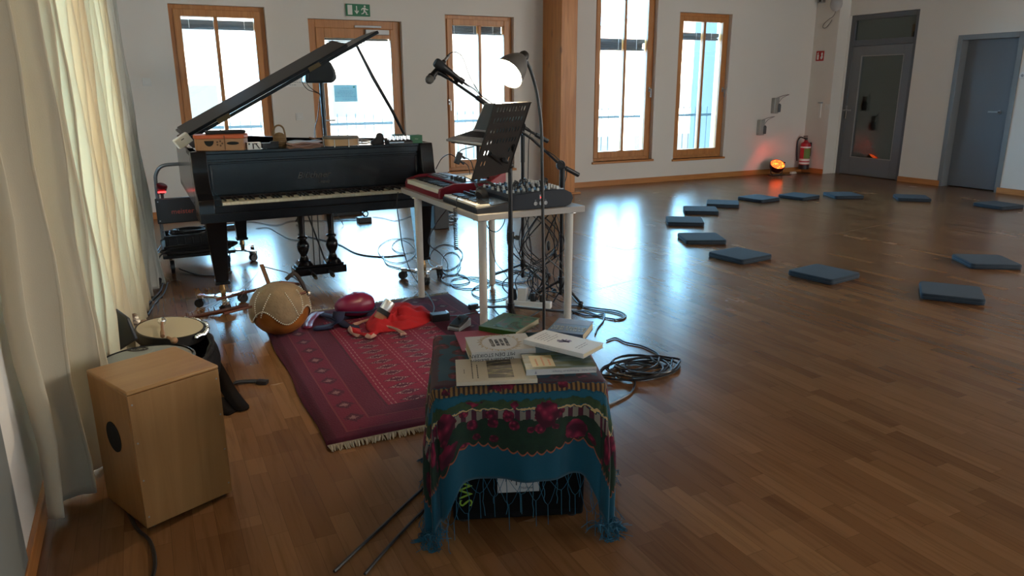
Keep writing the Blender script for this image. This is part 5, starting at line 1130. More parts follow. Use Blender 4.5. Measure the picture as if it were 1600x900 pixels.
q = MB(); q.tube([(.24*(1+.04*math.sin(3*t+1))*math.cos(t)*.66-.035, .26*math.sin(t)*1.08, .170+.02*math.sin(2*t+.5)) for t in [2*PI*k/40 for k in range(40)]], [.013+.004*math.sin(k*1.7) for k in range(40)], 10, closed=True); q.obj('padded_rim', mat('bag_padding', (.010, .010, .012), .6, bump=.5, bs=25, spec=.25), dbg)
fl_ = far
def B_(p): return Matrix.Translation((-.06, -3.72, 0)) @ p
q = MB()
pth = [B_(F(188, 500, .35)), B_(F(194, 520, .36)), B_(F(210, 538, .33))]
q.T = Matrix.Identity(4); q.add([B_(F(180, 482, .42)), B_(F(200, 497, .40)), B_(F(214, 530, .30)), B_(F(186, 548, .24))], [(0, 1, 2, 3)]); q.obj('open_flap', mat('flap_blue_black', (.018, .024, .032), .5), dbg, solid=.02, bevel=.006)
q = MB(); q.tube(spline([B_(F(327, 537, .12)), B_(F(334, 547, .10)), B_(F(326, 557, .09)), B_(F(316, 556, .10))]), .012, 8); q.obj('carry_handle', BAG, dbg)
# leather strap hanging out over the floor
st0 = [(F(328, 556, .05), .022), (F(341, 580, .03), .022), (F(355, 606, .012), .022), (F(368, 625, .008), .024), (F(381, 641, .006), .026)]
def strap(name, pts, wdt, m, parent=None, th=.005, cap=True):
    c = spline(pts, 6); q = MB(); v = []
    for i, p in enumerate(c):
        t = (c[min(i+1, len(c)-1)]-c[max(i-1, 0)]); s = Vector((t.y, -t.x, 0)).normalized()*wdt/2
        if cap and i >= len(c)-3: s *= [1, .85, .45][i-len(c)+3]
        v += [p-s, p+s]
    q.add(v, [(2*i, 2*i+1, 2*i+3, 2*i+2) for i in range(len(c)-1)]); return q.obj(name, m, parent, solid=th)
ls = strap('leather_strap', [a for a, _ in st0], .066, mat('strap_dark_brown', (.010, .007, .006), .9, spec=.05)); tag(ls, 'wide dark leather strap with rounded end on the floor beside box drum', 'strap')
lp_ = [F(350, 612, .02), F(356, 632, .008), F(368, 640, .004)]
o = strap('leather_strap', [F(344, 622, .004), F(352, 640, .004), F(366, 644, .004)], .07, MATS['strap_dark_brown']); tag(o, 'dark strap end peeking out beneath the wide leather strap', 'strap')
o = strap('buckle_strap', [F(364, 600, .004), F(370, 597, .012), F(395, 595, .008), F(412, 597.5, .004)], .03, mat('webbing_black', (.015, .015, .017), .7), cap=False); tag(o, 'short black webbing strap with clip lying alone on the floor', 'strap')
q = MB(); q.T = align(F(402, 596, .012), F(415, 597, .010)); q.bb((-.016, -.008, 0), (.016, .008, .05)); q.obj('clip', BLACK, None).parent = o
q = MB(); p = F(337, 553, .06); q.mtx(align(F(333, 548, .09), F(340, 556, .04))); q.bb((-.02, -.002, 0), (.02, .002, .06)); tag(q.obj('price_tag', mat('tag_paper', (.42, .38, .30), .7)), 'small pale paper tag hanging off the black drum bag', 'tag')
# cream headed frame drum inside the bag
p = F(266, 511, .235); cd = thing('hand_drum', 'round hand drum with cream skin lying in the black bag', 'drum', p, rot=(math.radians(4), math.radians(5), 0))
q = MB(); q.lathe([(0, 0), (.150, 0), (.153, -.004)], 48, cap=False); q.obj('skin', mat('cream_drum_skin', (.52, .46, .34), .6), cd)
q = MB(); q.lathe([(.1535, .001), (.160, -.002), (.160, -.05), (.152, -.06)], 48, cap=False); q.obj('hoop', mat('black_hoop', (.02, .018, .016), .4), cd)
q = MB()
for k in range(26):
    t = math.radians(-50+k*4.5); q.ball((.172*math.cos(t), .172*math.sin(t), -.012+.004*math.sin(k)), .011, 8)
o = q.obj('jingles', CHROME, cd); o['kind'] = 'stuff'
# shaker lying on it
p0, p1 = F(253, 498, .275), F(254, 524, .245)
sh = thing('shaker', 'chrome ball rattle with wooden handle on the cream drum skin', 'rattle', (0, 0, 0)); Ts = align(p1, p0); Ls_ = (p0-p1).length
q = MB(); q.T = Ts; q.lathe([(0, -.01), (.010, -.008), (.011, .03), (.007, .06), (.0075, Ls_*.75), (0, Ls_*.75)], 14, cap=False); q.obj('handle', mat('rattle_wood', (.30, .15, .07), .45), sh)
q = MB(); q.T = Ts; q.ball((0, 0, Ls_*.78+.012), .020, 18); q.obj('chrome_ball', CHROME, sh)
p = F(272, 532, .25); q = MB(); q.ball((p.x, p.y, p.z), .017, 14, sc_=(1, 1.3, .9)); q.tube([(p.x, p.y, p.z), tuple(F(262, 527, .25))], .007, 8); tag(q.obj('wooden_knob', MATS['rattle_wood']), 'small brown wooden knob at the front rim of the cream drum', 'knob')
# grey headed drum with oval logo, partly hidden
p = F(228, 562, .36); gd = thing('goblet_drum', 'drum with grey skin and oval logo, half hidden behind box drum', 'drum', p, rot=(0, 0, 0))
q = MB(); q.lathe([(0, 0), (.165, 0), (.170, -.004)], 56, cap=False); q.obj('skin', mat('grey_drum_skin', (.26, .28, .28), .45), gd)
q = MB(); q.lathe([(.1705, .004), (.180, .0), (.180, -.03), (.168, -.05), (.15, -.14), (.09, -.26), (.09, -.32), (.12, -.358), (.0, -.358)], 48, cap=False); q.obj('shell', mat('drum_shell_chrome', (.40, .41, .42), .25, .9), gd)
lg_ = Matrix.Translation(-p) @ F(215, 546, .36)
q = MB(); q.at((lg_.x, lg_.y, .0012), (0, 0, -.35)); q.T = q.T @ Matrix.Diagonal((1.9, 1, 1, 1)); q.tube([(.020*math.cos(a*PI/16), .020*math.sin(a*PI/16), 0) for a in range(32)], .0022, 5, closed=True); q.at((lg_.x, lg_.y, .0012), (0, 0, -.35)); q.text('MEINL', .020); q.obj('oval_logo', INK, gd, smooth=False)
# small percussion in the bag
r = random.Random(5)
for nm, lab, px, py, z, kind in (('jingle_stick', 'silver jingle stick standing up in the bag left of cream drum', 218, 505, .19, 0), ('wood_block', 'brown wooden egg beside silver jingle stick in the bag', 210, 521, .18, 1), ('yellow_shaker', 'yellowish heart-shaped shaker in bag left of the cream drum', 222, 520, .19, 2), ('wood_clapper', 'brown wooden clapper behind yellowish shaker in the bag', 226, 508, .18, 3)):
    p = F(px, py, z); t = thing(nm, lab, 'percussion', p)
    if kind == 0:
        q = MB(); q.tube([(0, 0, -.06), (-.02, 0, .05)], .008, 8); q.obj('stick', MATS['rattle_wood'], t); q = MB()
        for k in range(4): q.at((-.004-.005*k, -.01, -.02+.02*k), (.9, .5, 0)); q.lathe([(0, -.003), (.020, -.001), (.020, .001), (0, .003)], 18, cap=False)
        q.obj('jingles', CHROME, t)
    elif kind == 1: MB().ball((0, 0, 0), .024, 16, sc_=(1.9, 1, .9)).obj('egg', MATS['rattle_wood'], t)
    elif kind == 2: q = MB(); q.ball((-.008, 0, .004), .015, 12, sc_=(1, 1, 1.2)); q.ball((.010, 0, .004), .015, 12, sc_=(1, 1, 1.2)); q.ball((0, 0, -.012), .013, 12); q.obj('shell', mat('yellowish', (.42, .36, .14), .5), t)
    else: MB().box((0, 0, 0), (.03, .05, .05)).obj('block', TANW, t, bevel=.006)

# ------------------------------------------------------------------ clothes and small gear on the rug
def cloth_heap(name, label, cat, outline, z, m, seed, amp=.03, fold=9., trim=None, n=56):
    """crumpled cloth: folded sheet following an outline on the floor"""
    cx = sum(p.x for p in outline)/len(outline); cy = sum(p.y for p in outline)/len(outline); r = random.Random(seed); ph = [r.uniform(0, 6) for _ in range(8)]
    ring = spline(list(outline)+[outline[0]], 8)[:-1]; K = len(ring); nr = 16; q = MB(); v = []
    for j in range(nr+1):
        f_ = j/nr
        for i, p in enumerate(ring):
            a = 2*PI*i/K; e = 1-f_
            x = cx+(p.x-cx)*f_; y = cy+(p.y-cy)*f_
            h = z*(1-f_**3)*(.65+.35*math.sin(2*a+ph[0]))+amp*math.sin(fold*x*4+ph[1]+3*math.sin(y*18+ph[2]))*math.sin(fold*y*5+ph[3])*(1-f_**6)+amp*.5*abs(math.sin(5*a+f_*6+ph[4]))*(1-f_**6)
            v.append((x-cx, y-cy, max(.0155, .0155+h)))
    q.add(v, [(j*K+i, j*K+(i+1) % K, (j+1)*K+(i+1) % K, (j+1)*K+i) for j in range(nr) for i in range(K)])
    t = thing(name, label, cat, (cx, cy, 0)); q.obj('folded_cloth', m, t, ang=180, solid=.004)
    return t, (cx, cy), ring
REDC = mat('red_cotton', (.36, .004, .010), .9, var=.2, vs_=15); PINK = mat('pale_pink_lining', (.45, .26, .21), .85); NAVY = mat('navy_cotton', (.012, .016, .055), .85, var=.3, vs_=15); PURP = mat('crimson_satin', (.19, .008, .045), .38, var=.15, vs_=9)
ol = [F(*p) for p in ((605, 478), (640, 480), (672, 492), (676, 503), (655, 514), (628, 520), (600, 523), (580, 524), (572, 510), (588, 490))]
t, c_, ring = cloth_heap('red_shirt', 'crumpled bright red shirt with pale lining lying on the rug', 'clothing', ol, .055, REDC, 6, .022)
def band(pts, w, m, name, par, c, lift=.02):
    cc_ = spline([Vector((p.x-c[0], p.y-c[1], p.z)) for p in pts], 6); q = MB(); v = []
    for i, p in enumerate(cc_):
        d_ = (cc_[min(i+1, len(cc_)-1)]-cc_[max(i-1, 0)]); s = Vector((d_.y, -d_.x, 0)).normalized()*w*(.6+.4*math.sin(i*.7))/2; v += [p-s+Vector((0, 0, .003*math.sin(i))), p+Vector((0, 0, .012)), p+s]
    q.add(v, [(3*i+k, 3*i+k+1, 3*i+4+k, 3*i+3+k) for i in range(len(cc_)-1) for k in (0, 1)]); return q.obj(name, m, par, solid=.003)
plabel(band([F(*p, .03) for p in ((590, 510), (612, 513), (632, 522), (626, 524))], .03, PINK, 'lining', t, c_), 'pale pink lining'); plabel(band([F(*p, .02) for p in ((552, 508), (566, 504), (585, 498))], .035, PINK, 'lining', t, c_), 'pale pink lining')
band([F(*p, .022) for p in ((550, 514), (562, 522), (580, 523), (596, 518))], .07, REDC, 'sleeve', t, c_); plabel(band([F(*p, .026) for p in ((547, 512), (550, 522), (562, 526))], .03, PINK, 'cuff', t, c_), 'pale pink cuff'); plabel(band([F(*p, .03) for p in ((574, 524), (579, 529), (584, 524))], .035, PINK, 'cuff', t, c_), 'pale pink cuff')
# crimson padded cushion-like bag with navy strap
p = F(560, 497, .015); pb = thing('crimson_pouch', 'shiny crimson padded pouch lying behind the bright red shirt on rug', 'bag', (p.x, p.y+.06, 0), math.radians(8))
q = MB(); q.T = Matrix.Translation((0, 0, .085)); q.ball((0, 0, 0), .1, 32, sc_=(1.28, .80, .80)); 
for i, v_ in enumerate(q.v):
    k = 1 if v_.x > 0 else .9; v_.z = .085+(v_.z-.085)*(1 if abs(v_.x) < .09 else .9)*k; v_.x = max(-.125, min(.118, v_.x*1.06))
    q.v[i] = v_
q.obj('padded_body', PURP, pb, ang=60, sub=1)
q = MB(); q.tube([(.13*math.cos(t)*1.0, .078*math.sin(t), .055+.01*math.sin(2*t)) for t in [2*PI*k/36 for k in range(36)]], .006, 6, closed=True); q.obj('zip_seam', NAVY, pb)
nv = strap('navy_sleeve', [F(*p) for p in ((530, 487, .10), (527, 500, .06), (519, 508, .03), (505, 512, .022), (490, 513, .02))], .07, NAVY, None, th=.008); tag(nv, 'navy blue fabric strap trailing from crimson pouch on the rug', 'strap')
o = strap('crimson_strap', [F(*p) for p in ((500, 488, .022), (490, 494, .03), (482, 505, .022), (480, 513, .02))], .055, PURP, None, th=.008); tag(o, 'crimson fabric loop at the left end of the navy strap', 'strap')
o = strap('navy_strap', [F(*p) for p in ((500, 490, .022), (512, 493, .035), (524, 497, .03), (540, 508, .02), (560, 512, .02))], .05, NAVY, None, th=.008); tag(o, 'second navy fabric band running under crimson pouch', 'strap')
# chrome capped canister
a, b = F(597, 491, .085), F(605, 478, .13); cn = thing('metal_canister', 'chrome-capped cylinder with tan base leaning on red shirt', 'canister', (0, 0, 0)); Tc = align(a, b)
q = MB(); q.T = Tc; q.lathe([(0, -.035), (.034, -.035), (.036, -.03), (.036, .02), (0, .02)], 28, cap=False); q.obj('tan_base', mat('tan_leatherette', (.36, .16, .08), .5), cn)
q = MB(); q.T = Tc; q.lathe([(.0365, .0), (.040, .0), (.040, .03), (.0365, .03)], 28, cap=False); q.obj('collar', BLACK, cn); q = MB(); q.T = Tc; q.lathe([(0, .02), (.034, .02), (.034, .085), (.030, .092), (0, .092)], 28, cap=False); q.obj('chrome_cap', mat('satin_chrome', (.85, .86, .88), .3, .75), cn)
def gad(name, label, cat, px, py, dims, rz, m=BLACK, z=.016, bev=.004):
    p = F(px, py, z); t = thing(name, label, cat, (p.x, p.y+dims[1]*.4, z), rz); MB().box((0, 0, dims[2]/2), dims).obj('body', m, t, bevel=bev); return t
t = gad('effects_unit', 'black box with silver end beside the red shirt on the rug', 'device', 690, 502, (.11, .065, .045), -.1); MB().box((.045, -.0, .047), (.012, .05, .006)).obj('silver_edge', CHROME, t)
p = F(721, 514, .016); t = thing('foot_pedal', 'grey wedge-shaped foot pedal with black tread beside the books', 'pedal', (p.x, p.y+.03, .016), .65)
MB().prism([(-.07, 0), (-.07, .02), (.07, .045), (.07, 0)], -.04, .04, ax='Y').obj('housing', mat('pedal_grey', (.30, .31, .31), .4, .4), t, bevel=.003); MB().prism([(-.062, .023), (-.062, .034), (.055, .062), (.055, .044)], -.033, .033, ax='Y').obj('tread', BLACK, t, bevel=.003)
q = MB(); q.ball((0, 0, .06), .012, 10); q.obj('knob', BLACK, t)
t = gad('cable_plug', 'black cable connector on rug edge beside the front table leg', 'plug', 741, 484, (.06, .035, .035), .1)

# ------------------------------------------------------------------ hand truck with cable crates, behind the piano
ht = thing('platform_truck', 'black platform hand truck with tubular push handle behind the piano', 'cart', (.30, 6.38, 0))
GT = mat('grey_tube', (.11, .125, .135), .35, .4)
MB().bb((-.26, -.36, .13), (.26, .36, .155)).obj('platform', BLACK, ht, bevel=.006)
y = .36; q = MB(); q.tube(spline([(-.235, y, .15), (-.235, y, .35), (-.235, y, .60), (-.225, y, .70), (-.17, y, .765), (-.05, y, .775), (.05, y, .775), (.17, y, .765), (.225, y, .70), (.235, y, .60), (.235, y, .15)], 6), .015, 10); q.obj('push_handle', GT, ht)
for x, yy in ((-.20, -.28), (.20, -.28), (-.20, .28), (.20, .28)):
    q = MB(); q.cyl((x-.014, yy, .05), (x+.014, yy, .05), .05, n=22); w_ = q.obj('wheel', RUBBER, ht); q = MB(); q.bb((x-.022, yy-.02, .05), (x-.017, yy+.02, .13)); q.bb((x+.017, yy-.02, .05), (x+.022, yy+.02, .13)); q.obj('fork', STEEL, w_)
pb_ = thing('advertising_panel', 'black sign panel with red lettering fixed across the hand truck handle', 'sign', (.30, 6.70, .37))
MB().box((.0, -.0, .03), (.52, .035, .21)).obj('panel', BLACK, pb_, bevel=.008)
q = MB(); q.text('meister', .058, mtx=Matrix.Translation((-.06, -.0185, .02)) @ Matrix.Rotation(PI/2, 4, 'X')); q.obj('red_lettering', mat('lettering_red', (.35, .05, .03), .5), pb_, smooth=False)
q = MB(); q.prism([(.06, .0), (.10, .0), (.10, .012), (.072, .012), (.072, .065), (.06, .065)], -.0195, -.018, ax='Y'); q.prism([(.075, .02), (.10, .0), (.098, .03)], -.0195, -.018, ax='Y'); q.obj('white_glyph', WHITE, pb_, smooth=False)
q = MB()
for x, z in ((-.24, .11), (-.24, -.05), (.24, .11), (.24, -.05)): q.cyl((x, -.017, z), (x, -.022, z), .006, n=8)
q.obj('rivets', STEEL, pb_)
for i, (dx, lab) in enumerate(((-.20, 'small red lit spotlight left on top of the black sign panel'), (.03, 'small red lit spotlight right on black sign panel, against the piano'))):
    t = thing('red_spotlight', lab, 'lamp', (.30+dx, 6.70, .505)); RD = mat('dark_red_glass', (.10, .004, .008), .2)
    q = MB(); q.tube([(0, 0, 0), (0, 0, .05)], .012, 8); q.cyl((-.02, 0, .045), (.02, 0, .045), .012, n=10); q.obj('stem', BLACK, t); q = MB(); q.at((0, 0, .08), (.5, .3, 0)); q.lathe([(0, -.04), (.03, -.03), (.042, 0), (.042, .03), (0, .035)], 18, cap=False); q.obj('housing', RD, t)
    q = MB(); q.bb((-.03, -.045, .05), (.03, -.036, .062)); plabel(q.obj('glow_strip', mat('red_glow', (1, .03, .03), .4, emit=3.5), t), 'glowing red strip')
for i, (x, yy, z, s, lab) in enumerate(((.29, 6.14, .157, (.44, .26, .15), 'black open crate full of black cables on the platform truck'),)):
    t = thing('crate', lab, 'crate', (x, yy, z)); a, b, h = s; q = MB(); q.bb((-a/2, -b/2, 0), (a/2, b/2, .008)); q.bb((-a/2, -b/2, 0), (-a/2+.008, b/2, h)); q.bb((a/2-.008, -b/2, 0), (a/2, b/2, h)); q.bb((-a/2, -b/2, 0), (a/2, -b/2+.008, h)); q.bb((-a/2, b/2-.008, 0), (a/2, b/2, h))
    for k in range(8): q.bb((-a/2+.02+k*.055, -b/2-.004, .02), (-a/2+.03+k*.055, -b/2, h-.02))
    q.bb((-a/2-.006, -b/2-.008, h-.012), (a/2+.006, -b/2+.01, h+.002)); q.bb((-a/2-.006, b/2-.01, h-.012), (a/2+.006, b/2+.008, h+.002)); q.obj('box', BLACK, t, bevel=.002)
r = random.Random(21)
def coil(name, label, cx, cy, z, rx, ry, turns, rad, m, seed, wob=.2, zamp=.02, cat='cable', tail=None, group=None, rz=0., seg=14):
    r = random.Random(seed); pts = []
    for k in range(int(turns*seg)):
        a = 2*PI*k/seg; w1 = 1+wob*math.sin(a*.37+seed)+wob*.4*r.uniform(-1, 1); w2 = 1+wob*math.cos(a*.29+seed*2)
        x, yy = rx*w1*math.cos(a)+rx*.25*math.sin(a*.21+seed), ry*w2*math.sin(a); pts.append((cx+x*math.cos(rz)-yy*math.sin(rz), cy+x*math.sin(rz)+yy*math.cos(rz), z+zamp*(.5+.5*math.sin(a*.61+seed))+rad))
    if tail: pts += tail
    return cable(name, pts, rad, m, label, cat, n=3, group=group)
coil('cable_coil', 'upper heap of coiled black cable filling the crate on the truck', .29, 6.14, .235, .15, .085, 16, .007, RUBBER, 3, zamp=.085)
coil('cable_coil', 'lower bundle of thick black cable hanging over the front of platform truck', .30, 6.00, .165, .21, .03, 9, .009, RUBBER, 5, zamp=.06, wob=.1)
cable('power_cable', [(.12, 6.0, .2), (.03, 5.92, .19), (-.01, 5.80, .13), (-.03, 5.70, .05)], .006, RUBBER, 'black cable hanging off truck front left corner beside the pale curtain')
p = F(248, 437, .05); q = MB(); q.T = align(F(244, 446, .03), F(254, 430, .08)); q.lathe([(0, 0), (.022, 0), (.024, .03), (.012, .07), (0, .07)], 14, cap=False); tag(q.obj('cable_socket', BLACK), 'black cable socket hanging beside the curtain hem', 'plug')
BLU = mat('pale_blue_cable', (.10, .22, .36), .5)
cable('blue_cable', [F(*p) for p in ((238, 445, .01), (231, 430, .01), (240, 420, .02), (228, 408, .02), (245, 396, .03), (262, 385, .04))], .004, BLU, 'thin pale blue cable tangled between curtain hem and truck')
cable('blue_cable', [F(*p) for p in ((225, 452, .006), (236, 438, .006), (228, 420, .01), (240, 402, .01), (250, 385, .01), (262, 368, .005))], .004, BLU, 'second pale blue cable running up along the curtain hem')
# ------------------------------------------------------------------ covered amplifier with books, nearest the camera
AR = math.radians(-21.5); AX, AY, AZ = .715, 1.955, .50; AW, AD = .50, .47
AM = Matrix.Translation((AX, AY, 0)) @ Matrix.Rotation(AR, 4, 'Z')
am = thing('amplifier', 'black amplifier with lime green lettering and white label under the teal shawl', 'amplifier', (AX, AY, 0), AR)
q = MB(); q.bb((.035, .035, .012), (AW-.035, AD-.02, AZ-.012)); q.obj('cabinet', mat('amp_black_tolex', (.005, .005, .006), .8, bump=.3, bs=300, spec=.1), am, bevel=.012, seg=3)
MB().bb((.055, .028, .04), (AW-.055, .036, AZ-.05)).obj('grille_cloth', mat('amp_grille', (.004, .004, .004), .9, bump=.4, bs=700, spec=.1), am, bevel=.003)
q = MB(); q.text('SWR', .062, mtx=Matrix.Translation((.080, .0265, .135)) @ Matrix.Rotation(PI/2, 4, 'X') @ Matrix.Rotation(PI/2, 4, 'Z')); q.obj('lime_lettering', mat('lime_green_print', (.22, .36, .02), .5), am, smooth=False)
MB().bb((.180, .0255, .115), (.315, .0275, .215)).obj('white_label', mat('label_grey_white', (.34, .34, .34), .6), am, smooth=False)
q = MB()
for x, a, b in ((.188, .25, .275), (.205, .25, .278), (.221, .235, .29), (.238, .245, .30), (.254, .245, .30)): q.bb((x+.018, .0245, a-.095), (x+.022, .0256, b-.095))
q.text('Nullmix', .012, mtx=Matrix.Translation((.275, .0250, .130)) @ Matrix.Rotation(PI/2, 4, 'X')); q.obj('label_print', INK, am, smooth=False)
for x in (.07, AW-.07):
    for y in (.07, AD-.07): MB().cyl((x, y, 0), (x, y, .013), .018, n=14).obj('foot', RUBBER, am)
# shawl
def shawl_mat():
    m, nt, b = newmat('teal_rose_shawl'); L = nt.links
    u1 = N(nt, 'ShaderNodeUVMap', uv_map='dist'); u2 = N(nt, 'ShaderNodeUVMap', uv_map='flat')
    sx = N(nt, 'ShaderNodeSeparateXYZ'); L.new(u1.outputs[0], sx.inputs[0]); d0 = sx.outputs[0]; al = sx.outputs[1]
    n1 = N(nt, 'ShaderNodeTexNoise'); n1.inputs['Scale'].default_value = 45; n1.inputs['Detail'].default_value = 4; L.new(u2.outputs[0], n1.inputs['Vector'])
    n2 = N(nt, 'ShaderNodeTexNoise'); n2.inputs['Scale'].default_value = 420; n2.inputs['Detail'].default_value = 2; L.new(u2.outputs[0], n2.inputs['Vector'])
    scal = M_(nt, 'MULTIPLY', M_(nt, 'ABSOLUTE', M_(nt, 'SINE', M_(nt, 'MULTIPLY', al, 105))), .012)
    d = M_(nt, 'ADD', d0, M_(nt, 'MULTIPLY', M_(nt, 'SUBTRACT', n1.outputs[0], .5), .030))
    teal = mixc(nt, n2.outputs[0], (.001, .038, .065), (.002, .062, .10)); c = teal
    def band(lo, hi, col, f=1.0, src=None):
        nonlocal c
        s = src or d; k = M_(nt, 'MULTIPLY', M_(nt, 'GREATER_THAN', s, lo), M_(nt, 'LESS_THAN', s, hi)); 
        c = mixc(nt, M_(nt, 'MULTIPLY', k, f) if f != 1.0 else k, c, col); return k
    dsc = M_(nt, 'ADD', d0, scal)
    wavy = M_(nt, 'ADD', M_(nt, 'SUBTRACT', d0, M_(nt, 'MULTIPLY', M_(nt, 'SINE', M_(nt, 'MULTIPLY', al, 17)), .014)), scal)
    green = mixc(nt, n1.outputs[0], (.003, .006, .006), (.006, .030, .012))
    band(.118, .232, green, 1.0, wavy)
    band(.113, .1185, (.26, .06, .02), .9, wavy)
    # white / black / red braided strip, gold lines, green and gold bands
    ck = M_(nt, 'GREATER_THAN', M_(nt, 'SINE', M_(nt, 'MULTIPLY', al, 190)), .1)
    band(.205, .235, mixc(nt, ck, (.16, .14, .11), mixc(nt, n1.outputs[0], (.004, .005, .015), (.10, .005, .02))), .9)
    band(.237, .243, (.45, .30, .12), .85); band(.245, .268, mixc(nt, n1.outputs[0], (.004, .018, .008), (.05, .07, .012)), .9); band(.270, .288, (.006, .07, .11), .9)
    gold = mixc(nt, M_(nt, 'GREATER_THAN', M_(nt, 'SINE', M_(nt, 'MULTIPLY', al, 420)), 0.), (.20, .10, .02), (.03, .012, .006)); band(.292, .318, gold, .9)
    band(.320, .36, (.05, .004, .012), .9)
    # roses: two scales of voronoi blooms
    for sc_v, lo, hi, rad, offs in ((20., .125, .235, .36, 3.3), (9.5, .128, .262, .37, 0.), (13., .30, .43, .42, 7.1), (5.5, .45, .9, .25, 2.2)):
        mp = N(nt, 'ShaderNodeMapping'); mp.inputs['Location'].default_value = (offs, offs*.7, 0); L.new(u2.outputs[0], mp.inputs[0])
        vo = N(nt, 'ShaderNodeTexVoronoi'); vo.inputs['Scale'].default_value = sc_v; vo.inputs['Randomness'].default_value = .65; L.new(mp.outputs[0], vo.inputs['Vector'])
        v2 = N(nt, 'ShaderNodeTexVoronoi', feature='SMOOTH_F1'); v2.inputs['Scale'].default_value = sc_v*4.5; L.new(mp.outputs[0], v2.inputs['Vector'])
        rr_ = ramp(nt, [(.0, (.28, .03, .06)), (.25, (.15, .004, .025)), (.55, (.035, .001, .009))]); L.new(v2.outputs['Distance'], rr_.inputs[0])
        dn = M_(nt, 'ADD', vo.outputs['Distance'], M_(nt, 'MULTIPLY', M_(nt, 'SUBTRACT', n1.outputs[0], .5), .25))
        k = M_(nt, 'MULTIPLY', M_(nt, 'LESS_THAN', dn, rad), M_(nt, 'MULTIPLY', M_(nt, 'GREATER_THAN', d, lo), M_(nt, 'LESS_THAN', d, hi))); c = mixc(nt, k, c, rr_.outputs[0])
    sv = N(nt, 'ShaderNodeTexVoronoi'); sv.inputs['Scale'].default_value = 7.5; sv.inputs['Randomness'].default_value = .9; L.new(u2.outputs[0], sv.inputs['Vector'])
    L.new(c, b.inputs['Base Color']); b.inputs['Roughness'].default_value = .8; b.inputs['Sheen Weight'].default_value = .12; b.inputs['Specular IOR Level'].default_value = .25
    bp_ = N(nt, 'ShaderNodeBump'); bp_.inputs['Strength'].default_value = .25; bp_.inputs['Distance'].default_value = .002; L.new(n2.outputs[0], bp_.inputs['Height']); L.new(bp_.outputs[0], b.inputs['Normal'])
    return m
# cloth: flat on the top, hanging over the sides, gathered into folds at the corners
OF, OS, OB = .325, .46, .40        # overhang front, sides, back
TOPZ = AZ+.004
q = MB(); nu, nv = 110, 100; U = [-OS+(AW+2*OS)*i/nu for i in range(nu+1)]; V = [-OF+(AD+OF+OB)*j/nv for j in range(nv+1)]
vv, fu, du = [], [], []
def sstep(t): t = max(0, min(1, t)); return t*t*(3-2*t)
def drape(u, v):
    a = -u if u < 0 else (u-AW if u > AW else 0); sx_ = -1 if u < 0 else 1
    bb_ = -v if v < 0 else (v-AD if v > AD else 0); sy_ = -1 if v < 0 else 1
    cu, cv = min(max(u, 0), AW), min(max(v, 0), AD)
    if a == 0 and bb_ == 0:
        z = TOPZ+.0025*math.sin(u*31+v*9)*math.sin(v*23); 
        return cu, cv, z
    r0 = .022
    def fall(r):      # rounded edge then vertical
        if r < r0*PI/2: t = r/r0; return r0*math.sin(t), r0*(1-math.cos(t))
        return r0, r0+(r-r0*PI/2)
    if a and not bb_:
        o_, z_ = fall(a); k = sstep(a/.25); o_ += k*(.012*math.sin(v*22+1)+.012+.02*(v/AD)*(sx_ > 0)+.008*math.sin(v*47)); return cu+sx_*o_, cv, TOPZ-z_
    if bb_ and not a:
        o_, z_ = fall(bb_); k = sstep(bb_/.2); e = abs(u/AW-.5)*2; o_ += k*(.010+.010*math.sin(u*19+2)+.006*math.sin(u*41)); return cu, cv+sy_*o_, TOPZ-z_
    r = math.hypot(a, bb_); th = math.atan2(bb_, a); o_, z_ = fall(r); k = sstep(r/.3)
    out = o_+k*(.028*math.sin(2*th)**1.5+.020*math.sin(6*th)*math.sin(2*th)+.01)
    z = max(.006, TOPZ-(r0+math.sqrt(max(0, (r-.035 if r > .035 else 0)**2-(out-r0)**2*.6))) if r > .035 else TOPZ-z_)
    x = cu+sx_*out*math.cos(th*.9+.05); y = cv+sy_*out*math.sin(th)
    return x, y, z
def hang(u):      # front hem arches up in the middle: cloth is pulled up there
    e = abs(u/AW-.52)*2; return 1+.42*sstep((e-.74)/.35) if 0 <= u <= AW else 1.40
for j, v in enumerate(V):
    for i, u in enumerate(U):
        vq = v
        if v < 0: vq = v*(hang(u)) if 0 <= u <= AW else v*1.40
        x, y, z = drape(u, vq)
        if v < 0 and 0 <= u <= AW: y -= .014*abs(v/OF)*math.sin(u*26+.6)+.006*math.sin(u*55)*abs(v/OF)
        if z <= .0065: x += .05*math.copysign(1, x-AW/2)*(.3+.3*math.sin(i*.6)); z = .006+.012*abs(math.sin(i*.9+j*.7))
        vv.append((x, y, z)); fu.append((u, v)); 
        dh = min(v+OF, AD+OB-v, u+OS+0.0, AW+OS-u); 
        df = (v+OF); ds = min(u+OS, AW+OS-u)*.78
        dd = min(df, ds, AD+OB-v); al_ = u if df <= min(ds, AD+OB-v) else v
        du.append((dd, al_))
q.add(vv, [(j*(nu+1)+i, j*(nu+1)+i+1, (j+1)*(nu+1)+i+1, (j+1)*(nu+1)+i) for j in range(nv) for i in range(nu)])
q.uv = {'dist': du, 'flat': fu}
shw = q.obj('shawl', shawl_mat(), None, ang=180, solid=.0022); shw.location = (AX, AY, 0); shw.rotation_euler = (0, 0, AR)
tag(shw, 'teal fringed shawl with crimson roses draped over the black amplifier', 'shawl')
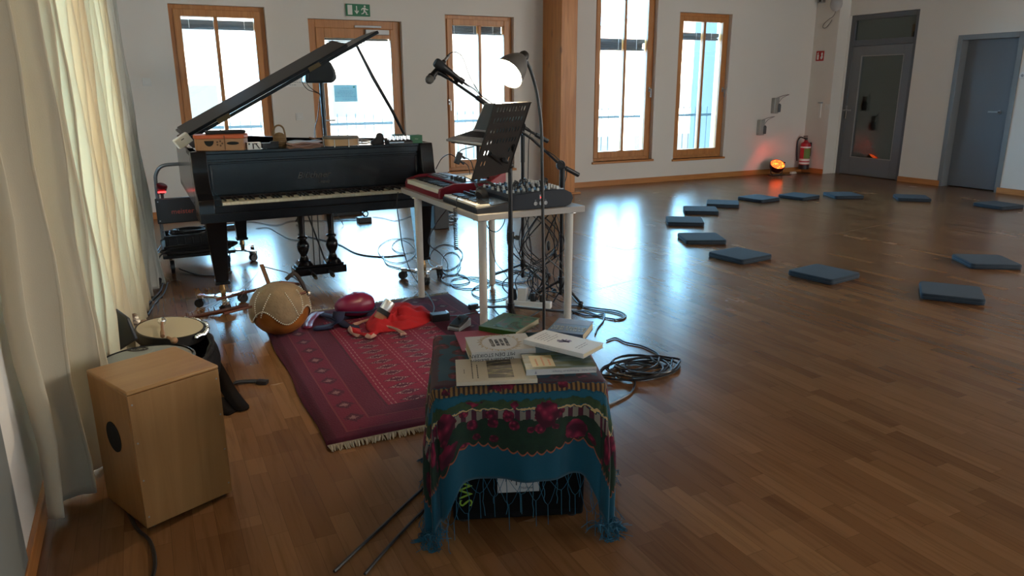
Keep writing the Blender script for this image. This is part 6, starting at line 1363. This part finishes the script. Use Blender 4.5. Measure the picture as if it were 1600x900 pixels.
# fringe: netted tassels along the hem
TQ = mat('teal_fringe', (.003, .07, .12), .8); q = MB(); r = random.Random(12)
hem = [vv[i] for i in range(nu+1)]; side = [[vv[j*(nu+1)+nu] for j in range(nv+1)], [vv[j*(nu+1)] for j in range(nv+1)]]
def strand(p, ln, out=(0, 0)):
    x, y, z = p; pts = [Vector(p)]; zz = z
    for k in range(1, 6):
        f_ = k/5; zt_ = z-ln*f_; pts.append(Vector((x+out[0]*f_*.03+r.uniform(-.004, .004)+( .02*f_*r.uniform(-1, 1) if zt_ < .01 else 0), y+out[1]*f_*.03+r.uniform(-.003, .003)-(.03*f_ if zt_ < .01 else 0), max(.003+.004*r.random(), zt_))))
    q.tube(pts, .0011, 4)
for i in range(0, nu, 1):
    p = Vector(hem[i]).lerp(Vector(hem[i+1]), r.random())
    mid = abs(i/nu-.5) < .2
    if mid and i % 3: continue
    strand(p, r.uniform(.06, .13) if mid else r.uniform(.05, .10), (0, -1))
for sd, sg in ((side[0], 1), (side[1], -1)):
    for j in range(0, nv, 2):
        p = Vector(sd[j]); strand(p, r.uniform(.05, .09), (sg, 0)); strand(p+Vector((0, .005, 0)), r.uniform(.04, .08), (sg*.6, 0))
# lying tufts on the floor at the corners
for (cx, cy), n_, sp_ in (((-.02, -.05), 34, .05), ((AW+.03, -.06), 46, .07), ((AW+.10, .25), 30, .05)):
    for k in range(n_):
        a_ = r.uniform(0, 2*PI); l = r.uniform(.02, sp_); p0 = Vector((cx+r.uniform(-.03, .03), cy+r.uniform(-.02, .02), .012+r.uniform(0, .03)))
        q.tube(spline([p0, p0+Vector((l*math.cos(a_)*.5, l*math.sin(a_)*.5, .008)), p0+Vector((l*math.cos(a_+.6), l*math.sin(a_+.6), -.004))], 3), .0012, 4)
o = q.obj('fringe', TQ, shw); o['kind'] = 'stuff'
# netting lines crossing the gap in front of the amplifier
q = MB()
for i in range(14):
    u0 = nu*.30+i*nu*.03; a = Vector(hem[int(u0)]); b = Vector(hem[min(nu, int(u0+nu*.05))]); m_ = (a+b)/2+Vector((0, -.004, -.045-.02*(i % 3))); q.tube(spline([a, m_, b], 4), .0009, 4); q.tube([m_, m_+Vector((.002, 0, -.07-.02*(i % 2)))], .0011, 4)
o = q.obj('knotted_net', TQ, shw); o['kind'] = 'stuff'

# ------------------------------------------------------------------ books
def book(name, label, pfl, pfr, pbl, ztop, th, cover, pages, spine_front=True, tilt=None, depth=None):
    """pfl, pfr, pbl: photo points of the top cover's near-left, near-right and far-left corners"""
    a, b, c = F(*pfl, ztop), F(*pfr, ztop), F(*pbl, ztop); ex = (b-a).normalized(); w = (b-a).length; ey = Vector((-ex.y, ex.x, 0)); dpt = depth or (c-a).dot(ey)
    t = thing(name, label, 'book', (a.x, a.y, ztop-th), rot=(tilt or (0, 0, 0)))
    R_ = Matrix(((ex.x, ey.x, 0), (ex.y, ey.y, 0), (0, 0, 1))).to_euler(); t.rotation_euler = (R_.x+(tilt[0] if tilt else 0), R_.y+(tilt[1] if tilt else 0), R_.z)
    q = MB(); q.bb((0, 0, th-.0018), (w, dpt, th)); q.bb((0, 0, 0), (w, dpt, .0018))
    if spine_front: q.bb((0, -.0012, 0), (w, .001, th))
    else: q.bb((-.0012, 0, 0), (.001, dpt, th))
    q.obj('cover', cover, t, bevel=.0008, seg=1)
    q = MB(); q.bb((.003, .001, .0018), (w-.003, dpt-.003, th-.0018)); q.obj('pages', pages, t, smooth=False)
    return t, w, dpt, th
PG = mat('page_cream', (.50, .42, .28), .9); CRE = mat('cover_cream', (.50, .44, .33), .55); CRW = mat('cover_white', (.50, .47, .43), .5)
z0 = AZ+.010
def lines(q, x, y, z, w, n, s, rot=0, seed=1, h=.003):
    r = random.Random(seed)
    for i in range(n):
        xx = 0
        while xx < w*(.6+.4*r.random()):
            l = r.uniform(.006, .016); a = (x+i*s, y+xx) if rot else (x+xx, y-i*s)
            if rot: q.bb((a[0], a[1], z), (a[0]+h, a[1]+l, z+.0004))
            else: q.bb((a[0], a[1], z), (a[0]+l, a[1]+h, z+.0004))
            xx += l+.004
# pink magazine underneath
t, w, d_, h = book('magazine', 'pink magazine peeking out under the thick white book', (722, 548), (800, 542), (718.5, 518), z0+.004, .004, mat('magazine_pink', (.36, .035, .085), .5), PG)
# green hardback, back left
t, w, d_, h = book('hardback_book', 'glossy green hardback with blurred picture at back left of books', (748, 509), (806, 519), (788, 488), z0+.022, .022, mat('cover_green', (.025, .10, .012), .3, var=.5, vs_=14), PG)
q = MB(); q.bb((w*.30, d_*.12, h), (w*.98, d_*.92, h+.0005))
m, nt, b = newmat('blurred_landscape_print'); tc = N(nt, 'ShaderNodeTexCoord'); no = N(nt, 'ShaderNodeTexNoise'); no.inputs['Scale'].default_value = 14; nt.links.new(tc.outputs['Object'], no.inputs['Vector'])
rp_ = ramp(nt, [(.3, (.01, .05, .03)), (.5, (.02, .14, .10)), (.62, (.12, .10, .09)), (.75, (.16, .05, .03))]); nt.links.new(no.outputs[0], rp_.inputs[0]); nt.links.new(rp_.outputs[0], b.inputs['Base Color']); b.inputs['Roughness'].default_value = .25
q.obj('cover_picture', m, t, smooth=False)
# blue hardback, back right
t, w, d_, h = book('hardback_book', 'blue-grey hardback with pale title lettering at back right of books', (855, 517), (911, 523), (838, 493), z0+.030, .030, mat('cover_blue_grey', (.08, .12, .20), .35, var=.5, vs_=9), PG)
q = MB(); r = random.Random(3)
q.text('VERTRAUE\nDER STILLE', .026, mtx=Matrix.Translation((w*.5, d_*.30, h+.0003)) @ Matrix.Rotation(0, 4, 'Z')); q.obj('title_lettering', mat('title_pale', (.40, .40, .34), .5), t, smooth=False)
MB().bb((0.002, d_*.62, h), (w-.002, d_-.002, h+.0004)).obj('sky_print', mat('sky_print', (.20, .20, .26), .35, var=.4, vs_=20), t, smooth=False)
MB().bb((-.003, 0, .0), (.0, d_, h)).obj('teal_spine', mat('spine_teal', (.01, .10, .13), .4), t)
# thick white paperback
t, w, d_, h = book('thick_paperback', 'thick white paperback with golden wreath, spine reading upside down', (736.5, 551), (837, 543.5), (723.5, 527), z0+.046, .042, CRW, PG)
q = MB()
for k in range(64):
    a_ = 2*PI*k/64; rx_, ry_ = w*.27, d_*.44; l = .006+.004*((k*7) % 3); x, y = w*.50+rx_*math.cos(a_), d_*.5+ry_*math.sin(a_); q.prism([(x, y), (x+l*math.cos(a_+.9), y+l*math.sin(a_+.9)), (x+l*1.5*math.cos(a_+.6), y+l*1.5*math.sin(a_+.6))], h, h+.0005)
q.obj('golden_wreath', mat('gold_print', (.38, .24, .07), .5), t, smooth=False)
q = MB(); q.text('GELASSEN\nBLEIBEN\nMIT DEN\nSTOIKERN', .0165, mtx=Matrix.Translation((w*.50, d_*.5, h+.0002)) @ Matrix.Rotation(PI/2, 4, 'Z')); 
q.text('GELASSEN BLEIBEN\nMIT DEN STOIKERN', .017, mtx=Matrix.Translation((w*.32, -.0016, h*.5)) @ Matrix.Rotation(PI/2, 4, 'X') @ Matrix.Rotation(PI, 4, 'Z')); q.obj('title_lettering', INK, t, smooth=False)
# white slim paperback tilted on top
t, w, d_, h = book('slim_paperback', 'white paperback with small lilac picture tilted on top of the others', (818, 530), (912, 553), (825, 512), z0+.062, .016, mat('cover_bright', (.62, .62, .62), .4), PG, depth=.125)
q = MB(); r = random.Random(9)
for k in range(26): a_ = r.uniform(0, 6.3); rr_ = r.uniform(0, .018); q.at((w*.52+rr_*math.cos(a_)*1.3, d_*.50+rr_*math.sin(a_), h+.0003), (0, 0, a_)); q.box((0, 0, 0), (.012, .006, .0005))
q.T = Matrix.Identity(4); q.obj('lilac_picture', mat('lilac_print', (.22, .17, .33), .5), t, smooth=False)
q = MB(); lines(q, w*.10, d_*.22, h, d_*.6, 5, .013, rot=1, seed=2, h=.0022); lines(q, w*.78, d_*.25, h, d_*.5, 2, .012, rot=1, seed=6, h=.002); lines(q, w*.2, -.002, h*.4, w*.5, 1, .01, seed=3); q.obj('print', mat('grey_print', (.20, .20, .24), .6), t, smooth=False)
# cream paperback front left
t, w, d_, h = book('cream_paperback', 'cream paperback with dark tree picture lying front left on the shawl', (713, 597), (840, 592), (707, 562), z0+.015, .013, CRE, PG)
m, nt, b = newmat('dark_trees_print'); tc = N(nt, 'ShaderNodeTexCoord'); mp = N(nt, 'ShaderNodeMapping'); mp.inputs['Scale'].default_value = (18, 70, 1); nt.links.new(tc.outputs['Object'], mp.inputs[0]); no = N(nt, 'ShaderNodeTexNoise'); no.inputs['Scale'].default_value = 1.2; no.inputs['Detail'].default_value = 4; nt.links.new(mp.outputs[0], no.inputs['Vector'])
rp_ = ramp(nt, [(.35, (.015, .015, .03)), (.52, (.04, .03, .02)), (.58, (.16, .14, .05)), (.68, (.38, .33, .27))]); nt.links.new(no.outputs[0], rp_.inputs[0]); nt.links.new(rp_.outputs[0], b.inputs['Base Color'])
MB().bb((w*.40, d_*.12, h), (w*.72, d_*.90, h+.0005)).obj('cover_picture', m, t, smooth=False)
q = MB(); lines(q, w*.20, d_*.12, h, d_*.75, 2, .016, rot=1, seed=4, h=.003); lines(q, w*.10, d_*.35, h, d_*.25, 1, .01, rot=1, seed=7, h=.002); lines(q, w*.40, -.0016, h*.4, w*.3, 1, .01, seed=5, h=.003); q.obj('print', INK, t, smooth=False)
# landscape paperback front right
m, nt, b = newmat('misty_landscape_cover'); tc = N(nt, 'ShaderNodeTexCoord'); mp = N(nt, 'ShaderNodeMapping'); mp.inputs['Scale'].default_value = (4, 16, 1); nt.links.new(tc.outputs['Object'], mp.inputs[0]); no = N(nt, 'ShaderNodeTexNoise'); no.inputs['Scale'].default_value = 2.2; no.inputs['Detail'].default_value = 5; nt.links.new(mp.outputs[0], no.inputs['Vector'])
rp_ = ramp(nt, [(.3, (.10, .12, .02)), (.45, (.07, .10, .06)), (.58, (.12, .18, .17)), (.75, (.22, .27, .27))]); nt.links.new(no.outputs[0], rp_.inputs[0]); nt.links.new(rp_.outputs[0], b.inputs['Base Color']); b.inputs['Roughness'].default_value = .22
t, w, d_, h = book('landscape_paperback', 'paperback with misty green landscape cover and white spine, front right', (822, 577.5), (932, 572.5), (803, 553), z0+.034, .019, m, PG)
MB().bb((0, -.0022, 0), (w, -.001, h)).obj('white_spine', mat('spine_white', (.46, .46, .45), .5), t)
MB().bb((w*.10, d_*.12, h), (w*.43, d_*.82, h+.0005)).obj('title_panel', mat('panel_ochre', (.40, .31, .13), .4), t, smooth=False)
q = MB(); lines(q, w*.17, d_*.20, h+.0005, d_*.5, 3, .020, rot=1, seed=8, h=.005); q.obj('orange_title', mat('orange_print', (.50, .16, .05), .5), t, smooth=False)
q = MB(); q.text('Pierre Hadot   Philosophie als Therapie', .0085, mtx=Matrix.Translation((w*.68, -.0026, h*.5)) @ Matrix.Rotation(PI/2, 4, 'X') @ Matrix.Rotation(PI, 4, 'Z')); q.prism([(.026, .004), (.034, .004), (.030, .014)], -.0028, -.002, ax='Y'); q.obj('spine_print', MATS['grey_print'], t, smooth=False)
# ------------------------------------------------------------------ cables on the floor
def fc(pts, r, label, z=.006, m=RUBBER, name='floor_cable', group=None):
    return cable(name, [F(p[0], p[1], p[2] if len(p) > 2 else z) for p in pts], r, m, label, group=group)
fc([(522, 893), (560, 857), (605, 815), (655, 768), (690, 738), (720, 716)], .005, 'left of two parallel black cables leading under the teal shawl')
fc([(570, 897), (600, 862), (630, 829), (662, 797), (700, 762), (740, 730)], .005, 'right of two parallel black cables leading under the teal shawl')
fc([(200, 800), (214, 826), (232, 842), (240, 862), (242, 885), (236, 910)], .006, 'black cable curling out from under the box drum')
fc([(255, 440), (250, 455), (236, 470), (226, 482), (215, 498)], .006, 'dark cable running along the floor under the far curtains')
fc([(262, 442), (256, 458), (242, 474), (231, 492)], .005, 'second dark cable beside the one under the far curtains')
coil('cable_coil', 'large loose coil of black cable on the floor right of shawl', 2.10, 2.80, .004, .16, .115, 9, .0055, RUBBER, 4, wob=.35, zamp=.03)
fc([(990, 592), (992, 600), (985, 614), (962, 627), (930, 640)], .005, 'black cable end running from the large coil towards the shawl')
fc([(948, 532), (962, 528), (978, 535), (1005, 541), (1028, 553), (1026, 563), (1002, 574), (985, 580)], .0048, 'black cable loop arching over the back of the large coil')
fc([(888, 478), (905, 478), (935, 482), (965, 486), (978, 493), (968, 499), (940, 495), (915, 486), (895, 488)], .005, 'black cable loop on the bright floor right of the table leg')
fc([(890, 484), (912, 492), (930, 493), (944, 490), (942, 502), (934, 512), (930, 522)], .005, 'black cable bending from the table leg down to the shawl')
fc([(889, 452, .02), (893, 462, .006), (910, 478), (928, 484), (955, 487), (975, 494), (960, 500)], .0045, 'thin black cable sweeping from the right table leg to floor loop')
r = random.Random(31)
# hanging under the table
def hang(px0, pxm, px1, Y0, Y1, sag, label=None, rad=.0036):
    a = W(px0, 338, Y0); a.z = TZ-.036; b = F(px1, 472, .008); m1 = a.lerp(b, .35)+Vector(((pxm-px0)*.0028, .02, -.05)); m2 = a.lerp(b, .75)+Vector((-(pxm-px0)*.0020, -.02, .02))
    return cable('hanging_cable', [a, m1, m2, b], rad, RUBBER, label or 'black cable hanging under the white table down to the floor', group=None if label else 'cables hanging under the white table')
for i in range(17):
    hang(800+r.uniform(0, 80), 800+r.uniform(-30, 110), 806+r.uniform(0, 82), r.uniform(3.7, 4.3), 4.1, 0, rad=r.choice([.003, .0038, .0045]))
for px, py, lab in ((857, 384, 'small black in-line switch on a cable under the table'), (867, 397, 'oval black ferrite lump on cable under table by right leg')):
    p = W(px, py, 4.0); q = MB(); q.ball(tuple(p), .016, 14, sc_=(.8, .8, 2.1)); tag(q.obj('cable_lump', BLACK), lab, 'cable part')
cable('hanging_cable', [W(757, 342, 3.66), W(764, 358, 3.66), W(776, 362, 3.7), W(786, 352, 3.7), W(790, 338, 3.7)], .003, RUBBER, 'short black cable loop drooping under the front of the table')
cable('hanging_cable', [W(763, 345, 4.0), W(767, 380, 4.0), W(775, 410, 4.1), W(790, 428, 4.1), W(800, 452, 4.1)], .0026, RUBBER, 'thin cable slanting under the table beside the front leg')
# floor tangle between piano and table
def loop(cx, cy, rx, ry, seed, lab, n=1.3, z=.006, tail=None, rad=.0042):
    r = random.Random(seed); pts = [(cx+rx*math.cos(a)*(1+.1*math.sin(2*a+seed)), cy+ry*math.sin(a)) for a in [2*PI*n*k/16+seed for k in range(17)]]
    return fc(pts+(tail or []), rad, lab, z)
loop(620, 392, 27, 19, 1, 'large round black cable loop on glare left of the left table leg', 1.1, rad=.0034)
loop(634, 384, 20, 12, 2.4, 'smaller cable loop overlapping the large one by left table leg', 1.4, rad=.0034)
loop(696, 402, 26, 20, 3, 'black cable loop on the floor right of the piano dolly', 1.5, tail=[(715, 425), (740, 437), (770, 442)])
loop(705, 412, 16, 18, 4.4, 'narrow cable loop inside the loops right of piano dolly', 1.2)
loop(735, 442, 34, 9, 5, 'flat cable loop on the floor between dolly and front table leg', 1.6)
loop(712, 437, 22, 8, 6, 'flat small cable loop beside the front piano dolly', 1.4)
loop(800, 432, 30, 10, 7.3, 'flat cable loop on bright floor behind the front table leg', 1.5)
loop(770, 455, 30, 14, 8.1, 'cable loop around the music stand foot', 1.3)
fc([(466, 366), (500, 374), (530, 382), (558, 396), (596, 401), (632, 398)], .006, 'thick cable running from lyre columns towards the left table leg')
fc([(400, 357), (420, 356), (438, 366), (455, 374), (480, 376)], .004, 'thin black cable on floor between rear piano leg and lyre')
fc([(352, 350), (390, 346), (430, 352), (458, 345), (520, 345), (560, 344)], .004, 'thin black cable running along the floor beneath the piano')
fc([(582, 339), (600, 341), (618, 345), (640, 338), (652, 331)], .0035, 'thin cable from small black box to the left table leg')
fc([(598, 398), (604, 412), (620, 418), (650, 424), (662, 426)], .0048, 'black cable curve beside the front wheel of the right dolly')
fc([(330, 357), (318, 366), (300, 372), (270, 377), (250, 384)], .004, 'thin cable between the cable crate and the piano leg')
fc([(250, 339), (275, 343), (300, 341), (320, 338)], .004, 'thin cable at the wall below the red lettered sign panel')
fc([(280, 420, .02), (300, 427), (322, 431), (345, 430), (362, 424)], .005, 'black cable drooping from truck to the front piano leg')
cable('hanging_cable', [W(622, 300, 4.62), W(620, 320, 4.6), W(624, 350, 4.6), W(629, 385, 4.6), F(640, 420, .15), F(655, 445, .03), F(668, 460, .02), F(678, 478, .02), F(676, 492, .03)], .0035, RUBBER, 'black cable dropping from piano front past the left table leg to rug')
cable('hanging_cable', [W(700, 325, 4.3), W(680, 352, 4.4), W(670, 380, 4.5), W(690, 398, 4.6), F(700, 415, .02), F(690, 428, .008)], .0035, RUBBER, 'black cable slanting from table edge across the right piano leg')
cable('rug_cable', [F(601, 480, .10), F(618, 478, .02), F(632, 470, .02), F(648, 462, .02), F(655, 452, .01)], .004, mat('silver_cable', (.30, .31, .33), .4), 'silver-grey cable from the chrome canister across the rug edge')
fc([(701, 494, .02), (720, 493, .02), (735, 490, .02), (750, 486, .02)], .004, 'cable linking the black box on the rug with the plug', .02)
# small boxes on the floor under and behind the piano
def fbox(name, label, cat, px, py, dims, m=BLACK, extra=None):
    p = F(px, py, 0); t = thing(name, label, cat, (p.x, p.y+dims[1]/2, 0), .05); MB().box((0, 0, dims[2]/2), dims).obj('body', m, t, bevel=.006); return t
t = fbox('floor_socket_box', 'small black box with ring-shaped handle on the bright floor', 'box', 571, 348, (.14, .10, .055)); q = MB(); q.tube([(.02+.028*math.cos(a*PI/10), 0, .085+.028*math.sin(a*PI/10)) for a in range(20)], .007, 6, closed=True); q.obj('ring_handle', BLACK, t)
t = fbox('power_brick', 'black power brick on the floor behind the front left piano leg', 'adapter', 362, 359, (.14, .08, .045)); MB().cyl((.07, 0, .02), (.11, 0, .015), .01, n=8).obj('cord_relief', BLACK, t)
t = fbox('flight_case', 'low black case on the floor far behind the lyre', 'case', 541, 337, (.36, .3, .12)); MB().bb((-.05, -.155, .06), (.05, -.15, .075)).obj('handle', STEEL, t)
t = fbox('subwoofer', 'dark floor speaker behind the right piano leg under the table', 'speaker', 690, 358, (.16, .25, .30), mat('sub_dark', (.02, .025, .03), .5)); plabel(MB().ball((.04, -.127, .22), .006, 10).obj('white_light', mat('led_white', (.8, .8, 1), .4, emit=5), t), 'small lit white indicator')
coil('cable_heap', 'knot of black cables on floor right of the right piano leg', F(700, 347).x, F(700, 347).y, .01, .10, .10, 6, .006, RUBBER, 8, wob=.5, zamp=.12)
# power strip with plugs under the table
p = F(838, 480, 0); t = thing('power_strip', 'white power strip with plugs on the floor under table', 'power strip', (p.x-.04, p.y+.03, 0), -.75); MB().box((0, 0, .022), (.30, .055, .042)).obj('housing', WHITE, t, bevel=.006)
MB().box((-.04, 0, .085), (.06, .05, .085)).obj('white_adapter', WHITE, t, bevel=.005)
for x, s in ((-.11, 1.4), (.03, 1.0), (.09, .9)): q = MB(); q.lathe([(0, 0), (.020*s, 0), (.022*s, .02), (.016*s, .05*s), (0, .055*s)], 16, cap=False); o = q.obj('black_plug', BLACK, t); o.location = (x, 0, .043)
